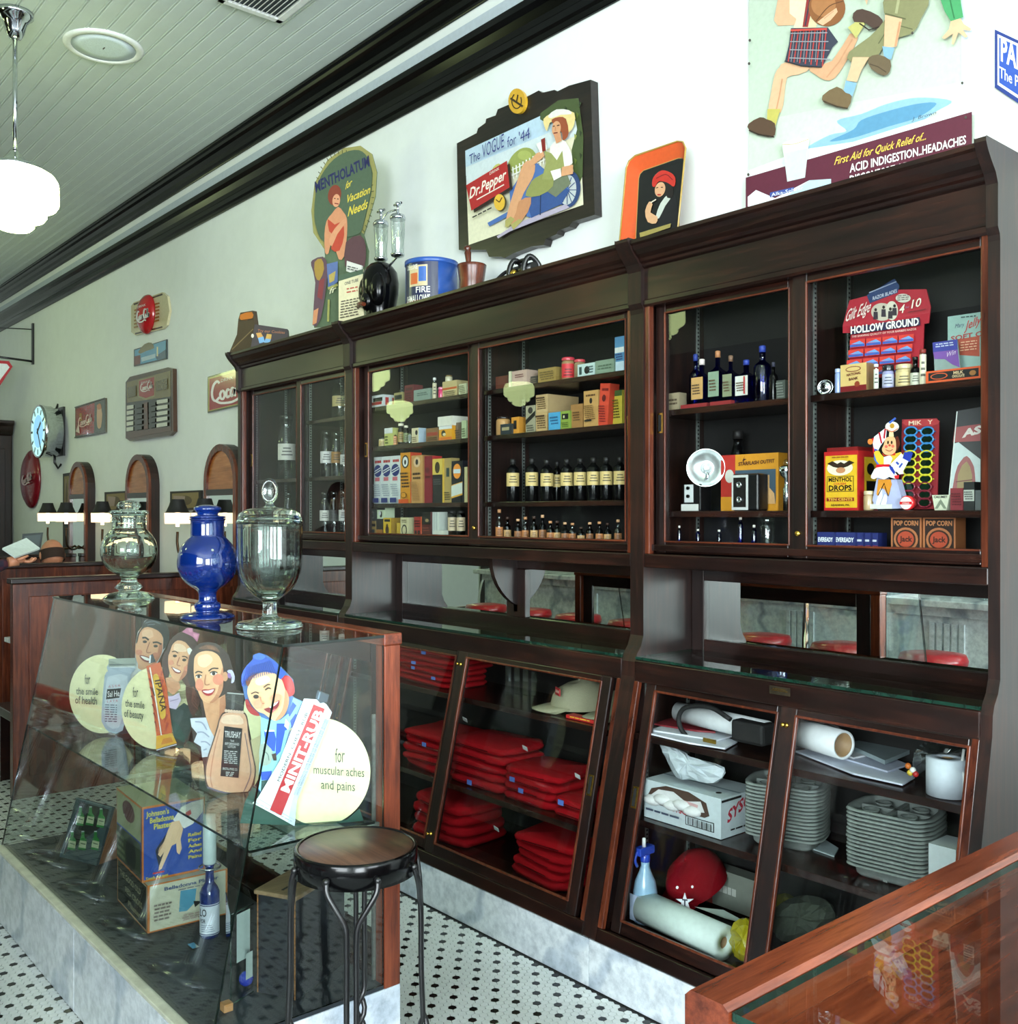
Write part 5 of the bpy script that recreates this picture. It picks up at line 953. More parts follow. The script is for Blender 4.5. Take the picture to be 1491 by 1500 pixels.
A.poly((206, 30, 40), Q2('585,500 690,498 700,520 580,525')); A.poly((238, 238, 238), Q2('590,525 700,520 735,560 762,600 740,618 690,600 650,622 600,604 570,618 542,604 560,560'), 2); A.line((206, 206, 214), Q2('620,540 605,600'), 1); A.line((206, 206, 214), Q2('670,535 690,598'), 1)
A.poly((226, 230, 238), Q2('700,500 790,410 850,470 800,560 740,560')); A.poly((44, 60, 160), Q2('815,400 885,405 860,480 800,450')); A.poly((44, 60, 160), Q2('690,510 720,520 740,560 735,585 700,540')); A.line((60, 80, 170), Q2('750,480 770,500'), 3); A.line((60, 80, 170), Q2('775,525 800,490'), 2.4); A.poly((206, 40, 44), Q2('735,590 775,585 770,615 740,615')); A.poly((236, 236, 236), Q2('745,545 800,550 812,575 775,580'))
A.build('figure', GLOSS, R)
# sunglasses on their card
ys = y+.045; R = thing('sunglasses_card', 'red display card with eight rows of coloured sunglasses', 'display card', (UX(1346, ys), ys, B3))
A = Art((0, ys, 0), (0, 1, 0)); A.slab((140, 30, 40), Q2('780,135 1060,125 1080,165 1062,860 762,860'), .004); A.k = 2; A.poly((170, 50, 54), Q2('800,140 1060,130 1068,175 960,190 810,182'), 2); A.text((226, 196, 170), 'MIK   Y', Q2('835,182')[0], Q2('1030,170')[0], 6, (0, -1), .02); A.build('card', PAINT, R)
cols = [(60, 130, 190)]*3+[(206, 196, 50)]*4+[(120, 34, 50)]*3
for i in range(10):
    m = MB(); v0 = 622+6+i*11.6; dx = -i*.35; fr = cols[i]; yy = ys-.006-.0015*(10-i)*0
    for uu in (1335+dx, 1359+dx):
        cx, cz, k = UX(uu, yy), VZ(uu, v0+4, yy), pxm(uu, yy)
        m.tube([(cx+9.6*k*math.cos(a*PI/8), yy-.004-.0005*i, cz+6.4*k*math.sin(a*PI/8)) for a in range(16)], .0026, 6, fr, closed=True)
        m.add([(cx+9.6*k*math.cos(a*PI/8), yy-.003-.0005*i, cz+6.4*k*math.sin(a*PI/8)) for a in range(16)], [tuple(range(16))], (24, 52, 34), 1)
    u = 1347+dx; m.tube([(UX(u-3, yy), yy-.005, VZ(u, v0+3, yy)), (UX(u+3, yy), yy-.005, VZ(u, v0+3, yy))], .0026, 6, fr)
    for u in (1325+dx, 1369+dx): m.box(UX(u, yy)-.001, yy-.004, VZ(u, v0+5, yy), UX(u, yy)+.001, yy+.004, VZ(u, v0+3, yy), fr)
    tag(m.build('sunglasses', [GLOSS, plain('dark_green_lens', (14, 34, 22), .08) if 'dark_green_lens' not in bpy.data.materials else bpy.data.materials['dark_green_lens']]), '%s framed sunglasses, %s row from the top of the red card' % (['blue', 'blue', 'blue', 'yellow', 'yellow', 'yellow', 'yellow', 'maroon', 'maroon', 'maroon'][i], ORD[i]), 'sunglasses', 'sunglasses on the red card')
c = PY(1327, 734.5, y-.02); rr = 10.8*pxm(1327, y-.02); T = Matrix.Translation((c.x, y, B3+rr+.0005)) @ Matrix.Rotation(PI/2, 4, 'X'); m = MB().lathe([(rr, 0), (rr, .016), (rr*.9, .019), (0, .02)], n=26, col=(214, 40, 44), T=T)
f = Face(m, (c.x-rr, y-.0205, B3), (2*rr, 0, 0), (0, 0, 2*rr)); f.e((226, 226, 226), .5, .5, .42, .42); f.r((206, 36, 40), .06, .4, .94, .6); f.t(Wt, 'COLD', .25, .44, .75, .1)
tag(m.build('round_tin', GLOSS), 'round white tin with red band standing on edge by the sunglasses card', 'tin')
x = UX(1378, y); z0 = B3+.0005; m = MB(); zt = VZ(1378, 725, y); m.add([(UX(1369, y), y, z0), (UX(1386, y), y, z0), (UX(1391, y), y, zt), (UX(1365, y), y, zt), (UX(1369, y), y+.03, z0), (UX(1386, y), y+.03, z0), (UX(1391, y), y+.04, zt), (UX(1365, y), y+.04, zt)], [(0, 1, 2, 3), (1, 5, 6, 2), (5, 4, 7, 6), (4, 0, 3, 7), (3, 2, 6, 7), (4, 5, 1, 0)], (196, 200, 176))
f = Face(m, (UX(1367, y), y-.0006, z0), (UX(1389, y)-UX(1367, y), 0, 0), (0, 0, zt-z0)); f.poly((120, 130, 110), [(.1, .1), (.5, .75), (.9, .1), (.7, .1), (.5, .4), (.3, .1)]); f.t(K, 'CALUMET', .05, .8, .95, .14)
tag(m.build('carton', PAINT), 'small flared pale carton with a chevron left of the maroon carton', 'box')
carton(1392, 1410.5, 715, B3, y, (130, 44, 52), 'maroon carton in front of the slanting shop card', [L((90, 24, 30), .1, .2, .9, .8, 5)], d=.04)
carton(1411.5, 1427, 706, B3, y-.005, (34, 38, 38), 'black and white carton right of the maroon carton', [('r', (186, 190, 180), 0, .32, 1, .72), L((80, 80, 80), .1, .36, .9, .68, 4)], d=.04)
carton(1428, 1437, 718, B3, y, (90, 96, 96), 'small grey carton next to the right door stile', [], d=.04)
A = Art((UX(1395, y+.05), y+.05, B3), (.35, -1, .12)); A.slab((30, 32, 34), '1402,602 1437,596 1437,746 1388,746', .004); A.k = 2
A.poly((150, 66, 66), '1398.5,626 1436,621 1436,646 1395.5,648'); A.text((214, 206, 196), 'AS', (1409, 641), (1437, 634), 10.5, (0, -1), .05, .15); A.poly((190, 204, 204), '1397,650 1404,648 1436,673 1436,744 1390,744'); A.poly((150, 84, 84), '1395,742 1399,694 1407,676 1416,668 1424,678 1428,694 1427,742', 2); A.poly((150, 128, 84), '1400,740 1403,696 1409,682 1416,676 1421,684 1424,696 1423,740'); A.line((110, 56, 56), '1400,706 1424,703', 1.5); A.line((110, 56, 56), '1399,722 1424,719', 1.5); A.line((214, 220, 214), '1402,603 1388.5,744', 1.6)
tag(A.build('display_card', PAINT), 'slanting shop card with red header and arched window, right door edge', 'display card')
for i, (a, b) in enumerate(((1197, 1221.5), (1222.5, 1252.5), (1253.5, 1264), (1265, 1275), (1276, 1286))):
    x0, x1 = UX(a, y-.01), UX(b, y-.01); r = .019; m = MB(); z0 = C3+.0005; zt = VZ((a+b)/2, 780+.4*i, y)
    carton(a, b, 779.5+.3*i, C3, y-.015+.012*i, (30, 40, 100), 'navy battery box with red base, %s from the left' % ORD[i], [('r', (170, 30, 44), 0, 0, 1, .22)]+([('t', (220, 226, 230), 'EVEREADY', .06, .42, .94, .26), ('e', Wt, .5, .1, .1, .09)] if i < 2 else [('l', (200, 206, 214), .15, .4, .85, .65, 1)]), d=.05, group='battery boxes on the bottom shelf')
for i, (a, b) in enumerate(((1305, 1349.5), (1352, 1399.5))):
    carton(a, b, 758, C3, y+.02, (176, 108, 66), 'brown POP CORN box, %s of the pair' % ('left', 'right')[i], [('r', (44, 26, 18), .06, 0, .95, .96), ('t', (196, 128, 80), 'POP CORN', .1, .76, .9, .14), ('e', (176, 108, 66), .5, .34, .4, .36), ('e', (60, 34, 22), .5, .34, .33, .29), ('e', (176, 70, 44), .5, .34, .27, .24), ('t', (60, 30, 20), 'Jack', .3, .27, .72, .16)], d=.06, group='pop corn boxes')
# ================================================================ ON TOP OF THE CABINETS
ZT = 2.479
# cardboard sunbathing standee
A = Art((-4.28, 2.66, ZT), (.5, -.85, 0)); R = thing('standee', 'die-cut cardboard MENTHOLATUM standee of a seated red-haired woman', 'standee', (-4.25, 2.6, ZT))
A.slab((84, 102, 74), '456,309 461,268 480,234 504,217 528,213.5 545,225.6 552,252 550,287 539,325 533,344 540,368 538,400 532,474 460,480 459,464 463,413 458,389 461,380 476,377 475,365 459,341', .006); A.k = 2
A.poly((140, 136, 78), '456,309 461,268 480,234 504,217 528,213.5 545,225.6 552,252 550,287 539,325 533,343 529,340 536,318 544,284 546,254 540,232 527,221 505,225 484,241 467,270 462,309 465,335 478,362 475,365 459,341', 0)
for i in range(34):
    a = -2.7+i*.135; u, v = 504+45*math.cos(a)*1.0, 290+70*math.sin(a); A.line((70, 72, 40), [(u, v), (504+41*math.cos(a), 290+65*math.sin(a))], 1.1)
A.poly((70, 88, 66), '462,309 467,270 484,241 505,225 527,221 540,232 546,254 544,284 536,318 529,342 500,350 476,355 465,335', 3)
A.text((24, 28, 74), 'MENTHOLATUM', (464, 283), (543, 244), 15, (-.1, -1), .03); A.text((206, 186, 60), 'for', (507, 279), (516, 273), 10, (0, -1), .01, .3); A.text((206, 186, 60), 'Vacation', (508, 299), (543, 284), 11, (0, -1), .015, .25); A.text((206, 186, 60), 'Needs', (511, 318), (539, 306), 13, (0, -1), .015, .25)
A.poly((190, 130, 92), '480,325 488,314 497,304 505,312 510,322 510,345 506,376 498,381 492,362 486,360 483,372 478,371 477,345', 2); A.poly((170, 62, 40), '482,322 492,330 503,326 506,345 499,368 487,366 489,345 484,340', 2); A.poly((196, 138, 100), '484,352 492,336 506,322 509,326 496,344 488,362', 2)
A.ell((122, 52, 34), 492, 287, 9.5, 15, .15); A.ell((200, 142, 106), 494.5, 295, 5.6, 9.5, .1); A.line((120, 40, 30), '492,299 498,300', 1.6); A.line((50, 26, 22), '491.5,292 493.5,292', 1.4); A.line((50, 26, 22), '496,292.5 498,293', 1.4)
A.poly((86, 62, 72), '460,382 475,377 482,390 480,420 472,468 460,477 464,415 458,390', 2); A.poly((150, 120, 50), '463,385 473,380 477,395 470,412 464,405', 2); A.poly((120, 50, 52), '470,412 478,408 474,440 467,436'); A.poly((80, 52, 56), '509,356 530,346 538,362 536,392 522,386 508,392', 2); A.poly((84, 104, 150), '481,388 497,384 497,414 483,424'); A.poly((170, 150, 80), '484,404 494,398 492,412 485,416'); A.poly((190, 130, 90), '462,456 469,452 466,474 460,477'); A.line((150, 150, 80), '484,440 483,472', 3); A.line((150, 150, 80), '483,424 497,418', 4); A.text((206, 206, 170), 'fr', (484, 432), (494, 428), 8, (0, -1), .02, .3)
A.build('figure_board', PAINT, R)
A = Art((-4.2, 2.56, ZT), (.45, -.88, 0)); A.slab((206, 198, 160), '496,404 532,394 533,470 496,478', .006); A.k = 2; A.poly((70, 90, 70), '496,404 532,394 532,401 496,412'); A.text((50, 50, 60), 'ONE TUBE', (505, 418), (525, 412), 4.5, (0, -1), .01); A.fill((170, 70, 60), 508, 421, 524, 431, -.2, 2, 1.8); A.fill((70, 60, 54), 500, 440, 527, 468, -.2, 7, 1.5)
A.slab((200, 200, 190), '508,382 530,389 528,404 507,397', .012); A.k += 1; A.fill((60, 60, 60), 511, 389, 526, 396, .25, 2, 1.4); A.build('text_panel', PAINT, R)
# black two-cylinder straw dispenser
y = 2.66; u = 557; x = UX(u, y); k = pxm(u, y); R = thing('dispenser', 'glossy black countertop dispenser with two upright cut glass cylinders', 'dispenser', (x, y, ZT))
MB().lathe([(a_, 1.13*b_) for a_, b_ in ((.062, 0), (.07, .01), (.066, .03), (.074, .06), (.088, .12), (.09, .17), (.082, .215), (.066, .235), (.05, .25), (.03, .258), (0, .26))], (x, y, ZT), 26).build('body', BLACK, R)
b = MB()
for s in (-1, 1): b.ball((x+s*.05, y-.045, ZT+.15), .05, 14, sq=(.9, .8, 1.7))
b.ball((x-.01, y-.07, ZT+.1), .04, 12, sq=(1, .7, 1.3)); b.build('lobes', BLACK, R)
MB().tube(cro([(x-.09, y-.07, ZT+.075), (x-.04, y-.095, ZT+.085), (x+.015, y-.1, ZT+.075)], 4), [.008]*4+[.011]*4+[.009], 8).build('lever', MZ_, R, label='brown wooden lever')
for uu, v0, v1, vk in ((558, 380, 330, 309), (582.5, 374, 321, 299)):
    xx = UX(uu, y+.02); z0, z1, zk = VZ(uu, v0, y+.02), VZ(uu, v1, y+.02), VZ(uu, vk, y+.02); rr = 10.5*k
    MB().lathe([(rr*.7, z0), (rr*.8, z0+.01), (rr, z1-.01), (rr, z1)], (xx, y+.02, 0), 20).build('glass_cylinder', CLEAR, R)
    for q in range(7):
        a = q*.9; MB().tube([(xx+rr*math.cos(a+t*.25)*(.8+.03*t), y+.02+rr*math.sin(a+t*.25)*(.8+.03*t), z0+.012+(z1-z0-.03)*t/6) for t in range(7)], .0018, 5).build('cut_rib', CLEAR, R)
    MB().lathe([(rr*1.08, z1-.004), (rr*1.1, z1+.008), (rr*.9, z1+.02), (.012, z1+.028), (.007, z1+.03), (.007, zk-.008), (.014, zk-.006), (.016, zk), (.01, zk+.008), (0, zk+.01)], (xx, y+.02, 0), 18).build('cap', CHROME, R)
    MB().tube([(xx-.03, y+.02, zk), (xx+.03, y+.02, zk)], .006, 8).build('thumb_bar', CHROME, R)
xr = UX(582.5, y+.02); zr = VZ(582, 374, y+.02); MB().tube(cro([(x-.005, y+.02, ZT+.24), (x+.03, y+.02, ZT+.262), (xr-.02, y+.02, zr-.014), (xr, y+.02, zr-.004)], 4), .0055, 8).build('support_arm', CHROME, R)
for q_, z_ in ((UX(558, y+.02), VZ(558, 380, y+.02)), (xr, zr)): MB().lathe([(.012, -.012), (.03, -.006), (.034, 0), (.034, .006), (.03, .007)], (q_, y+.02, z_), 18).build('cylinder_base', CHROME, R)
MB().tube(cro([(UX(558, y+.02), y+.02, VZ(558, 322, y)), (x+.03, y+.02, VZ(560, 312, y)), (xr-.02, y+.02, VZ(575, 306, y))], 4), .005, 6).build('link_bar', CHROME, R)
# marshmallow tin
u, y = 632, 2.68; x = UX(u, y); k = pxm(u, y); r_ = 38*k; zt = VZ(u, 385, y); R = thing('marshmallow_tin', 'large round blue marshmallow tin beside the wooden mortar', 'tin', (x, y, ZT))
blu = (44, 84, 160); m = MB().lathe([(r_, 0), (r_, zt-ZT-.02)], (x, y, ZT+.0005), 40, blu); A0 = math.atan2(-y, -x); h = zt-ZT-.02
rr = r_+.0006; cyl_patch(m, (24, 30, 70), x, y, rr, A0-1.3, A0+.25, ZT+.004, ZT+h, 14); cyl_patch(m, (196, 180, 140), x, y, rr+.0004, A0-.95, A0-.15, ZT+h*.45, ZT+h*.92, 10); cyl_patch(m, (190, 96, 50), x, y, rr+.0007, A0-.9, A0-.55, ZT+h*.5, ZT+h*.75, 6); cyl_patch(m, (60, 100, 170), x, y, rr+.0007, A0-.5, A0-.2, ZT+h*.55, ZT+h*.88, 6); cyl_patch(m, (120, 30, 30), x, y, rr+.0004, A0-1.25, A0-.3, ZT+.004, ZT+h*.14, 10)
cyl_text(m, (226, 226, 214), 'FIRE', x, y, rr+.001, A0-.62, A0-.05, ZT+h*.3, h*.13); cyl_text(m, (226, 226, 214), 'SHMALLOWS', x, y, rr+.001, A0-1.15, A0-.05, ZT+h*.1, h*.15); cyl_text(m, (226, 226, 214), 'DE LUXE', x, y, rr+.001, A0-1.1, A0-.55, ZT+h*.84, h*.1); m.build('body', TIN, R)
MB().lathe([(r_*1.0, h-.002), (r_*1.03, h), (r_*1.03, h+.018), (r_*.98, h+.02), (r_*.95, h+.01), (0, h+.008)], (x, y, ZT), 40, blu).build('lid', TIN, R)
# mortar and pestle
u, y = 691, 2.66; x = UX(u, y); R = thing('mortar', 'turned wooden mortar standing beside the blue tin', 'mortar', (x, y, ZT))
MB().lathe([(.055, 0), (.058, .008), (.05, .014), (.056, .03), (.054, .075), (.062, .13), (.064, .142), (.06, .145), (.05, .14), (.042, .06), (0, .05)], (x, y, ZT+.0005), 28).build('bowl', MZ_, R)
T = Matrix.Translation((x-.012, y, ZT+.07)) @ Matrix.Rotation(-.12, 4, 'Y'); tag(MB().lathe([(0, 0), (.018, .004), (.02, .02), (.012, .05), (.012, .1), (.015, .135), (.011, .142), (.016, .15), (.016, .158), (.009, .165), (0, .166)], n=18, T=T).build('pestle', MZ_), 'wooden pestle standing in the turned mortar', 'pestle')
# small cast iron press
u, y = 768, 2.66; x = UX(u, y); R = thing('iron_press', 'small black cast iron hand press under the stepped frame', 'press', (x, y, ZT))
for s in (-1, 1): MB().tube(cro([(x+s*.045-.015, y-.03, ZT+.004), (x+s*.045-.012, y-.03, ZT+.07), (x+s*.045, y-.01, ZT+.105), (x+s*.045+.012, y+.03, ZT+.07), (x+s*.045+.015, y+.03, ZT+.004)], 5), .011, 8).build('frame', IRON, R)
MB().tube([(x-.06, y, ZT+.06), (x+.06, y, ZT+.06)], .022, 12).build('roller', IRON, R); MB().tube([(x-.055, y, ZT+.1), (x+.055, y, ZT+.1)], .009, 8).build('top_bar', IRON, R)
MB().tube(cro([(x-.05, y, ZT+.06), (x-.09, y-.02, ZT+.065), (x-.14, y-.04, ZT+.03)], 4), .008, 8).build('handle', IRON, R); MB().ball((x-.14, y-.04, ZT+.03), .014, 10).build('knob', IRON, R); MB().box(x-.065, y-.04, ZT, x+.065, y+.04, ZT+.008).build('base', IRON, R, bev=.003); MB().lathe([(.012, 0), (.016, .02), (.01, .03), (0, .032)], (x-.03, y-.03, ZT+.03), 10).build('copper_cup', BRASS, R)
# orange drinks tray leaning on the wall
A = Art((-2.6, 2.74, ZT), (0, -.44, .1)); R = thing('serving_tray', 'orange rimmed serving tray with woman in red hat leaning on the wall', 'tray', (-2.45, 2.75, ZT))
out = pp('910,394 923,250 927,240 936,232 998,211 1006,212 1010,221 996,368'); inn = pp('930,388 936,262 937,256 942,250 994,232 999,231 1002,235 989,366')
A.slab((150, 64, 30), inn, .004); m = A.mb; f = [A.P(*p, lift=.022) for p in out]; g = [A.P(*p, lift=.001) for p in inn]; n = len(f); m.add(f+g, [(i, (i+1) % n, n+(i+1) % n, n+i) for i in range(n)], (206, 84, 40), 0, True)
b2 = [A.P(*p, lift=.018) for p in out]; g2 = [A.P(*p, lift=-.004) for p in inn]; m.add(b2+g2, [(n+i, n+(i+1) % n, (i+1) % n, i) for i in range(n)], (130, 54, 28), 0, True)
ln = [A.P(*p, lift=.0225) for p in out]; m.tube(ln, .0035, 6, (170, 140, 70), closed=True); m.build('tray_body', GLOSS, R)
A.mb = MB(); A.k = 4; A.poly((14, 14, 14), inn); A.line((170, 140, 80), '931,362 936,262 938,255 943,250 994,232 999,232', 1)
A.poly((22, 20, 24), '955,350 962,312 975,292 990,286 996,330 990,342', 2); A.poly((190, 196, 186), '961,318 968,298 980,284 986,286 975,302 966,320', 2); A.poly((30, 22, 20), '958,276 962,266 978,264 986,272 986,288 978,290 970,272 962,278', 2); A.ell((206, 156, 118), 967.5, 278, 7.5, 11, .25); A.poly((190, 46, 36), '956,272 958,260 970,250 984,254 990,262 988,274 978,268 966,266 960,274', 3); A.line((110, 20, 20), '962,262 976,256 986,264', 1.2, 3); A.line((60, 30, 24), '962,276 965,275', 1.2); A.line((60, 30, 24), '969,275 972,275', 1.2); A.line((170, 40, 40), '964,286 969,286', 2)
A.poly((206, 160, 120), '946,310 952,296 957,300 954,312 964,318 962,328 950,326', 2); A.line((210, 200, 180), '954,298 962,293', 1.6); A.poly((150, 136, 74), '938,342 984,328 983,334 939,349')
A.build('picture', GLOSS, R)
# boot shaped counter display at the far end
A = Art((-5.2, 2.56, ZT), (.25, -1, 0)); R = thing('counter_display', 'dark wood-look counter display with orange capped back at the far end', 'display', (-5.2, 2.6, ZT))
A.slab((74, 60, 46), '336,516 347,490 349,468 352,458 370,455 373,476 372,512', .03); A.k = 2; A.poly((190, 110, 40), '352,461 369,457 370,466 354,470', 2); A.line((130, 110, 80), '340,512 371,482', 1.5); A.line((40, 32, 26), '350,470 371,467', 1.2); A.build('back_board', PAINT, R)
A = Art((-5.13, 2.56, ZT), (.8, -.6, 0)); A.slab((40, 28, 24), '373,475 421,482 424,510 366,516', .05); A.k = 2; A.text((150, 90, 50), 'Try our Cookies', (377, 486), (417, 489), 4, (0, -1), .01, .2); A.poly((190, 140, 60), '375,488 382,487 386,494 378,496'); A.poly((110, 160, 200), '378,495 386,493 388,501 380,503'); A.poly((190, 150, 60), '391,489 398,490 397,497 389,496'); A.poly((110, 160, 200), '389,496 397,497 395,502 387,502'); A.ell((206, 200, 180), 370, 492, 2, 3); A.build('front_tray', PAINT, R)
# ================================================================ INSIDE THE SLANTED BASES
def shirt(cx, cy, z, w_, d, h, rot, label, col=(150, 12, 22), tagc=(90, 120, 200), grp='folded red shirts', tg=True):
    n = 36; rg = random.Random(label); ph = [rg.uniform(0, 6.3) for _ in range(4)]; T = Matrix.Translation((cx, cy, z+.0004)) @ Matrix.Rotation(rot, 4, 'Z'); vs = []
    lv = [(0, .93), (.12, .99), (.5, 1.02), (.86, .99), (1, .93), (1.03, .5)]
    for zz, s in lv:
        for i in range(n):
            a = 2*PI*i/n; c, q = math.cos(a), math.sin(a); rx = abs(c)**.35*(1 if c > 0 else -1); ry = abs(q)**.35*(1 if q > 0 else -1)
            wob = 1+.02*math.sin(5*a+ph[0])+.015*math.sin(9*a+ph[1]+zz*3)
            vs.append((rx*w_/2*s*wob, ry*d/2*s*wob, h*zz*(.86+.1*math.sin(2*a+ph[2])+.06*math.sin(3*a+ph[3])) if zz > 0 else 0))
    vs.append((0, 0, h*.97)); fs = [(j*n+i, j*n+(i+1) % n, (j+1)*n+(i+1) % n, (j+1)*n+i) for j in range(len(lv)-1) for i in range(n)]+[((len(lv)-1)*n+i, (len(lv)-1)*n+(i+1) % n, len(vs)-1) for i in range(n)]+[tuple(range(n))[::-1]]
    R = thing('folded_shirt', label, 'shirt', (cx, cy, z), grp); MB().add(vs, fs, col, 0, True, T).build('folded_cloth', CLOTH, R)
    m = MB(); m.box(-w_*.3, -d/2*1.03-.003, h*.3, w_*.25, -d/2*1.0, h*.36, tuple(int(q*.6) for q in col), T=T); m.build('crease_shade', CLOTH, R)  # crease shade painted as a strip of darkened shirt colour
    if tg: m = MB(); k = rg.uniform(-.25, .3)*w_; m.box(k-.014, -d/2*1.03-.004, h*.2, k+.014, -d/2*1.03-.001, h*.75, tagc, T=T); m.build('neck_tag', PAINT, R, label='blue woven neck tag')
    return R
def stack(u0, u1, yf, z, n, h, d, where, drift=0, tags=()):
    x0, x1 = UX(u0, yf), UX(u1, yf); rg = random.Random(where)
    for i in range(n):
        shirt((x0+x1)/2+drift*i+rg.uniform(-.008, .008), yf+d/2+rg.uniform(-.006, .006), z+i*h*1.0, (x1-x0)*rg.uniform(.95, 1.02), d, h*.95, rg.uniform(-.13, .13), 'red shirt, %s from bottom of %s' % (ORD[i], where), tg=i in tags)
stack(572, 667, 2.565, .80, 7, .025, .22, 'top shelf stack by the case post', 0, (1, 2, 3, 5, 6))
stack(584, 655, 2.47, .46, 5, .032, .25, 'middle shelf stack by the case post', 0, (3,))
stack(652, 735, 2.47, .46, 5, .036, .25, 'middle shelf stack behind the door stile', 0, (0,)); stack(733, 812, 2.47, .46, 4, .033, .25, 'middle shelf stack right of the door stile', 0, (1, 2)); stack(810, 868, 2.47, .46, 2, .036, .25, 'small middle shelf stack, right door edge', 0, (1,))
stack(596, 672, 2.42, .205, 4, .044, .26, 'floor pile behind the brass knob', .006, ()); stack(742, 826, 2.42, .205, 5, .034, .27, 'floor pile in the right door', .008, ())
for lb, uu, vv, zz in (('white price tag on the middle shirt stack', 681, 1054, 0), ('white price tag on the right shirt stack', 769, 1096, 0), ('white price tag by the right door edge', 846, 1137, 0), ('small white tag beside the floor pile', 727, 1214, 0)):
    c = SL(uu, vv, -.12) if zz == 0 else None; T = Matrix.Translation(c) @ Matrix.Rotation(.5, 4, 'X') @ Matrix.Rotation(.3, 4, 'Y')
    tag(MB().box(-.012, -.001, -.01, .012, .001, .01, (206, 214, 214), T=T).build('price_tag', PAINT), lb, 'tag')
def cap_hat(x, y, z, r, rot, col, label, brimcol=None, tilt=0):
    z += .014; R = thing('baseball_cap', label, 'cap', (x, y, z)); T = Matrix.Translation((x, y, z)) @ Matrix.Rotation(rot, 4, 'Z') @ Matrix.Rotation(tilt, 4, 'Y'); m = MB(); n = 28; P = [(1, .0), (1.0, .25), (.94, .52), (.78, .8), (.5, .99), (.2, 1.06), (0.001, 1.07)]
    vs = [(r*a*math.cos(2*PI*i/n)*1.12*(1+.012*math.cos(6*2*PI*i/n)), r*a*math.sin(2*PI*i/n)*(1+.012*math.cos(6*2*PI*i/n)), r*b*(1-.1*math.cos(2*PI*i/n))) for a, b in P for i in range(n)]
    m.add(vs, [(j*n+i, j*n+(i+1) % n, (j+1)*n+(i+1) % n, (j+1)*n+i) for j in range(len(P)-1) for i in range(n)], col, 0, True, T); m.build('crown', CLOTH, R)
    b = MB(); bc = brimcol or col; k = 13; top = []
    for q, (rr, dz) in enumerate(((.98, .0), (1.35, -.03), (1.72, -.1))):
        for i in range(k): a = -1.15+2.3*i/(k-1); top.append((r*1.12*math.cos(a)*(1 if q == 0 else 1)+(r*(rr-.98)*math.cos(a*.6)), r*math.sin(a)*(1 if q < 2 else .82), r*(.12+dz-.12*math.sin(a)**2*(q/2))))
    L_ = len(top); bot = [(p[0], p[1], p[2]-.004) for p in top]; fs = [(q*k+i, (q+1)*k+i, (q+1)*k+i+1, q*k+i+1) for q in range(2) for i in range(k-1)]
    b.add(top+bot, fs+[tuple(L_+i for i in f[::-1]) for f in fs]+[(2*k+i, L_+2*k+i, L_+2*k+i+1, 2*k+i+1) for i in range(k-1)], bc, 0, True, T); b.build('brim', CLOTH, R); MB().ball((0, 0, r*1.07), r*.07, 8, col, T=T).build('button', CLOTH, R)
    return R, T
x = UX(838, 2.62); R, T = cap_hat(x, 2.66, .801, .098, -2.2, (150, 148, 122), 'khaki baseball cap with red badge on the top shelf'); m = MB()
c = SL(817, 1013, -.075); Tb = Matrix.Translation(c) @ Matrix.Rotation(-.45, 4, 'Z'); m.box(-.026, -.002, -.014, .026, .002, .014, (170, 34, 40), T=Tb); m.box(-.02, -.003, -.004, .02, -.002, .006, (206, 150, 140), T=Tb); m.build('badge', PAINT, R, label='red square badge')
cap_hat(UX(897, 2.62), 2.69, .801, .09, -2.0, (140, 140, 116), 'khaki baseball cap mostly hidden by the right door edge')
carton(829, 873, 1052, .801, 2.53, (190, 34, 36), 'flat red playing-card box in front of the khaki cap', [('l', (226, 190, 60), .1, .3, .8, .9, 1)], d=.04)
m = MB()
for i in range(4): m.box(UX(740+i*10, 2.7), 2.7+.01*i, .802, UX(748+i*10, 2.7), 2.703+.01*i, .93-.01*i)
tag(m.build('plastic_bag', CLEAR), 'clear plastic sleeve standing at the back of the top shelf', 'bag')
# ---- near cabinet base
def sheet(mb, pts, z, col, th=.0015): mb.prism([(PZ(u, v, z).x, PZ(u, v, z).y) for u, v in pp(pts)], (1, 0, 0), (0, 1, 0), (0, 0, 1), (0, 0, z), 0, th, col)
zs = .817
for i, (pts, col, lab) in enumerate((('951,1076 1010,1062 1080,1088 1062,1098 1010,1090', (206, 210, 220), 'lowest white leaflet of the left paper pile'), ('953,1071 1000,1054 1078,1078 1050,1086', (214, 218, 226), 'middle white leaflet of the left paper pile'), ('958,1062 985,1052 1040,1058 1048,1074 1020,1072', (130, 30, 40), 'dark red magazine on the left paper pile'), ('1165,1102 1230,1092 1340,1140 1322,1151 1250,1135', (206, 212, 226), 'large white poster sheet on the right paper pile'), ('1166,1092 1240,1085 1330,1122 1300,1132', (190, 196, 214), 'bluish sheet on the right paper pile'), ('1168,1085 1225,1082 1290,1104 1250,1112', (214, 216, 220), 'topmost white sheet of the right paper pile'))):
    m = MB(); sheet(m, pts, zs+.006*(i % 3)+.002, col, .005); tag(m.build('paper_sheet' if i != 2 else 'magazine', PAINT), lab, 'paper')
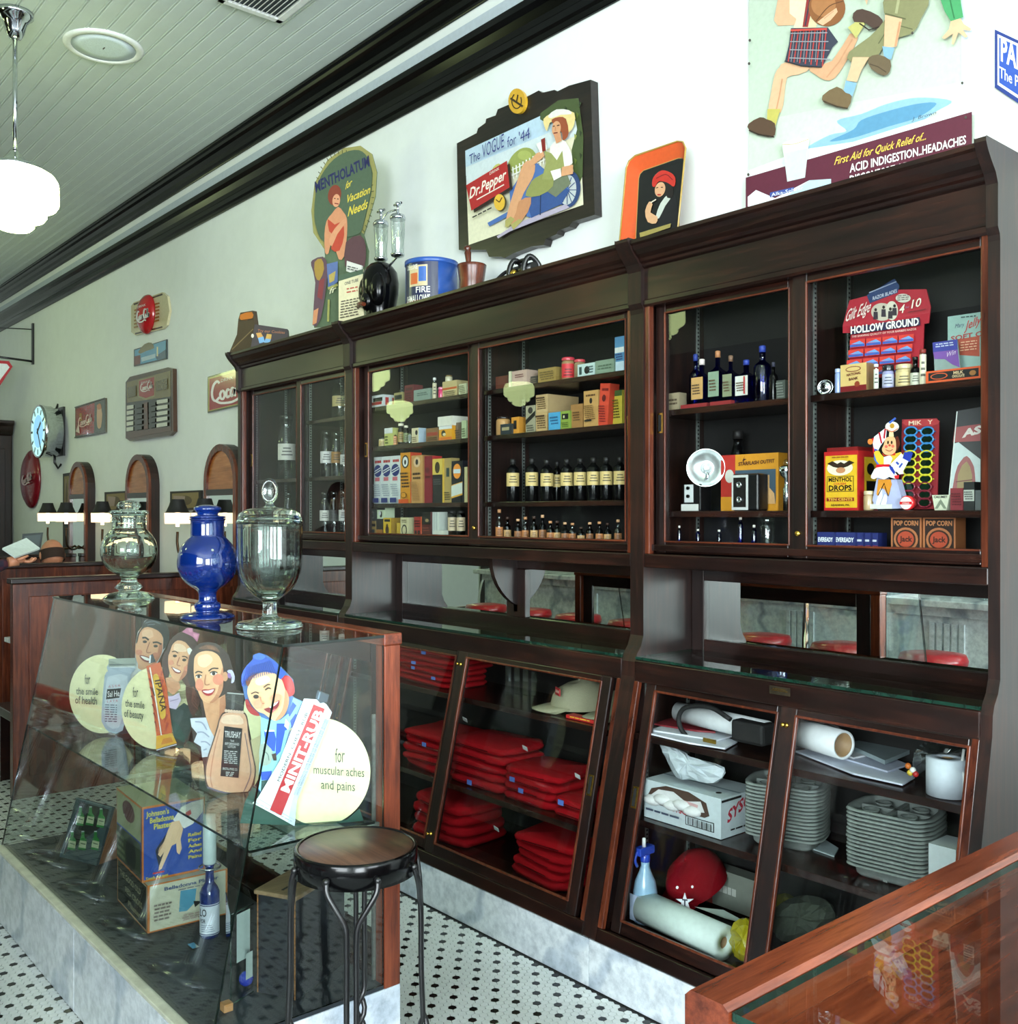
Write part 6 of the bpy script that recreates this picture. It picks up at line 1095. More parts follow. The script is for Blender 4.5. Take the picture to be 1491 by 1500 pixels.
def roll(a, b, r, label, cat, name, col=(214, 218, 220), hole=.3):
    a, b = Vector(a), Vector(b); R = thing(name, label, cat, a); m = MB(); d = (b-a); L_ = d.length; T = Matrix.Translation(a) @ d.to_track_quat('Z', 'Y').to_matrix().to_4x4()
    m.lathe([(r*hole, 0), (r, 0), (r, L_), (r*hole, L_), (r*hole, 0)], n=30, col=col, T=T, cap=False); m.build('paper', PAINT, R); m = MB().lathe([(r*hole*.9, L_*.02), (r*hole, L_*.02), (r*hole, L_*.98), (r*hole*.9, L_*.98), (r*hole*.9, L_*.02)], n=20, col=(150, 120, 84), T=T, cap=False); m.build('core', PAINT, R); return R
roll((UX(1000, 2.66), 2.64, zs+.06), (UX(1130, 2.62), 2.60, zs+.06), .034, 'rolled white paper behind the black strap', 'paper roll', 'paper_roll', hole=.8); roll((UX(1150, 2.64), 2.66, zs+.065), (UX(1236, 2.6), 2.6, zs+.065), .042, 'rolled white poster on the right paper pile', 'paper roll', 'paper_roll', hole=.85)
R = thing('camera_case', 'black case with looped leather strap on the papers', 'case', (UX(1085, 2.56), 2.56, zs+.02))
x = UX(1092, 2.56); m = MB().box(x-.05, 2.55, zs+.022, x+.07, 2.62, zs+.09); m.build('case_body', MATTEB, R, bev=.01); MB().tube([(UX(q[0], 2.55), 2.55, VZ(q[0], q[1], 2.55)) for q in [tuple(p) for p in cro(pp('1070,1054 1040,1036 1005,1036 994,1052 1000,1072 1020,1092 1030,1100'), 4)]], .008, 8).build('strap', MATTEB, R); MB().box(UX(1030, 2.53), 2.528, zs-.012+.015, UX(1048, 2.53), 2.533, zs+.02).build('buckle', BRASS, R)
x = UX(1378, 2.52); R0 = roll((x, 2.555, zs+.001), (x, 2.555, VZ(1376, 1112, 2.52)), .052, 'white toilet roll standing by the right door edge', 'toilet roll', 'toilet_roll', (196, 204, 214))
m = MB(); sheet(m, '1238,1094 1282,1086 1334,1104 1296,1120', zs+.02, (150, 166, 170), .012); tag(m.build('flat_tray', GLOSS), 'pale grey flat tray lying on the right papers', 'tray')
def crumple(pts, y, dy, col, label, name, cat, mat, z0, seed=1, n=9):
    rg = random.Random(seed); q = [tuple(p) for p in cr(pp(pts), 3)]; cu = sum(p[0] for p in q)/len(q); cv = sum(p[1] for p in q)/len(q); vs = []; m = len(q)
    for lay, (s, yy) in enumerate(((1, 0), (.96, -.35), (.7, -.8), (.35, -1.0))):
        for u, v in q: uu, vv = cu+(u-cu)*s+rg.uniform(-2, 2)*(lay > 0), cv+(v-cv)*s+rg.uniform(-2, 2)*(lay > 0); p = PY(uu, vv, y+dy*yy); vs.append((p.x, p.y+rg.uniform(-.008, .008)*(lay > 0), max(z0+.001, p.z)))
    c = PY(cu, cv, y-dy*1.05); vs.append((c.x, c.y, max(z0+.001, c.z))); b = PY(cu, cv, y+.02); vs.append((b.x, b.y, max(z0+.001, b.z)))
    fs = [(j*m+i, j*m+(i+1) % m, (j+1)*m+(i+1) % m, (j+1)*m+i) for j in range(3) for i in range(m)]+[(3*m+i, 3*m+(i+1) % m, 4*m) for i in range(m)]+[((i+1) % m, i, 4*m+1) for i in range(m)]
    return tag(MB().add(vs, fs, col, 0, False).build(name, mat), label, cat)
crumple('1338,1108 1346,1092 1370,1084 1400,1090 1424,1096 1424,1160 1345,1135', 2.63, .05, (130, 140, 126), 'crumpled grey plastic bag behind the toilet roll', 'plastic_bag', 'bag', CLEAR, zs, 3)
for i, (u, v, col) in enumerate(((1330, 1122, (190, 100, 40)), (1337, 1128, (226, 226, 220)), (1341, 1134, (170, 40, 40)), (1333, 1132, (206, 180, 60)))):
    c = PY(u, v, 2.54); tag(MB().ball((c.x, c.y, max(c.z, zs+.008)), .0085, 10, col).build('candy', GLOSS), '%s wrapped candy beside the toilet roll' % ('orange', 'white', 'red', 'yellow')[i], 'candy')
c = UX(1408, 2.52); MB; R = thing('scissors', 'white looped scissors handle between toilet roll and door edge', 'scissors', (c, 2.54, zs)); MB().tube([(c-.01+.009*math.cos(a*PI/6), 2.54, zs+.045+.03*math.sin(a*PI/6)) for a in range(12)], .004, 6, Wt, closed=True).build('loop', PAINT, R); MB().tube([(c-.01, 2.54, zs+.075), (c-.012, 2.56, zs+.125)], .004, 6, Wt).build('blade', PAINT, R)
# napkin box
zs2 = .546; b0 = PZ(930, 1200, zs2); b1 = PZ(1046, 1234, zs2); b2 = PZ(1081, 1218, zs2)
e1 = Vector((b1.x-b0.x, 0, 0)); e2 = Vector((-e1.y, e1.x, 0)).normalized()*.2; hz = Vector((0, 0, .125)); b0 = Vector((b0.x, max(b0.y, 2.483), zs2+.001))
R = thing('napkin_box', 'opened white cardboard box of napkins lettered SYSCO in red', 'box', b0); m = MB(); wh = (190, 202, 206)
v = [b0, b0+e1, b0+e1+e2, b0+e2]; v = v+[p+hz for p in v]; m.add(v, [(0, 1, 5, 4), (1, 2, 6, 5), (2, 3, 7, 6), (3, 0, 4, 7), (3, 2, 1, 0), (4, 5, 6, 7)], wh)
f = Face(m, b0, e1, hz); f.poly((70, 50, 40), [(.04, .55), (.1, .8), (.3, .96), (.6, .96), (.82, .8), (.86, .5), (.8, .42), (.3, .4), (.1, .44)]); f.poly((206, 206, 206), [(.07, .58), (.2, .82), (.4, .86), (.55, .7), (.75, .8), (.8, .55), (.6, .46), (.2, .48)]); f.poly((190, 150, 150), [(.45, .6), (.55, .72), (.72, .7), (.7, .52), (.5, .48)]); f.t((170, 60, 70), 'SYSCO', .38, .36, .64, .14); f.r(K, .56, .12, .92, .36); f.r(wh, .57, .14, .91, .34)
for i in range(16): f.r(K, .59+i*.02, .15, .59+i*.02+(.006 if i % 3 else .012), .33)
f.l((60, 70, 90), .04, .2, .5, .3, 1)
g = Face(m, b0+e1, e2, hz); g.t((180, 40, 60), 'SYSCO', .15, .35, .95, .3, .6); g.l(K, .2, .12, .8, .2, 1); g.poly(K, [(0, .96), (.5, .96), (.5, .9), (0, .9)]); t_ = Face(m, b0+hz, e1, e2); t_.r((120, 140, 146), .0, .47, 1, .52); t_.e(K, .85, .25, .03, .05)
m.build('carton', PAINT, R)
nk = MB(); q = b0+e1*.2+hz*.55+Vector((0, -.004, 0))
for i in range(5): p = b0+e1*(.12+.13*i)+hz*(.5+.08*(i % 2))+e2*.02; nk.ball(p, .03, 10, (214, 214, 214), sq=(1.3, .9, .6))
nk.build('napkins', CLOTH, R); crumple('966,1087 985,1092 1010,1108 1061,1124 1050,1146 1010,1142 990,1138 975,1110', 2.53, .03, (190, 200, 206), 'crumpled white plastic bag lying on the napkin box', 'plastic_bag', 'bag', GLOSS, zs2+.127, 5)
# pulp cup trays
def pulp_tray(cx, cy, z, rot, label, grp, first=[None]):
    R = thing('cup_tray', label, 'tray', (0, 0, 0), grp); n = 40; vs = []; w_, d = .118, .1
    rings = [(1.0, 0.011), (1.0, .014), (.93, .016), (.84, .0145), (.8, -.012), (.74, -.02)]
    for s, z_ in rings:
        for i in range(n):
            a = 2*PI*i/n; c, q = math.cos(a), math.sin(a); p_ = .42; wv = 1-.035*math.cos(4*a)**2*0+.02*math.cos(8*a); vs.append((abs(c)**p_*(1 if c > 0 else -1)*w_*s*wv, abs(q)**p_*(1 if q > 0 else -1)*d*s*wv, z_+.0012*math.sin(7*a)))
    fs = [(j*n+i, j*n+(i+1) % n, (j+1)*n+(i+1) % n, (j+1)*n+i) for j in range(len(rings)-1) for i in range(n)]+[tuple((len(rings)-1)*n+i for i in range(n))]
    MB().add(vs, fs, (132, 140, 136), 0, True).build('pulp_shell', CLOTH, R, origin=(0, 0, 0)); m = MB(); m.box(-.006, -.08, -.018, .006, .08, .01, (138, 146, 142)); m.box(-.095, -.006, -.018, .095, .006, .01, (138, 146, 142))
    for sx in (-1, 1):
        for sy in (-1, 1): m.lathe([(.016, -.0195), (.02, .004), (.024, .011), (.02, .0115), (.012, -.016)], (sx*.052, sy*.042, 0), 12, (126, 134, 130), cap=False)
    m.build('divider', CLOTH, R, origin=(0, 0, 0)); R.location = (cx, cy, z); R.rotation_euler.z = rot; ORG[R.name] = Vector((cx, cy, z)); return R
for (u, yf, n, rot, nm) in ((1137, 2.63, 15, .35, 'stack by the napkin box'), (1297, 2.61, 15, .12, 'right hand stack')):
    x = UX(u, yf-.06); p0 = pulp_tray(x, yf, zs2+.0215, rot, 'grey pulp cup tray, bottom one of '+nm, 'pulp cup trays')
    for i in range(1, n): clone(p0, (random.uniform(-.002, .002), random.uniform(-.002, .002), .0108*i), 'grey pulp cup tray, %s from bottom of %s' % (ORD[i], nm) if i < n-1 else 'grey pulp cup tray, topmost of '+nm)
carton(1360, 1400, 1240, zs2, 2.5, (196, 206, 208), 'small white box at the right behind the tray stack', [], d=.1)
m = MB(); sheet(m, '1165,1236 1196,1224 1228,1244 1222,1256', zs2, (170, 184, 186), .004); tag(m.build('paper_sheet', PAINT), 'loose white sheet between the two tray stacks', 'paper')
# floor of the near cabinet
zf = .206; x = UX(936, 2.44); R = thing('spray_bottle', 'blue and white trigger spray bottle in the left corner', 'bottle', (x, 2.46, zf))
MB().lathe([(.037, 0), (.04, .006), (.04, .1), (.034, .135), (.02, .165), (.014, .185), (.014, .2)], (x, 2.47, zf), 20, (150, 186, 214)).build('bottle_body', GLOSS, R); MB().box(x-.03, 2.4275, zf+.01, x+.022, 2.4295, zf+.095, (176, 190, 216)).build('label', PAINT, R)
h = MB(); h.lathe([(.017, .198), (.017, .222), (.012, .226)], (x, 2.47, zf), 14, (40, 70, 180)); h.box(x-.014, 2.43, zf+.224, x+.016, 2.50, zf+.25, (40, 70, 180)); h.build('trigger_head', GLOSS, R, bev=.003); MB().lathe([(.007, .25), (.006, .278), (0, .28)], (x+.004, 2.46, zf), 10, (226, 226, 226)).build('nozzle', GLOSS, R); MB().tube(cro([(x, 2.435, zf+.24), (x, 2.42, zf+.215), (x, 2.43, zf+.19)], 3), .005, 6, (40, 70, 180)).build('trigger', GLOSS, R)
x = UX(993, 2.56); R, T = cap_hat(x, 2.665, zf+.078, .098, -1.9, (130, 12, 24), 'dark red baseball cap with white star badge on the cabinet floor', tilt=.5); c = PY(1003, 1318, 2.485)
A = Art((c.x, 2.487, c.z), (.5, -.9, .2)); st = []
for i in range(10): a = -PI/2+i*PI/5; rr = 14 if i % 2 == 0 else 5; st.append((1003+rr*math.cos(a), 1321+rr*math.sin(a)))
A.poly((206, 206, 214), st); A.text((30, 30, 50), 'T', (999, 1326), (1007, 1327), 9, (0, -1), .04); A.ell((226, 226, 226), 992, 1300, 2, 2.2); A.ell((226, 226, 226), 1014, 1299, 1.8, 2.2); A.build('badge', PAINT, R)
a = PY(938, 1341, 2.44); b = PY(1052, 1385, 2.42); rr = .052; a.z = b.z = zf+rr+.001; R = roll((a.x, 2.46, a.z), (b.x+.012, 2.435, b.z), rr, 'white paper towel roll lying on the cabinet floor', 'paper towel', 'paper_towel', (206, 222, 216), .36)
m = MB(); p = Vector((b.x-.02, 2.48, zf+.105)); m.add([p+Vector((-.12, 0, 0)), p+Vector((.0, .0, 0)), p+Vector((.06, .06, -.02)), p+Vector((-.06, .07, -.01)), p+Vector((.1, .1, -.05)), p+Vector((.0, .11, -.05))], [(0, 1, 2, 3), (3, 2, 4, 5)], (206, 222, 216)); m.build('loose_sheet', PAINT, R)
carton(1015, 1108, 1276, zf+.02, 2.72, (120, 126, 116), 'long grey box with red end at the back of the floor', [('r', (150, 50, 44), 0, 0, .32, 1), ('l', (180, 184, 176), .38, .3, .7, .7, 1)], d=.06)
crumple('1075,1352 1095,1345 1104,1365 1102,1410 1078,1402 1070,1380', 2.47, .04, (160, 150, 30), 'yellow plastic bag beside the paper towel roll', 'plastic_bag', 'bag', GLOSS, zf, 8); crumple('1135,1330 1170,1312 1210,1318 1225,1345 1190,1375 1145,1378 1130,1355', 2.55, .08, (56, 62, 54), 'dark crumpled cloth behind the right door', 'cloth', 'cloth', CLOTH, zf, 9); crumple('1120,1322 1150,1308 1166,1322 1150,1345 1125,1348', 2.62, .06, (110, 106, 40), 'olive crumpled bag behind the dark cloth', 'plastic_bag', 'bag', CLOTH, zf, 11)
# ================================================================ GLASS SHOWCASE
CXA, CXB, CYF, CYB, CZB, CZT = -4.19, -2.268, .985, 1.545, .272, 1.222
CTF = 1.19                                    # top glass front edge
S = thing('showcase', 'slant fronted glass showcase on a white marble plinth with three jars on top', 'showcase', ((CXA+CXB)/2, 1.27, 0))
n = 2
for k in range(n):
    p = CXA+(CXB-CXA)*k/n; q = CXA+(CXB-CXA)*(k+1)/n; MB().box(p+.001, CYF-.008, .001, q-.001, CYF+.02, CZB-.012).build('plinth_slab', WMARB, S, bev=.002)
MB().box(CXB-.028, CYF+.021, .001, CXB, CYB, CZB-.012).build('plinth_slab', WMARB, S, bev=.002); MB().box(CXA, CYF+.021, .001, CXA+.028, CYB, CZB-.012).build('plinth_slab', WMARB, S, bev=.002)
MB().box(CXA, CYF-.008, CZB-.011, CXB, CYF+.022, CZB+.001).build('marble_ledge', plain('cream_marble', (206, 206, 186), .3, var=.06, bs=20), S, bev=.002)
MB().box(CXA+.01, CYF+.023, CZB-.03, CXB-.004, CYB-.03, CZB-.002).build('floor_mat', plain('ribbed_dark_mat', (36, 42, 48), .5, var=.1, bs=90), S)
def pane(name, pts, th, nrm, mat=CASEG):
    nrm = Vector(nrm).normalized()*th; f = [Vector(p) for p in pts]; b = [p+nrm for p in f]; k = len(f); m = MB()
    m.add(f+b, [tuple(range(k)), tuple(range(2*k-1, k-1, -1))], mat=0); m.add(f+b, [(i, (i+1) % k, k+(i+1) % k, k+i) for i in range(k)], mat=1)
    return m.build(name, [mat, DEDGE], S)
sl = Vector((0, CTF-(CYF+.016), CZT-CZB)).normalized(); fy0 = CYF+.016
pane('front_glass', [(CXA, fy0, CZB+.001), (CXB-.007, fy0, CZB+.001), (CXB-.007, CTF, CZT-.008), (CXA, CTF, CZT-.008)], .006, (0, sl.z, -sl.y))
for x, s in ((CXB, -1), (CXA, 1)): pane('end_glass', [(x, fy0, CZB+.001), (x, CYB-.055, CZB+.001), (x, CYB-.055, CZT-.008), (x, CTF, CZT-.008)], .006, (s, 0, 0))
pane('top_glass', [(CXA, CTF-.004, CZT-.007), (CXB+.003, CTF-.004, CZT-.007), (CXB+.003, CYB-.05, CZT-.007), (CXA, CYB-.05, CZT-.007)], .007, (0, 0, 1))
SHZ = .716; sy = fy0+(SHZ-CZB)*sl.y/sl.z+.02
pane('glass_shelf', [(CXA+.02, sy, SHZ-.007), (CXB-.02, sy, SHZ-.007), (CXB-.02, CYB-.07, SHZ-.007), (CXA+.02, CYB-.07, SHZ-.007)], .007, (0, 0, 1), SHELFG)
for x in (CXA+.03, (CXA+CXB)/2, CXB-.03): MB().box(x-.005, sy+.01, SHZ-.018, x+.005, CYB-.05, SHZ-.008).build('shelf_bracket', STEEL, S)
for x in (CXA, CXB-.045): MB().box(x, CYB-.052, CZB-.012, x+.045, CYB, CZT-.03).build('corner_post', MZB, S, bev=.003)
MB().box(CXA-.004, CYB-.056, CZT-.03, CXB+.004, CYB+.004, CZT+.003).build('top_rail', MXB, S, bev=.004); MB().box(CXA+.045, CYB-.05, CZB-.012, CXB-.045, CYB-.002, CZB+.03).build('bottom_rail', WX, S, bev=.003)
xm = (CXA+CXB)/2
for x0, x1, yo in ((CXA+.045, xm+.03, CYB-.046), (xm-.03, CXB-.045, CYB-.022)):
    m = MB(); frame(m, x0, x1, CZB+.03, CZT-.031, .07, .07, .07, .06, yo, yo+.02); d = m.build('rear_door', [WZ, WX], S, bev=.003); MB().box(x0+.07, yo+.008, CZB+.1, x1-.07, yo+.012, CZT-.091).build('glass_pane', PANE, d)
MB().box(CXB-.051, CYB-.06, CZB, CXB-.044, CYB-.052, 1.0).build('shelf_standard', STEEL, S)
# three show jars
def showjar(u, v, prof, lid, mat, label, rib=0, extra=None):
    b = PZ(u, v, CZT); k = dep(u, b.y)/FPX if False else (b-O).dot(Vector((-CS, SN, 0)))/FPX
    R = thing('show_jar', label, 'jar', (b.x, b.y, CZT+.001)); z0 = prof[0][1]
    def cv(P): return [(r*k, (v-y)*k+.0) for r, y in P]
    def lat(P, name, inner):
        P = [tuple(p) for p in cro([(r, 0, y) for r, y in P], 3)]; P = [(max(p[0], 0), p[2]) for p in P]; m = MB(); m.lathe(P, (b.x, b.y, CZT+.001), 48 if rib else 40, cap=False)
        if rib and inner:
            for i, q in enumerate(m.V):
                dx, dy = q[0]-b.x, q[1]-b.y; a = math.atan2(dy, dx); r = math.hypot(dx, dy)
                if rib[0] < q[2]-CZT < rib[1] and r > .03: s = 1+.02*math.cos(16*a)
                else: s = 1
                m.V[i] = (b.x+dx*s, b.y+dy*s, q[2])
        return m.build(name, mat, R)
    lat(cv(prof), 'jar_body', True); lat(cv(lid), 'lid', False)
    return R, b, k
R, b, k = showjar(189, 877, [(0, 876), (33, 877), (34, 874), (26, 869), (14, 866), (17, 862), (17, 857), (12, 853), (11, 848), (15, 843), (27, 836), (35.5, 825), (39.4, 811), (39, 800), (35, 789), (28.5, 780), (24, 775), (23.5, 770), (23.5, 756), (26, 753), (24, 752), (21, 757), (21.5, 776), (31.5, 788), (37.3, 804), (34, 822), (22, 835), (8, 840), (0, 840.5)],
    [(0, 756), (20, 755), (22, 752), (25, 750.5), (24, 748), (13, 747.5), (15, 744), (16, 740), (12, 735), (0, 733)], JARG, 'small clear globe jar with beaded collar, leftmost on the showcase')
bd = MB()
for rr, y, nb, sz in ((24, 764, 20, 2.4), (24, 759, 20, 2.2), (26, 751, 16, 2.6), (17.5, 860, 14, 2.6), (15, 741, 12, 3)):
    for i in range(nb): a = 2*PI*i/nb; bd.ball((b.x+rr*k*math.cos(a), b.y+rr*k*math.sin(a), CZT+(877-y)*k), sz*k, 6)
o = bd.build('beading', CLEAR, R); o['kind'] = 'stuff'
showjar(304, 905, [(0, 904), (36, 905), (37, 902), (30, 898), (17, 896), (18.5, 891), (18, 884), (14, 882), (12.5, 877), (13, 869), (17, 863.5), (28, 856), (37, 846), (41.8, 834), (42.8, 823), (41.2, 811), (36.5, 800), (29, 791), (24.5, 786), (24, 780), (24, 764), (26, 761), (24, 760), (21, 765), (21, 786), (33.5, 800), (40, 822), (35, 845), (16, 860), (0, 862)],
    [(0, 764), (20, 763), (22, 760), (25, 759), (25, 757), (15, 755), (17, 750), (19.5, 747), (18, 743), (9, 740.5), (0, 740)], COBALT, 'cobalt blue globe jar with lid, middle one on the showcase')
R, b, k = showjar(395, 919, [(0, 918), (45, 919), (46, 914), (44, 911), (26, 908), (13, 904), (10.5, 898), (10, 887), (11, 881), (17, 876), (29, 867), (38, 855), (43.5, 841), (46, 824), (46.4, 800), (46.4, 772), (47, 768), (44, 768), (43.7, 800), (43.3, 824), (40.5, 839), (35, 852), (26, 863), (14, 870), (0, 873)],
    [(0, 766), (44, 767), (48, 765), (46.5, 762), (45.5, 758), (42, 752), (35, 747.5), (24, 745), (10, 743.5), (6, 740), (5, 735), (0, 734)], JARG, 'large ribbed clear jar with round disc finial, nearest on the showcase', rib=(.08, .3))
m = MB(); T = Matrix.Translation((b.x, b.y, CZT+(919-719.5)*k)) @ Matrix.Rotation(math.atan2(-b.x, b.y)*0+.75, 4, 'Z') @ Matrix.Rotation(PI/2, 4, 'X')
m.lathe([(0, -3*k), (10.5*k, -4*k), (12.5*k, -2*k), (12.5*k, 2*k), (10.5*k, 4*k), (8*k, 2*k), (0, 2*k)], n=28, T=Matrix.Translation((b.x, b.y, CZT+(919-719.5)*k)) @ Matrix.Rotation(.87, 4, 'Z') @ Matrix.Rotation(PI/2, 4, 'X') @ Matrix.Scale(1.5, 4, (0, 1, 0)))
m.build('finial', JARG, R)
# die-cut advertising figures standing on the glass shelf, each facing the room
def cutout(u, v, label, name='advertising_cutout'):
    p = PZ(u, v, SHZ+.001); d = Vector((p.x, p.y, 0)).normalized(); return thing(name, label, 'cut-out', (p.x, p.y, SHZ)), Art(p, (-d.x, -d.y, 0))
def Q3(st, s, ou, ov): return [(ou+a/s, ov+b_/s) for a, b_ in pp(st)]
CREAM = (232, 228, 178); GRN = (24, 70, 58); DKT = (36, 44, 34); SK, SKS, SKL = (226, 172, 128), (196, 128, 92), (240, 200, 160)
def eye(A, u, v, w_, ang=0): A.ell((240, 236, 228), u, v, w_, w_*.55, ang); A.ell((40, 28, 24), u, v, w_*.55, w_*.55); A.line((30, 20, 18), [(u-w_*1.2, v-w_*.2), (u, v-w_*.7), (u+w_*1.2, v-w_*.3)], w_*.35, 3)
# man and health disc
R, A = cutout(165, 1076, 'cut-out of smiling dark haired man behind a cream health disc')
def q(st): return Q3(st, 7.143, 90, 900)
A.slab(CREAM, [(150+48.6*math.cos(i*PI/24), 1016.6+57.7*math.sin(i*PI/24)) for i in range(48)], .004)
A.slab((190, 198, 206), q('690,560 770,480 775,300 800,180 840,140 870,70 960,35 1070,70 1125,170 1120,290 1060,400 1010,500 960,580 900,620 860,700 740,1000 700,900 640,700'), .004); A.slab((30, 40, 44), q('560,1190 900,1190 900,1270 560,1270'), .004); A.k = 2
A.poly((70, 76, 84), q('720,560 860,560 960,560 900,620 860,740 760,1000 700,900'))
A.poly((206, 208, 206), q('700,550 780,500 850,560 870,610 810,650 740,700 680,690'))
A.poly((210, 152, 112), q('800,470 960,520 950,580 880,610 800,560')); A.poly((222, 164, 122), q('778,300 800,200 850,130 990,140 1058,230 1052,390 1010,480 955,545 860,552 795,505 772,400'), 3); A.poly((186, 116, 84), q('1052,300 1052,390 1010,480 955,545 900,552 960,500 1000,420 1020,330'), 3); A.poly((238, 190, 150), q('850,170 940,160 960,230 900,250 850,230'), 3)
A.poly((20, 18, 20), q('778,300 800,200 840,140 870,75 960,35 1070,70 1125,170 1120,290 1062,370 1066,250 1010,170 900,130 840,160 810,220 795,290'), 2); A.line((90, 100, 110), q('880,90 960,70 1040,100'), 2, 3); A.line((110, 120, 130), q('900,110 980,100'), 1.2)
A.line((30, 22, 18), q('845,245 880,242 912,268'), 2.6, 3); A.line((30, 22, 18), q('955,295 1000,290 1045,312'), 2.6, 3); A.ell((36, 26, 22), *q('872,285')[0], 3.2, 2); A.ell((36, 26, 22), *q('985,330')[0], 3.2, 2); A.line((160, 96, 70), q('922,290 890,380 905,400 935,395'), 1.4, 3); A.ell((208, 130, 98), *q('810,395')[0], 5, 4); A.ell((202, 124, 94), *q('985,425')[0], 5, 4)
A.poly((130, 40, 40), q('815,425 860,428 940,460 925,500 870,492 830,462'), 2); A.poly((240, 238, 230), q('828,436 862,438 930,466 915,482 870,472'), 2)
A.poly((176, 190, 204), q('488,520 765,515 755,600 725,625 700,900 640,1212 500,1228 432,1140 418,1050 452,640 488,595'), 2); A.poly((206, 216, 224), q('520,640 690,640 670,900 600,1180 480,1160 450,1020 470,700'), 2); A.poly((150, 160, 150), q('495,462 775,452 782,540 492,545'), 1); A.line((90, 100, 100), q('500,525 770,520'), 1.6); A.line((226, 230, 230), q('510,550 760,545'), 1.4)
A.poly(K, q('478,780 625,768 605,868 466,886')); A.text((236, 236, 236), 'Sal He', q('482,862')[0], q('606,850')[0], 8.5, (0, -1), .01); A.text((206, 120, 130), 'A S S A', q('490,765')[0], q('615,752')[0], 3.5, (0, -1)); A.text((206, 120, 130), 'L A T R', q('478,918')[0], q('590,912')[0], 3.5, (0, -1)); A.fill((80, 90, 110), *q('455,930')[0], *q('580,1120')[0], .03, 8, 1.4)
for t_, a, b_, h in (('for', '245,722', '300,718', 14), ('the smile', '155,828', '382,836', 10), ('of health', '145,922', '372,936', 11)): A.text(DKT, t_, q(a)[0], q(b_)[0], h, (0, -1), .01)
A.mb.V = [(a_, b_, max(c_, SHZ+.0008)) for a_, b_, c_ in A.mb.V]; A.build('printed_board', PAINT, R)
# girl and beauty disc
R, A = cutout(238, 1100, 'cut-out of smiling girl with pink bow behind an orange tube')
def q(st): return Q3(st, 6.815, 180, 890)
A.slab(CREAM, [(229+51*math.cos(i*PI/24), 1037+60.5*math.sin(i*PI/24)) for i in range(48)], .004)
A.slab((84, 52, 40), q('390,520 440,420 470,330 540,260 590,240 640,200 700,205 765,260 745,340 740,420 725,600 770,710 785,800 765,960 700,1100 660,1320 560,1420 480,1350 450,1000 400,870 420,700 390,600'), .004); A.k = 2
A.poly(GRN, q('480,1120 560,1165 625,1300 600,1405 530,1400')); A.poly((40, 60, 54), q('440,990 530,1010 610,950 700,1010 670,1230 640,1330 560,1170 480,1120'))
A.poly((70, 40, 34), q('395,500 440,420 465,560 460,680 420,760 395,620'), 2); A.poly((92, 56, 44), q('690,400 735,430 722,600 768,720 782,800 760,960 700,1080 650,980 625,820 655,680 688,520'), 3)
for i in range(9): A.line((130, 80, 64), q('%d,%d %d,%d %d,%d' % (690+i*8, 560+i*30, 710-i*3, 640+i*36, 690+i*8, 700+i*40)), 1.2, 3)
A.poly((206, 150, 112), q('425,700 485,690 560,735 575,800 505,872 440,825')); A.poly(SK, q('455,470 490,375 545,325 625,345 690,420 680,560 645,640 600,705 545,735 490,692 456,600'), 3); A.poly((188, 120, 90), q('690,420 680,560 645,640 600,705 560,728 600,640 640,560 660,470'), 3); A.poly((242, 206, 170), q('520,360 600,370 640,430 560,440 510,420'), 3); A.poly((236, 236, 226), q('640,410 690,400 700,440 660,470'), 2)
A.poly((66, 38, 32), q('440,420 470,330 540,260 640,250 715,310 738,400 690,420 625,345 545,325 490,375 458,470'), 2); A.poly((196, 116, 150), q('590,240 640,200 695,200 700,240 765,262 742,340 690,285 640,262'), 1); A.poly((224, 150, 180), q('650,205 690,205 690,245 660,240')); A.poly((224, 150, 180), q('700,255 750,268 735,315 705,285'))
A.ell((40, 26, 22), *q('518,480')[0], 3, 2); A.ell((40, 26, 22), *q('612,520')[0], 3, 2); A.line((70, 40, 30), q('490,440 520,432 550,452'), 1.4, 3); A.line((70, 40, 30), q('590,485 622,485 645,505'), 1.4, 3); A.line((176, 104, 80), q('565,490 540,560 552,575 575,578'), 1.2, 3); A.ell((222, 146, 112), *q('480,545')[0], 4, 4); A.ell((216, 136, 106), *q('635,605')[0], 4.4, 4)
A.poly((140, 40, 44), q('482,585 520,600 580,628 565,655 525,648 498,618'), 2); A.poly((244, 240, 232), q('492,592 522,606 572,630 558,642 522,630'), 2); A.poly((206, 190, 214), q('400,870 470,880 505,875 560,845 580,920 530,1012 450,992'), 0); A.line((150, 136, 160), q('470,930 560,905'), 1.2)
A.poly((206, 90, 34), q('233,580 372,540 440,800 492,1245 335,1275 290,900'))
for i in range(7): A.poly((150, 40, 26), q('%d,%d %d,%d %d,%d' % (240+i*12, 620+i*85, 262+i*11, 612+i*85, 300+i*8, 700+i*85))); A.poly((176, 56, 30), q('%d,%d %d,%d %d,%d' % (380+i*9, 620+i*85, 400+i*10, 640+i*85, 372+i*8, 720+i*85)))
A.poly((224, 176, 50), q('300,690 320,660 352,670 410,900 428,1060 405,1100 375,1090 330,880'), 2); A.text((70, 40, 20), 'IPANA', q('318,720')[0], q('382,1035')[0], 8.5, (1, -.18), .02); A.line((240, 236, 226), q('270,590 320,860 385,1270'), 1.8); A.fill((90, 50, 20), *q('295,790')[0], *q('315,800')[0], 4, 1, 2)
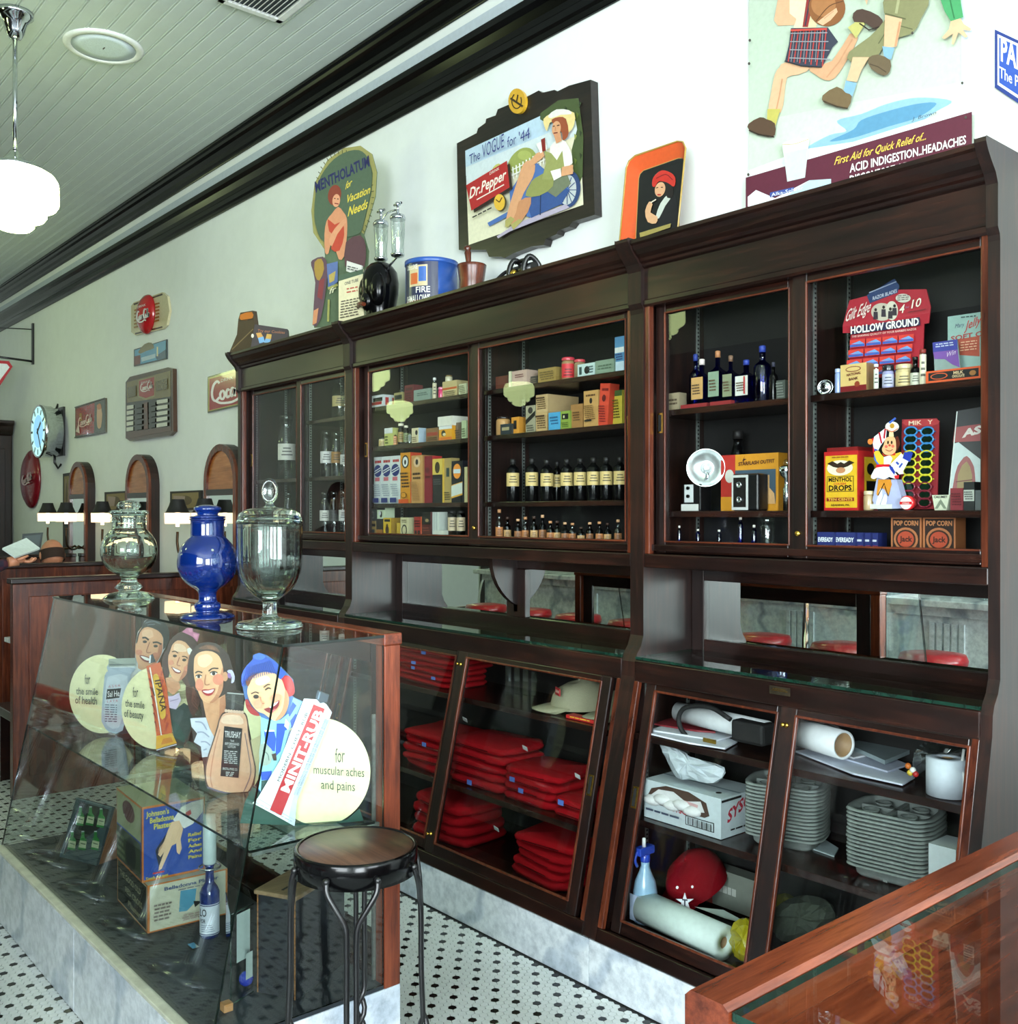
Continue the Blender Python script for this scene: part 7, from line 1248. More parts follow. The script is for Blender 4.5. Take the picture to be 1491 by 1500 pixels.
A.poly((222, 170, 44), q('333,1275 492,1243 540,1350 330,1420')); A.poly((200, 130, 40), q('400,1300 480,1280 500,1330 380,1360')); A.line((40, 40, 60), q('332,1416 540,1352'), 3); A.line((220, 220, 226), q('336,1412 536,1354'), 1.2); A.poly((24, 30, 40), q('268,470 298,455 330,535 262,552')); A.line((220, 226, 230), q('275,470 268,545'), 2.2)
for t_, a, b_, h in (('for', '100,888', '152,884', 15), ('the smile', '25,978', '216,1000', 10.5), ('of beauty', '14,1080', '206,1105', 11)): A.text(DKT, t_, q(a)[0], q(b_)[0], h, (0, -1), .01)
A.mb.V = [(a_, b_, max(c_, SHZ+.0008)) for a_, b_, c_ in A.mb.V]; A.build('printed_board', PAINT, R)
# woman and lotion bottle
R, A = cutout(325, 1161, 'cut-out of a smiling woman with a big peach lotion bottle')
def q(st): return Q3(st, 5.77, 270, 920)
A.slab((54, 36, 30), q('20,400 40,250 70,180 130,130 200,118 270,130 320,170 375,230 405,330 430,420 440,520 500,550 500,690 540,760 550,900 585,1080 605,1200 578,1335 520,1400 400,1398 240,1370 180,1320 150,1090 80,960 60,830 50,760 150,740 130,600 80,500'), .004); A.k = 2
A.poly((214, 158, 116), q('150,590 290,590 345,560 355,720 320,820 245,930 185,760')); A.poly((190, 128, 92), q('300,600 345,560 355,720 320,820 290,860'))
A.poly((202, 208, 220), q('50,762 182,755 215,850 255,925 240,1000 212,1085 150,1092 140,1000 80,962 108,890 60,832'), 0)
for st in ('90,790 150,800 190,860', '110,880 160,880 210,920', '140,960 180,960 220,990', '160,1030 190,1020'): A.line((150, 156, 180), q(st), 2, 3)
A.poly((52, 32, 26), q('22,400 40,250 70,180 130,130 200,118 270,130 322,170 375,230 405,330 428,420 400,470 440,525 350,562 330,500 345,400 330,330 292,232 230,196 150,196 100,240 80,320 85,450 60,500'), 2); A.poly((112, 74, 52), q('120,170 190,140 260,155 300,205 230,180 160,180'), 3); A.poly((140, 96, 66), q('190,150 240,155 260,185 210,175'), 3)
A.poly((232, 180, 134), q('80,310 92,235 150,196 230,196 295,238 326,330 330,430 322,520 280,598 240,628 190,630 142,592 106,500 82,405'), 3); A.poly((200, 134, 96), q('326,330 330,430 322,520 280,598 240,628 215,628 262,570 292,490 302,400'), 3); A.poly((246, 210, 168), q('120,240 200,220 240,270 180,330 120,310'), 3); A.ell((206, 150, 110), *q('345,408')[0], 4, 7); A.ell((228, 142, 112), *q('128,478')[0], 6, 9); A.ell((226, 138, 108), *q('286,432')[0], 8, 8)
A.line((40, 24, 20), q('92,378 118,364 152,374'), 1.7, 3); A.line((40, 24, 20), q('205,362 240,338 288,340'), 1.9, 3); eye(A, *q('122,408')[0], 4, -.05); eye(A, *q('248,382')[0], 4.6, -.2); A.line((186, 116, 84), q('182,390 172,462 190,478 214,470'), 1.4, 3)
A.poly((176, 24, 36), q('145,525 175,512 205,516 258,505 240,552 205,570 168,556'), 2); A.poly((248, 246, 240), q('158,527 205,524 250,512 234,538 200,548 172,540'), 2); A.poly((196, 196, 226), q('360,360 400,350 425,400 420,450 395,460 400,410'), 2); A.poly((150, 110, 170), q('365,380 390,380 395,420 370,415'), 2)
A.poly((226, 226, 176), q('510,610 560,650 650,740 640,1000 600,1180 570,960 535,770 498,700')); A.poly((206, 196, 150), q('560,940 640,900 640,1240 590,1330 605,1190'))
A.poly((96, 74, 66), q('298,752 345,702 495,702 536,765 548,900 586,1080 606,1200 578,1338 515,1402 400,1398 245,1372 186,1322 172,1200 196,1080 246,930 278,820'), 3); A.poly((226, 176, 142), q('306,760 350,712 488,712 526,770 538,900 574,1080 594,1200 566,1325 510,1388 400,1384 252,1360 196,1312 184,1200 208,1080 256,930 288,825'), 3); A.poly((240, 206, 176), q('310,770 350,730 470,735 500,800 440,810 330,800'), 2); A.line((200, 140, 110), q('236,1340 222,1230 260,1000 300,850'), 1.6, 4); A.line((150, 120, 116), q('500,1380 560,1220 540,1050 510,880'), 1.6, 4); A.line((120, 110, 130), q('190,1335 300,1372 420,1396 520,1390'), 2.4, 4)
A.poly((56, 54, 52), q('362,540 502,552 496,695 345,690')); A.line((180, 184, 180), q('362,542 500,554'), 1.8); A.poly((96, 96, 94), q('400,560 430,562 420,680 395,680')); 
for i in range(7): A.ell((220, 190, 166), *q('%d,%d' % (352+i*23, 692+i*2))[0], 2.2, 2.4)
A.poly(K, q('336,820 488,840 457,1256 305,1240')); A.text((226, 226, 226), 'TRUSHAY', q('342,912')[0], q('476,922')[0], 9, (0, -1), .01); A.text((220, 220, 220), 'THE', q('388,952')[0], q('420,955')[0], 3, (0, -1)); A.text((220, 220, 220), 'BEFOREHAND', q('344,976')[0], q('462,984')[0], 3.6, (0, -1)); A.text((220, 220, 220), 'LOTION', q('368,1002')[0], q('432,1006')[0], 3.6, (0, -1)); A.fill((200, 200, 200), *q('336,1020')[0], *q('446,1130')[0], .06, 7, 1.3); A.text((220, 220, 220), 'BRISTOL-MYERS CO.', q('325,1180')[0], q('448,1190')[0], 3.4, (0, -1)); A.fill((190, 190, 190), *q('350,1195')[0], *q('420,1235')[0], .05, 3, 1.3)
A.mb.V = [(a_, b_, max(c_, SHZ+.0008)) for a_, b_, c_ in A.mb.V]; A.build('printed_board', PAINT, R)
# boy and chest rub tube
R, A = cutout(470, 1207, 'cut-out of laughing boy in blue knit hat and red earmuffs')
def q(st): return Q3(st, 5.359, 340, 940)
A.slab(GRN, q('160,1140 205,1160 330,1340 500,1430 900,1400 1000,1310 1030,1405 880,1425 500,1450 60,1425 100,1260'), .004)
A.slab(CREAM, q(' '.join('%f,%f' % (690+395*math.cos(i*PI/28), 1022+422*math.sin(i*PI/28)) for i in range(56))), .004)
A.slab((70, 110, 170), q('80,340 75,260 110,190 160,140 165,105 212,88 270,105 335,150 420,235 480,300 492,390 470,425 490,440 560,470 600,520 420,900 230,1200 200,1180 215,930 225,760 225,585 150,560 105,470'), .004); A.k = 3
BL = (40, 80, 180)
A.poly((140, 196, 206), q('225,590 290,615 380,612 445,560 480,440 550,468 520,540 450,690 400,870 330,1010 230,1180 205,1150 215,930 228,740')); A.poly((40, 70, 66), q('230,1090 310,1080 280,1150 225,1200'))
for st in ('250,700 330,700 345,760 335,860 300,850 260,780', '350,640 400,640 415,700 380,860 340,900 345,760', '225,1020 312,1012 300,1082 230,1086', '440,560 475,470 505,500 450,590', '455,620 500,560 515,600 470,680', '390,640 440,640 430,690 400,700'): A.poly(BL, q(st))
for st in ('255,690 330,690 335,702 258,706', '420,600 450,640 440,690 410,660', '250,780 280,830 262,850 244,810'): A.poly((226, 236, 236), q(st))
A.poly((150, 166, 156), q('222,800 282,812 322,872 300,952 242,972 214,930'), 2); A.line((100, 116, 110), q('240,850 280,880 290,930'), 1.4, 3); A.poly((60, 44, 36), q('310,880 345,870 350,930 325,930'))
A.poly((176, 32, 36), q('383,290 410,265 450,268 482,320 492,392 470,422 432,425 415,370'), 2); A.poly((206, 50, 50), q('410,280 440,280 468,330 470,390 440,400 425,350'), 2); A.poly((160, 30, 36), q('105,452 128,455 152,505 216,566 200,580 148,562 112,512'), 2)
A.poly((236, 186, 142), q('130,335 150,282 220,242 300,235 352,258 392,300 418,372 446,432 440,502 410,572 362,611 318,611 250,562 200,542 150,482 120,402'), 3); A.poly((206, 140, 104), q('418,372 446,432 440,502 410,572 362,611 340,611 390,540 408,460'), 3); A.poly((250, 218, 176), q('190,290 270,262 300,300 240,340 190,330'), 3)
A.poly((126, 70, 40), q('108,300 140,250 190,238 200,250 160,280 140,325 122,348'), 2); A.poly((150, 84, 48), q('125,270 165,250 170,265 140,300'))
A.poly(BL, q('80,345 75,262 110,192 162,142 166,108 212,90 262,102 270,122 335,152 362,190 350,245 250,230 160,242 112,292 100,332'), 2)
for i in range(16): A.line((26, 56, 140), q('%f,%f %f,%f' % (88+i*17, 320-i*8+(i*i)*.18, 122+i*12, 195-i*3.5)), .9)
A.line((26, 56, 140), q('84,330 140,262 250,222 352,240'), 1.6, 4); A.poly(BL, q('362,190 422,236 402,272 380,290 350,262'), 1); A.ell((60, 104, 206), *q('215,112')[0], 9, 4.6)
A.line((60, 36, 26), q('152,402 185,388 212,398'), 1.6, 3); A.line((60, 36, 26), q('250,352 280,330 300,330'), 1.6, 3); A.ell((40, 28, 22), *q('190,424')[0], 4, 3); A.line((40, 28, 22), q('262,372 285,356 306,362'), 2, 3); A.line((196, 124, 92), q('225,425 232,470 255,478'), 1.6, 3); A.ell((236, 158, 124), *q('205,482')[0], 6, 6.5); A.ell((234, 152, 120), *q('345,435')[0], 7.5, 6.5)
A.poly((130, 26, 36), q('250,520 300,505 345,465 372,452 368,492 342,524 312,552 290,548'), 2); A.poly((248, 246, 240), q('292,506 345,468 366,458 350,482 308,512'), 1); A.poly((220, 110, 110), q('300,545 340,515 345,524 314,550'), 1)
A.poly((222, 228, 230), q('565,437 680,445 740,482 783,545 762,602 508,1240 492,1434 330,1342 163,1252 205,1212 372,930')); A.poly((190, 200, 212), q('740,482 783,545 762,602 508,1240 492,1434 440,1400 470,1240 720,600')); A.line((176, 186, 196), q('205,1215 330,1290 500,1390'), 1.2); A.fill((160, 170, 176), *q('190,1245')[0], *q('470,1250')[0], .52, 1, 1.2)
A.poly((34, 50, 66), q('672,368 762,405 745,462 690,472 655,430')); A.line((110, 130, 150), q('690,385 675,440'), 2); A.line((12, 20, 30), q('672,372 760,408'), 1.6)
A.poly((178, 26, 36), q('640,480 727,516 388,1347 300,1300')); A.text((240, 240, 236), 'MINIT-RUB', q('446,1172')[0], q('716,540')[0], 12.5, (-.93, -.37), .035); A.text((50, 50, 54), 'MODERN  CHEST  RUB', q('375,1082')[0], q('598,548')[0], 4, (-.93, -.37)); A.fill((70, 80, 100), *q('496,1185')[0], *q('500,1190')[0], 0, 1, 1)
for a, b_ in (('492,1190', '742,596'), ('516,1190', '758,606')): A.text((90, 100, 120), 'WITH MENTHOL FOR RELIEF OF MUSCULAR ACHES', q(a)[0], q(b_)[0], 2.6, (-.93, -.37))
for t_, a, b_, h in (('for', '808,934', '882,930', 21), ('muscular aches', '640,1018', '1034,1046', 13), ('and pains', '698,1136', '962,1156', 13.5)): A.text(DKT, t_, q(a)[0], q(b_)[0], h, (0, -1), .0)
A.mb.V = [(a_, b_, max(c_, SHZ+.0008)) for a_, b_, c_ in A.mb.V]; A.build('printed_board', PAINT, R)
# ---------------- goods on the showcase floor
FZ = CZB-.001
def crate(o, ang, w_, d, h, name, label, cat, col, ops, sops=(), edge=None, mat=PAINT, top=None):
    o = Vector(o); ex = Vector((math.cos(ang), math.sin(ang), 0)); ey = Vector((-math.sin(ang), math.cos(ang), 0)); T = Matrix((( ex.x, ey.x, 0, o.x), (ex.y, ey.y, 0, o.y), (0, 0, 1, o.z), (0, 0, 0, 1)))
    m = MB().box(0, 0, 0, w_, d, h, col, T=T)
    if top: m.C[1] = top
    f = Face(m, (0, 0, 0), (w_, 0, 0), (0, 0, h), T)
    if edge: f.r(edge, 0, 0, 1, 1); f.r(col, .025, .03, .975, .97)
    f.ops(ops); g = Face(m, (0, d, 0), (0, -d, 0), (0, 0, h), T)
    if edge: g.r(edge, 0, 0, 1, 1); g.r(col, .02, .03, .98, .97)
    g.ops(sops); return tag(m.build(name, mat), label, cat), T
ORG_ = (186, 110, 44)
p = PZ(220, 1367, FZ); z1 = FZ+.147; a0 = math.radians(86)
crate((p.x, p.y-.008, FZ+.001), a0, .25, .33, .146, 'plaster_box', 'lower cream and black plaster box with small map picture', 'box', (196, 196, 172), [('poly', (84, 150, 176), [(.38, .3), (.4, .74), (.6, .72), (.58, .42), (.48, .28)]), ('poly', K, [(.56, .46), (.68, .42), (.58, .32)]), ('t', (60, 80, 120), 'Belladonna Plaster', .2, .82, .88, .07), L((120, 110, 100), .06, .2, .28, .6, 5), L((90, 90, 110), .35, .77, .7, .8, 1), ('l', (170, 150, 140), .4, .1, .7, .26, 3)], [('r', (24, 30, 28), .03, .05, .97, .95), ('t', (150, 150, 120), 'THE GOOD OLD', .1, .66, .8, .12), ('t', (150, 150, 120), 'RED CROSS', .3, .4, .85, .12), ('t', (150, 150, 120), 'Plaster', .4, .16, .8, .12)], ORG_)
p2 = PZ(211, 1291, z1); T0 = Vector((p.x, p.y, 0))
_, T = crate((p.x-.03, p.y-.014, z1+.001), a0, .195, .28, .232, 'plaster_box', 'upper blue plaster box with a pointing hand picture', 'box', (40, 76, 160), [('t', (206, 196, 80), "Johnson's", .06, .86, .42, .07), ('t', (206, 196, 80), 'Belladonna', .12, .77, .5, .07), ('t', (206, 196, 80), 'Plaster', .18, .68, .46, .07), ('poly', (220, 220, 214), [(.48, .76), (.62, .92), (.78, .96), (.97, .97), (.96, .8), (.8, .66), (.66, .62), (.56, .7)]), ('poly', (200, 40, 40), [(.68, .83), (.76, .86), (.78, .8), (.7, .77)]), ('poly', (24, 26, 40), [(.2, .4), (.38, .6), (.5, .74), (.46, .5), (.36, .3), (.26, .16)]), ('poly', (226, 190, 150), [(.46, .74), (.58, .74), (.64, .62), (.6, .48), (.62, .36), (.58, .28), (.54, .32), (.53, .44), (.46, .42), (.38, .28), (.3, .14), (.25, .12), (.26, .18), (.34, .36), (.28, .3), (.24, .34), (.34, .5), (.4, .64)]), ('poly', (190, 150, 116), [(.26, .42), (.34, .5), (.3, .42), (.24, .36)]), ('r', (190, 40, 40), .16, .09, .34, .11), ('t', (206, 190, 70), 'Touch the spot', .05, .03, .4, .035)]+[('t', (206, 190, 70), w_, .72, .5-.075*i, .94, .045) for i, w_ in enumerate(('Relief', 'For', 'Aches', 'And', 'Pains'))], [('r', (150, 156, 120), .03, .52, .97, .97), ('e', (90, 50, 50), .5, .8, .24, .14), ('r', (60, 70, 50), .03, .04, .97, .5), ('e', (26, 30, 30), .6, .25, .2, .22), L((110, 120, 90), .05, .06, .4, .45, 4)], ORG_, top=(176, 176, 140))
p = PZ(86, 1255, FZ); A = Art(p, (.36, -.88, .3)); R = thing('bottle_card', 'leaning display card of six green bottles on the showcase floor', 'display card', (p.x+.1, p.y+.03, FZ))
A.slab((60, 76, 80), '112,1168 165,1182 141,1273 87,1256', .012); A.k = 2; A.poly((26, 32, 30), '117,1174 160,1186 139,1266 93,1252')
for i, (u, v) in enumerate(((119, 1196), (134, 1196), (150, 1199), (108, 1232), (124, 1232), (143, 1232))):
    A.poly((40, 120, 50), [(u-3, v-13), (u+1.5, v-13), (u+1.5, v-6), (u+5, v-1), (u+3, v+14), (u-8, v+12), (u-5, v-3), (u-3, v-7)]); A.poly((176, 186, 150), [(u-5, v-1), (u+5, v+1), (u+3.5, v+11), (u-7, v+9)]); A.line((70, 90, 60), [(u-4, v+3), (u+3, v+5)], 1.4); A.line((190, 200, 200), [(u-2.5, v-14), (u+1.5, v-14)], 1.6)
A.line((120, 140, 136), '113,1169 164,1183', 1); A.mb.V = [(a_, b_, max(c_, FZ+.001)) for a_, b_, c_ in A.mb.V]; A.build('card', GLOSS, R); e0, e1, e2 = A.P(141, 1273, -.012), A.P(165, 1182, -.012), None
m = MB(); e0.z = max(e0.z, FZ+.001); e2 = e0+Vector((-.06, .16, 0)); e2.z = FZ+.001; m.add([e0, e1, e2, e0+Vector((-.004, 0, 0)), e1+Vector((-.004, 0, 0)), e2+Vector((-.004, 0, 0))], [(0, 1, 2), (5, 4, 3), (0, 3, 4, 1), (1, 4, 5, 2), (2, 5, 3, 0)], (130, 90, 60)); m.build('easel', PAINT, R)
x, yy = -3.52, 1.42; R = thing('patterned_canister', 'dark canister with pale grid pattern behind the plaster boxes', 'canister', (x, yy, FZ)); m = MB().lathe([(.06, 0), (.062, .33), (.055, .335), (0, .336)], (x, yy, FZ), 24, (36, 34, 30))
for i in range(9):
    for j in range(8): a = math.atan2(-yy, -x)-1.1+i*.26; cyl_patch(m, (150, 146, 120), x, yy, .0628, a, a+.16, FZ+.02+j*.038, FZ+.045+j*.038, 2)
m.build('body', PAINT, R)
p = PZ(307, 1371, FZ); k = (p-O).dot(Vector((-CS, SN, 0)))/FPX; r_ = 14*k; R = thing('cobalt_bottle', 'cobalt bottle with white label and tall white tube stopper in the showcase', 'bottle', (p.x, p.y, FZ)); h = .22
MB().lathe([(r_*.9, 0), (r_, .006), (r_, .135), (r_*.8, .15), (r_*.45, .165), (r_*.42, h-.01), (r_*.6, h)], (p.x, p.y, FZ), 22).build('glass_body', COBALT, R)
m = MB(); A0 = math.atan2(-p.y, -p.x); cyl_patch(m, (206, 214, 224), p.x, p.y, r_+.001, A0-1.3, A0+1.3, FZ+.012, FZ+.105, 12); cyl_patch(m, (30, 40, 90), p.x, p.y, r_+.0014, A0-1.3, A0+1.3, FZ+.1, FZ+.103, 12); cyl_patch(m, (30, 40, 90), p.x, p.y, r_+.0014, A0-1.3, A0+1.3, FZ+.014, FZ+.017, 12); cyl_text(m, K, 'LO', p.x, p.y, r_+.0016, A0-1.1, A0-.3, FZ+.07, .022); cyl_text(m, K, 'FOR', p.x, p.y, r_+.0016, A0-1.05, A0-.4, FZ+.05, .012)
for i in range(4): cyl_patch(m, (120, 130, 150), p.x, p.y, r_+.0016, A0-.9, A0+.5-.1*i, FZ+.024+i*.006, FZ+.026+i*.006, 6)
m.build('label', PAINT, R); MB().tube([(p.x+r_*1.1*math.cos(a*PI/8), p.y+r_*1.1*math.sin(a*PI/8), FZ+h-.01) for a in range(16)], .003, 6, closed=True).build('wire_clamp', CHROME, R); MB().lathe([(.018, h), (.02, h+.005), (.02, h+.12), (.017, h+.128), (.02, h+.135), (.018, h+.15), (0, h+.152)], (p.x, p.y, FZ), 18, (190, 206, 206)).build('tube_stopper', GLOSS, R)
# dark wooden chest with slotted lid
ang = math.radians(27); T = Matrix.Translation((-2.458, 1.214, FZ+.001)) @ Matrix.Rotation(ang, 4, 'Z'); R = thing('wooden_chest', 'dark wooden chest with slotted lid near the showcase end', 'box', (-2.5, 1.28, FZ)); w_, d, h = .124, .235, .262
m = MB().box(0, 0, 0, w_, .006, h, T=T); m.box(w_-.006, .006, 0, w_, d, h, T=T); m.box(0, d-.006, 0, w_-.006, d, h, T=T); m.box(0, .006, 0, .006, d-.006, .06, T=T); m.build('chest_body', plain('black_chest', (20, 24, 30), .45, var=.3, bs=30), R)
l = MB(); l.box(-.008, -.006, h, w_+.004, d, h+.012, T=T); l.build('lid', wood('worn_lid', (70, 56, 40), (104, 84, 60), (130, 108, 80), 1, .5), R, bev=.003); MB().box(w_*.5, .02, h+.0121, w_*.56, d-.02, h+.0128, T=T).build('slot', MATTEB, R)
for x in (0, w_-.006): MB().box(x, -.0015, 0, x+.0035, 0, h, T=T).build('edge_strip', plain('raw_edge', (120, 84, 48), .6, var=.3, bs=120) if 'raw_edge' not in bpy.data.materials else bpy.data.materials['raw_edge'], R)
R = thing('glass_case', 'small open glass case with white slips left of the wooden chest', 'case', (-2.5, 1.2, FZ))
w0 = PZ(338, 1472, FZ); q1_ = Vector((-2.468, 1.208, FZ)); bk_ = Vector((-.15, .055, 0)); hz_ = Vector((0, 0, .235))
def gp(nm, a, b, c, d_, mt=None): MB().add([a, b, c, d_], [(0, 1, 2, 3)]).build(nm, mt or CLEAR, R)
gp('glass_front', w0, q1_, q1_+hz_, w0+hz_); gp('glass_side', w0+bk_, w0, w0+hz_, w0+bk_+hz_); gp('glass_back', q1_+bk_, w0+bk_, w0+bk_+hz_, q1_+bk_+hz_); gp('glass_top', w0+hz_, q1_+hz_, q1_+bk_+hz_, w0+bk_+hz_)
for a, b in ((w0, w0+hz_), (w0+hz_, q1_+hz_), (w0+hz_, w0+bk_+hz_), (w0, q1_)): MB().tube([a, b], .0016, 6).build('glass_edge', EDGE, R)
e_ = q1_-w0
for a, b, z0_, z1_, s_ in ((.35, .95, .07, .2, .4), (.7, 1.0, .03, .1, .15)):
    p0_ = w0+e_*a+bk_*s_; p1_ = w0+e_*b+bk_*s_; MB().add([p0_+Vector((0, 0, z0_)), p1_+Vector((0, 0, z0_)), p1_+Vector((0, 0, z1_)), p0_+Vector((0, 0, z1_))], [(0, 1, 2, 3)], (206, 216, 212)).build('paper_slip', PAINT, R)
MB().ball(w0+e_*.75+bk_*.3+Vector((0, 0, .022)), .02, 12, (50, 66, 180)).build('blue_ball', GLOSS, R)
m = MB(); q0 = PZ(330, 1478, FZ); m.box(q0.x-.005, q0.y-.012, FZ, q0.x+.02, q0.y+.012, FZ+.02, (170, 120, 70)); tag(m.build('wood_block', PAINT), 'small pale wood block at the front of the dark chest', 'block')
q0 = PZ(283, 1388, FZ)
tag(MB().box(q0.x-.02, q0.y-.01, FZ, q0.x+.02, q0.y+.01, FZ+.006, (70, 170, 190)).build('small_clip', CHROME), 'tiny metal clip lying on the dark mat', 'clip')
# ================================================================ IRON STOOL BY THE SHOWCASE
sx, sy, sz = -2.052, 1.27, .755
R = thing('bar_stool', 'backless stool with dark wooden seat and twisted black iron legs', 'stool', (sx, sy, 0))
MB().lathe([(0, sz-.012), (.136, sz-.012), (.138, sz-.004), (.134, sz), (0, sz+.001)], (sx, sy, 0), 48).build('seat', wood('stool_seat_wood', (40, 26, 20), (74, 50, 38), (104, 74, 56), 0, .35), R)
MB().lathe([(.139, sz-.06), (.147, sz-.058), (.147, sz-.003), (.143, sz+.002), (.138, sz), (.138, sz-.058)], (sx, sy, 0), 48, cap=False).build('seat_band', BLACK, R)
for i in range(4):
    a = -.62+i*PI/2; c, s = math.cos(a), math.sin(a); m = MB(); tz = Vector((-s, c, 0)); rd = Vector((c, s, 0)); ctr = Vector((sx, sy, 0))
    def leg(sg):
        P = [ctr+rd*.138+tz*sg*.058+Vector((0, 0, sz-.035)), ctr+rd*.146+tz*sg*.055+Vector((0, 0, sz-.062)), ctr+rd*.151+tz*sg*.036+Vector((0, 0, sz-.095)), ctr+rd*.153+tz*sg*.016+Vector((0, 0, sz-.13)), ctr+rd*.155+tz*sg*.011+Vector((0, 0, sz-.17)), ctr+rd*.156+tz*sg*.011+Vector((0, 0, sz-.3)), ctr+rd*.16+tz*sg*.011+Vector((0, 0, .34))]
        P = cro(P, 6); b = P[-1]
        for j in range(1, 25): q = j*.45*sg; tt = j/24; P.append(ctr+rd*(.16+.012*tt)+tz*(.011*math.cos(j*.75))*sg+rd*(.009*math.sin(j*.75))*sg+Vector((0, 0, .34-.335*tt)))
        m.tube(P, .0068, 8)
    leg(1); leg(-1); m.build('leg', IRON, R); 
    for sg in (1, -1): MB().ball(ctr+rd*.139+tz*sg*.058+Vector((0, 0, sz-.036)), .009, 10).build('rivet', IRON, R)
    MB().lathe([(.018, .001), (.016, .012), (.009, .02)], ctr+rd*.172, 12).build('foot', IRON, R)
MB().tube([(sx+.135*math.cos(i*PI/16), sy+.135*math.sin(i*PI/16), sz-.045) for i in range(32)], .004, 6, closed=True).build('inner_ring', IRON, R)
# ================================================================ DISPLAY CASE IN THE FOREGROUND
fx0, fx1, fy0_, fy1, fz = -.745, .42, .905, 2.02, 1.0
R = thing('counter_case', 'glass topped mahogany counter case in the bottom right foreground', 'display case', ((fx0+fx1)/2, 1.46, 0))
MB().prism([(fx0, fz-.055), (fx0+.062, fz-.055), (fx0+.062, fz-.006), (fx0+.054, fz), (fx0+.008, fz), (fx0, fz-.008)], (1, 0, 0), (0, 0, 1), (0, 1, 0), (0, 0, 0), fy0_, fy1).build('side_rail', MY_, R, bev=.003)
MB().box(fx1-.062, fy0_, fz-.055, fx1, fy1, fz).build('side_rail', MY_, R, bev=.003); MB().box(fx0+.062, fy1-.06, fz-.055, fx1-.062, fy1, fz).build('end_rail', MX_, R, bev=.003)
m = MB().box(fx0+.064, fy0_+.004, fz-.016, fx1-.064, fy1-.062, fz-.006); m.M[5] = m.M[3] = m.M[2] = m.M[4] = 1; m.build('top_glass', [CASEG, EDGE], R)
m = MB().box(fx0+.06, fy0_+.004, .45, fx1-.06, fy0_+.012, fz-.017); m.build('front_glass', CASEG, R)
for x, y in ((fx0, fy0_), (fx1-.05, fy0_), (fx0, fy1-.05), (fx1-.05, fy1-.05)): MB().box(x+.002, y+.004, 0, x+.048, y+.046, fz-.056).build('corner_post', WZ, R, bev=.003)
MB().box(fx0+.006, fy0_+.05, .02, fx0+.02, fy1-.05, fz-.056).build('side_panel', MY_, R); MB().box(fx1-.02, fy0_+.05, .02, fx1-.006, fy1-.05, fz-.056).build('side_panel', MY_, R); MB().box(fx0+.05, fy1-.03, .02, fx1-.05, fy1-.012, fz-.056).build('back_panel', MX_, R)
MB().box(fx0+.05, fy0_+.02, .02, fx1-.05, fy0_+.04, .45).build('base_panel', MX_, R); MB().box(fx0+.03, fy0_+.04, .6, fx1-.03, fy1-.03, .615).build('case_floor', MY_, R)
for x in (fx0+.3, fx0+.7): MB().box(x, fy1-.036, .615, x+.02, fy1-.031, fz-.06).build('shelf_standard', STEEL, R)
# ================================================================ BOOTHS
def booth(x, face, y0, label):
    R = thing('booth_bench', label, 'bench', (x, 2.2, 0)); MB().box(x-.03, y0, .0, x+.03, 2.81, 1.17).build('back_panel', MZ_, R, bev=.004); MB().box(x-.045, y0-.015, 1.17, x+.045, 2.812, 1.2).build('cap_rail', WY, R, bev=.006)
    MB().box(x+.0301, y0+.08, .12, x+.04, 2.78, 1.1).build('field_panel', MZ_, R, bev=.004); MB().box(x-.48 if face < 0 else x+.03, y0+.02, .40, x-.03 if face < 0 else x+.48, 2.88, .45).build('seat', WY, R, bev=.006); MB().box(x-.46 if face < 0 else x+.04, y0+.05, 0, x-.44 if face < 0 else x+.46, 2.86, .40).build('seat_base', WY, R)
booth(-5.86, -1, 1.45, 'dark wooden booth bench nearest, its tall back behind the showcase'); booth(-7.55, -1, 1.72, 'dark wooden booth bench behind the nearest bench back'); booth(-9.25, -1, 1.75, 'farthest dark wooden booth bench at the left edge')
for x, lab in ((-6.75, 'marble topped booth table between the two nearest benches'), (-8.64, 'marble topped booth table with the bald man')):
    R = thing('booth_table', lab, 'table', (x, 2.2, 0)); MB().box(x-.3, 1.7, .72, x+.3, 2.88, .75).build('table_top', CMARB, R, bev=.004); MB().lathe([(.2, 0), (.2, .02), (.04, .06), (.035, .66), (.1, .719)], (x, 2.15, 0), 20).build('pedestal', IRON, R)
R = thing('tall_cabinet', 'tall dark cabinet with moulded cornice at the far left wall', 'cabinet', (-12.3, 2.6, 0)); MB().box(-13.1, 2.36, 0, -11.62, 2.88, 2.40).build('case', WZ, R, bev=.01); MB().prism([(0, 2.4), (.02, 2.4), (.05, 2.45), (.06, 2.49), (.1, 2.52), (.1, 2.55), (0, 2.55)], (1, 0, 0), (0, 0, 1), (0, 1, 0), (-11.62, 0, 0), 2.30, 2.88).build('cornice', WY, R); MB().box(-13.1, 2.30, 2.4, -11.62, 2.88, 2.55).build('top_board', WX, R)
for y in (2.4, 2.55, 2.7): MB().box(-11.62, y, .3, -11.605, y+.11, 2.25).build('panel', WZ, R, bev=.004)
A = Art((-8.05, 2.72, 1.0), (.9, -.3, .15)); A.slab((40, 52, 52), '33,782 63,780 58,812 30,812', .02); A.k = 2; A.poly((70, 84, 84), '36,785 60,783 56,808 33,808'); tag(A.build('menu_holder', PAINT), 'dark upright menu holder beside the bald man', 'menu')
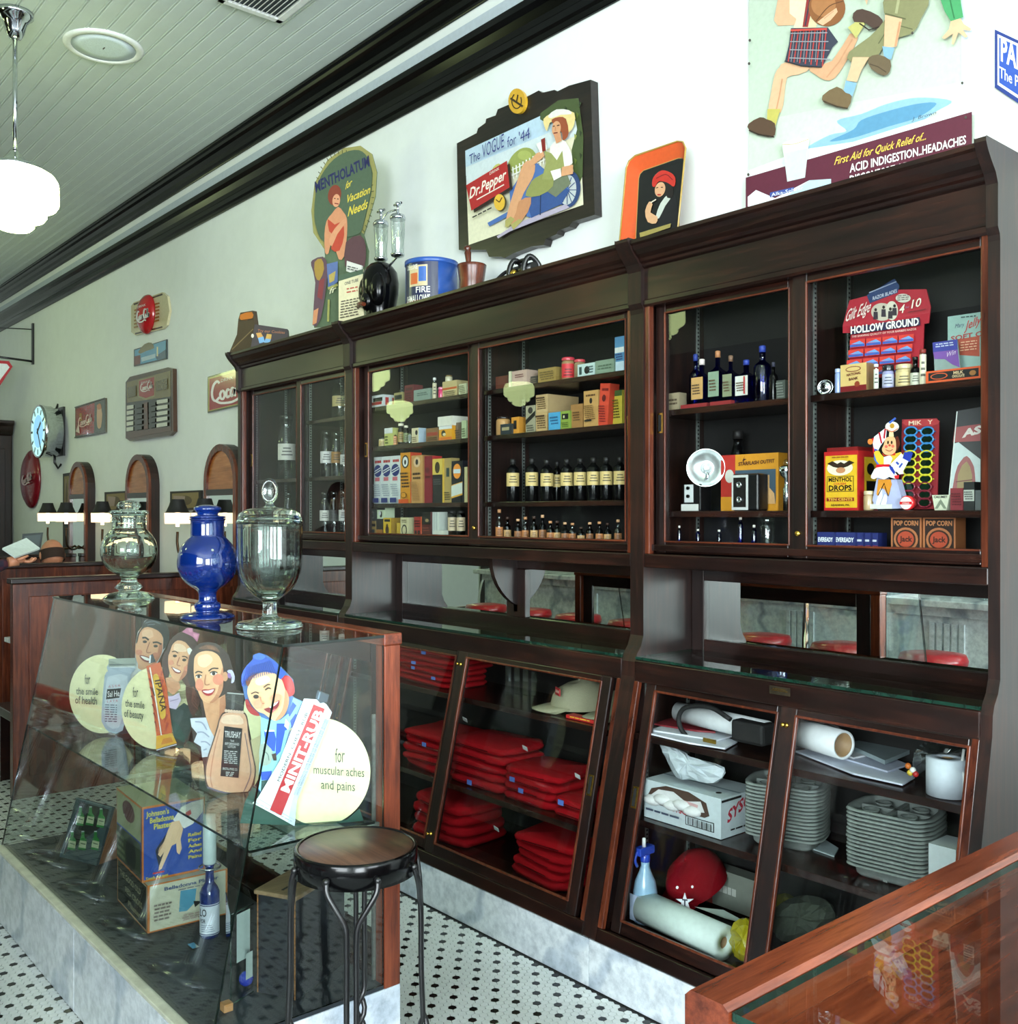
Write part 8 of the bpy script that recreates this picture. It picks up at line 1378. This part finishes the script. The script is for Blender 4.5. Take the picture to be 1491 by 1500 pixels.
# ================================================================ PEOPLE
def body(name, joints, edges, rad, mat, parent, sub=2):
    me = bpy.data.meshes.new(name); me.from_pydata(joints, edges, []); o = bpy.data.objects.new(name, me); COL.objects.link(o); ORG[o.name] = Vector((0, 0, 0))
    o.parent = parent; o.location = -ORG[parent.name]
    sk = o.modifiers.new('skin', 'SKIN'); sk.use_smooth_shade = True
    for i, r in enumerate(rad): me.skin_vertices[0].data[i].radius = (r, r) if not isinstance(r, tuple) else r
    me.skin_vertices[0].data[0].use_root = True; s = o.modifiers.new('sub', 'SUBSURF'); s.levels = s.render_levels = sub; me.materials.append(mat); return o
SKM = plain('skin', (196, 132, 100), .5, var=.05, bs=20); SHIRT1 = plain('rust_shirt', (150, 66, 40), .85, var=.15, bs=50); PANTS = plain('dark_trousers', (26, 28, 36), .85, var=.15, bs=60)
PLD, tt, bb = new_mat('dark_plaid_shirt'); ck = nd(tt, 'ShaderNodeTexChecker'); ck.inputs['Scale'].default_value = 26; ck.inputs[1].default_value = (*lin((34, 26, 44)), 1); ck.inputs[2].default_value = (*lin((66, 26, 40)), 1); tc = nd(tt, 'ShaderNodeTexCoord'); tt.links.new(tc.outputs['Object'], ck.inputs[0]); tt.links.new(ck.outputs[0], bb.inputs['Base Color']); bb.inputs['Roughness'].default_value = .9
hx, hy, hz = -7.98, 2.27, 1.245          # bald man, back to the viewer, seated on the second bench looking down
R = thing('person', 'seated bald man in rust shirt seen from behind over the booth', 'person', (hx, hy, .45))
body('body', [(hx+.16, hy, .56), (hx+.12, hy, .78), (hx, hy, .98), (hx-.02, hy, 1.06), (hx-.03, hy, 1.12), (hx, hy-.19, 1.0), (hx-.06, hy-.25, .8), (hx-.26, hy-.2, .76), (hx, hy+.19, 1.0), (hx-.06, hy+.25, .8), (hx-.26, hy+.2, .76), (hx-.28, hy-.1, .54), (hx-.3, hy-.1, .06), (hx-.28, hy+.1, .54), (hx-.3, hy+.1, .06)], [(0, 1), (1, 2), (2, 3), (3, 4), (2, 5), (5, 6), (6, 7), (2, 8), (8, 9), (9, 10), (0, 11), (11, 12), (0, 13), (13, 14)], [.15, (.15, .12), (.16, .11), .07, .055, .07, .05, .04, .07, .05, .04, .085, .05, .085, .05], SHIRT1, R)
hd = MB(); T = Matrix.Translation((hx-.04, hy, hz)) @ Matrix.Rotation(-.35, 4, 'Y'); hd.ball((0, 0, 0), .1, 22, sq=(1.08, .82, 1.12), T=T); hd.ball((-.07, 0, -.05), .06, 12, sq=(.9, .9, 1), T=T)
hd.ball((-.115, 0, -.01), .018, 8, sq=(1.2, .7, 1.2), T=T); hd.box(-.112, -.025, -.062, -.104, .025, -.054, T=T, mat=1)
for s in (-1, 1): hd.ball((.0, s*.084, -.01), .024, 8, sq=(1, .4, 1.3), T=T); hd.ball((-.096, s*.032, .018), .01, 8, mat=1, T=T)
hd.build('head', [SKM, MATTEB], R); hr = MB(); vs = []; n = 20
for zz, k in ((-.055, 1.03), (-.02, 1.06), (.03, 1.05)):
    for i in range(n): a = -1.9+3.8*i/(n-1); vs.append((.108*k*math.cos(a)*(1-.2*(zz/.11)**2), .083*k*math.sin(a)*(1-.1*(zz/.11)**2), zz+(.0 if zz < 0 else -.01*math.cos(a))))
hr.add(vs, [(j*n+i, j*n+i+1, (j+1)*n+i+1, (j+1)*n+i) for j in range(2) for i in range(n-1)], (62, 50, 44), 0, True, T); hr.build('hair', CLOTH, R)
# standing person at the left edge holding an open menu
c = PX(34, 818, -6.55); bx_, by_ = -6.85, c.y-.62
R = thing('person', 'standing person in dark plaid shirt reaching in from left edge with a white menu', 'person', (bx_, by_, 0)); sh = Vector((bx_, by_+.19, 1.38)); el = Vector((bx_+.04, c.y-.3, 1.13)); wr = Vector((c.x, c.y-.085, c.z-.02))
J = [(bx_, by_, .95), (bx_, by_, 1.2), (bx_, by_, 1.40), (bx_, by_, 1.49), tuple(sh), tuple(el), tuple(wr), (bx_, by_-.19, 1.38), (bx_+.03, by_-.25, 1.1), (bx_+.12, by_-.22, .88), (bx_, by_+.1, .9), (bx_+.01, by_+.11, .5), (bx_, by_+.11, .05), (bx_, by_-.1, .9), (bx_+.01, by_-.11, .5), (bx_, by_-.11, .05)]
body('body', J, [(0, 1), (1, 2), (2, 3), (2, 4), (4, 5), (5, 6), (2, 7), (7, 8), (8, 9), (0, 10), (10, 11), (11, 12), (0, 13), (13, 14), (14, 15)], [.15, .14, (.13, .11), .055, .07, .052, .036, .07, .05, .035, .1, .07, .05, .1, .07, .05], PLD, R)
hd = MB(); T = Matrix.Translation((bx_+.01, by_, 1.66)); hd.ball((0, 0, 0), .1, 20, sq=(.95, .8, 1.2), T=T); hd.ball((.1, 0, -.02), .018, 8, sq=(1.2, .7, 1.3), T=T); hd.box(.085, -.025, -.068, .093, .025, -.06, mat=1, T=T)
for s in (-1, 1): hd.ball((0, s*.08, -.01), .024, 8, sq=(1, .4, 1.3), T=T); hd.ball((.085, s*.032, .02), .01, 8, mat=1, T=T)
hd.build('head', [SKM, MATTEB], R); MB().ball((bx_-.015, by_, 1.69), .106, 18, (44, 30, 24), sq=(.98, .86, 1.1)).build('hair', CLOTH, R)
pl_ = Vector((c.x, c.y-.03, c.z-.012)); palm = MB(); palm.ball(pl_, .042, 14, sq=(.85, 1.1, .42)); palm.tube([wr, pl_], [.03, .034], 10); palm.build('hand', SKM, R)
for i, (dx, L_) in enumerate(((-.03, .062), (-.01, .075), (.01, .07), (.03, .055))): MB().tube(cro([pl_+Vector((dx*.9, .03, -.004)), pl_+Vector((dx, .03+L_*.5, -.008)), pl_+Vector((dx, .03+L_*.9, .004)), pl_+Vector((dx, .028+L_, .016))], 3), [.0088]*7+[.008, .0075, .006], 8).build('finger', SKM, R)
MB().tube(cro([pl_+Vector((.034, -.01, .006)), pl_+Vector((.055, .012, .016)), pl_+Vector((.05, .045, .03))], 3), [.0105, .0105, .0105, .01, .009, .008, .006], 8).build('thumb', SKM, R)
m = MB(); q = [PX(u, v, -6.55+dx) for u, v, dx in ((3, 808, .0), (38, 793, -.12), (58, 808, -.05), (22, 821, .08))]; n_ = (q[1]-q[0]).cross(q[3]-q[0]).normalized()*.012; n_ = n_ if n_.z > 0 else -n_
q = [p+Vector((0, 0, .012)) for p in q]; m.add(q+[p+n_ for p in q], [(3, 2, 1, 0), (4, 5, 6, 7), (0, 1, 5, 4), (1, 2, 6, 5), (2, 3, 7, 6), (3, 0, 4, 7)], (214, 226, 222)); tag(m.build('open_menu', PAINT), 'white folded menu held up at the left edge', 'menu')
# ================================================================ SODA FOUNTAIN SIDE OF THE ROOM (seen in the mirrors and glass)
R = thing('soda_counter', 'white marble soda fountain counter seen in the cabinet mirrors', 'counter', (-4.3, -.5, 0)); cx0, cx1 = -7.2, -1.35
MB().box(cx0, -.78, 1.0, cx1, -.08, 1.04).build('counter_top', CMARB, R, bev=.006); MB().box(cx0+.05, -.72, .12, cx1-.05, -.18, .999).build('counter_front', CMARB, R); MB().box(cx0+.03, -.74, 0, cx1-.03, -.22, .12).build('toe_base', plain('dark_plinth', (40, 40, 42), .4), R); MB().box(cx0+.04, -.18, .94, cx1-.04, -.15, .999).build('moulding', CMARB, R, bev=.006)
for i in range(6):
    x = -1.9-i*1.0
    for j in range(5): MB().box(x+j*.045, -.18, .2, x+j*.045+.03, -.165, .9).build('pilaster_flute', CMARB, R)
RED_S = plain('red_vinyl', (176, 24, 34), .3, var=.05, coat=.3)
R0 = thing('counter_stool', 'red swivel counter stool seen in the mirrors, first from the near end', 'stool', (-2.1, .27, 0), 'red counter stools')
MB().lathe([(0, .70), (.15, .70), (.178, .72), (.182, .745), (.17, .775), (.1, .785), (0, .787)], (-2.1, .27, 0), 32).build('seat', RED_S, R0); MB().lathe([(.16, .675), (.184, .68), (.186, .70), (.178, .705), (.178, .71), (.15, .70)], (-2.1, .27, 0), 32, cap=False).build('seat_band', CHROME, R0)
MB().lathe([(.17, 0), (.17, .012), (.14, .03), (.06, .045), (.038, .06), (.038, .5), (.05, .51), (.05, .53), (.042, .535), (.042, .55), (.055, .56), (.055, .58), (.045, .585), (.045, .6), (.06, .61), (.06, .63), (.05, .64), (.1, .67), (.15, .68)], (-2.1, .27, 0), 24).build('pedestal', CHROME, R0)
for i in range(1, 9): clone(R0, (-.56*i, 0, 0), 'red swivel counter stool seen in the mirrors, %s from the near end' % ORD[i])
R = thing('wire_chair', 'white twisted wire parlour chair seen in the middle mirror', 'chair', (-7.9, -.75, 0)); x, y = -7.9, -.75; WI = WHITE
MB().lathe([(0, .44), (.18, .44), (.19, .455), (.18, .465), (0, .467)], (x, y, 0), 28).build('seat', MZ_, R)
for a in range(4): c_, s_ = math.cos(a*PI/2+.78), math.sin(a*PI/2+.78); MB().tube([(x+.16*c_, y+.16*s_, .44), (x+.2*c_, y+.2*s_, .003)], .009, 6).build('leg', WI, R)
bk = MB(); bk.tube(cro([(x-.17, y-.1, .45), (x-.19, y-.12, .7), (x-.13, y-.14, .9), (x, y-.15, .93), (x+.13, y-.14, .9), (x+.19, y-.12, .7), (x+.17, y-.1, .45)], 5), .011, 6)
for s in (-1, 1): bk.tube(cro([(x+s*.02, y-.12, .46), (x+s*.05, y-.13, .6), (x+s*.02, y-.14, .74), (x+s*.06, y-.145, .84), (x+s*.1, y-.14, .78), (x+s*.07, y-.14, .72)], 4), .009, 6)
bk.build('back', WI, R)
# unseen dark back bar, added so the cabinet glass reflects something dark
R = thing('added_back_bar', 'added unseen dark back bar behind the soda counter, darkens glass reflections', 'back bar', (-4.2, -2.4, 0)); b0_, b1_ = -7.4, -1.2
MB().box(b0_, -2.75, 0, b1_, -2.2, .95).build('base_cabinet', WZ, R); MB().box(b0_, -2.75, .95, b1_, -2.15, .99).build('work_top', CMARB, R, bev=.004); MB().box(b0_, -2.75, .99, b1_, -2.68, 3.0).build('back_panel', WZ, R); MB().box(b0_-.05, -2.8, 3.0, b1_+.05, -2.5, 3.15).build('cornice', WX, R, bev=.02)
for i in range(5): x = b0_+i*(b1_-b0_-.16)/4; MB().box(x, -2.679, .99, x+.16, -2.5, 3.0).build('pilaster', WZ, R, bev=.006)
for i in range(4): x = b0_+.2+i*(b1_-b0_-.16)/4; MB().box(x, -2.679, 1.7, x+1.3, -2.5, 1.73).build('shelf', WX, R)
R = thing('added_dark_wainscot', 'added unseen dark wainscot on the far side wall, darkens glass reflections', 'panelling', (-5, YF+.03, 0)); MB().box(XL+.05, YF+.002, 0, -1.0, YF+.04, 3.6).build('wainscot', WZ, R)  # added dark panelling, keeps pale wall reflections out of the cabinet glass
for i in range(14): MB().box(XL+.2+i*.82, YF+.0405, .2, XL+.85+i*.82, YF+.055, 3.4).build('wainscot_panel', WZ, R, bev=.006)
# glasses on the counter, seen as bright shapes in the mirror
g0 = thing('tumbler', 'clear glass tumbler on the soda counter, first from its near end', 'glass', (-2.2, -.35, 1.041), 'tumblers on the soda counter'); MB().lathe([(.028, 0), (.036, .12), (.034, .12), (.026, .006), (0, .006)], (-2.2, -.35, 1.041), 16, cap=False).build('glass_body', CLEAR, g0)
for i in range(1, 14): clone(g0, (-.2*i+random.uniform(-.05, .05), random.uniform(-.12, .12), 0), 'clear glass tumbler on the soda counter, %s from its near end' % ORD[i])
R = thing('napkin_dispenser', 'chrome napkin dispenser on the soda counter, seen in the mirrors', 'dispenser', (-3.3, -.3, 1.041)); MB().box(-3.37, -.36, 1.041, -3.23, -.24, 1.2).build('case', CHROME, R, bev=.01); MB().box(-3.35, -.239, 1.07, -3.25, -.236, 1.17).build('napkins', WHITE, R)
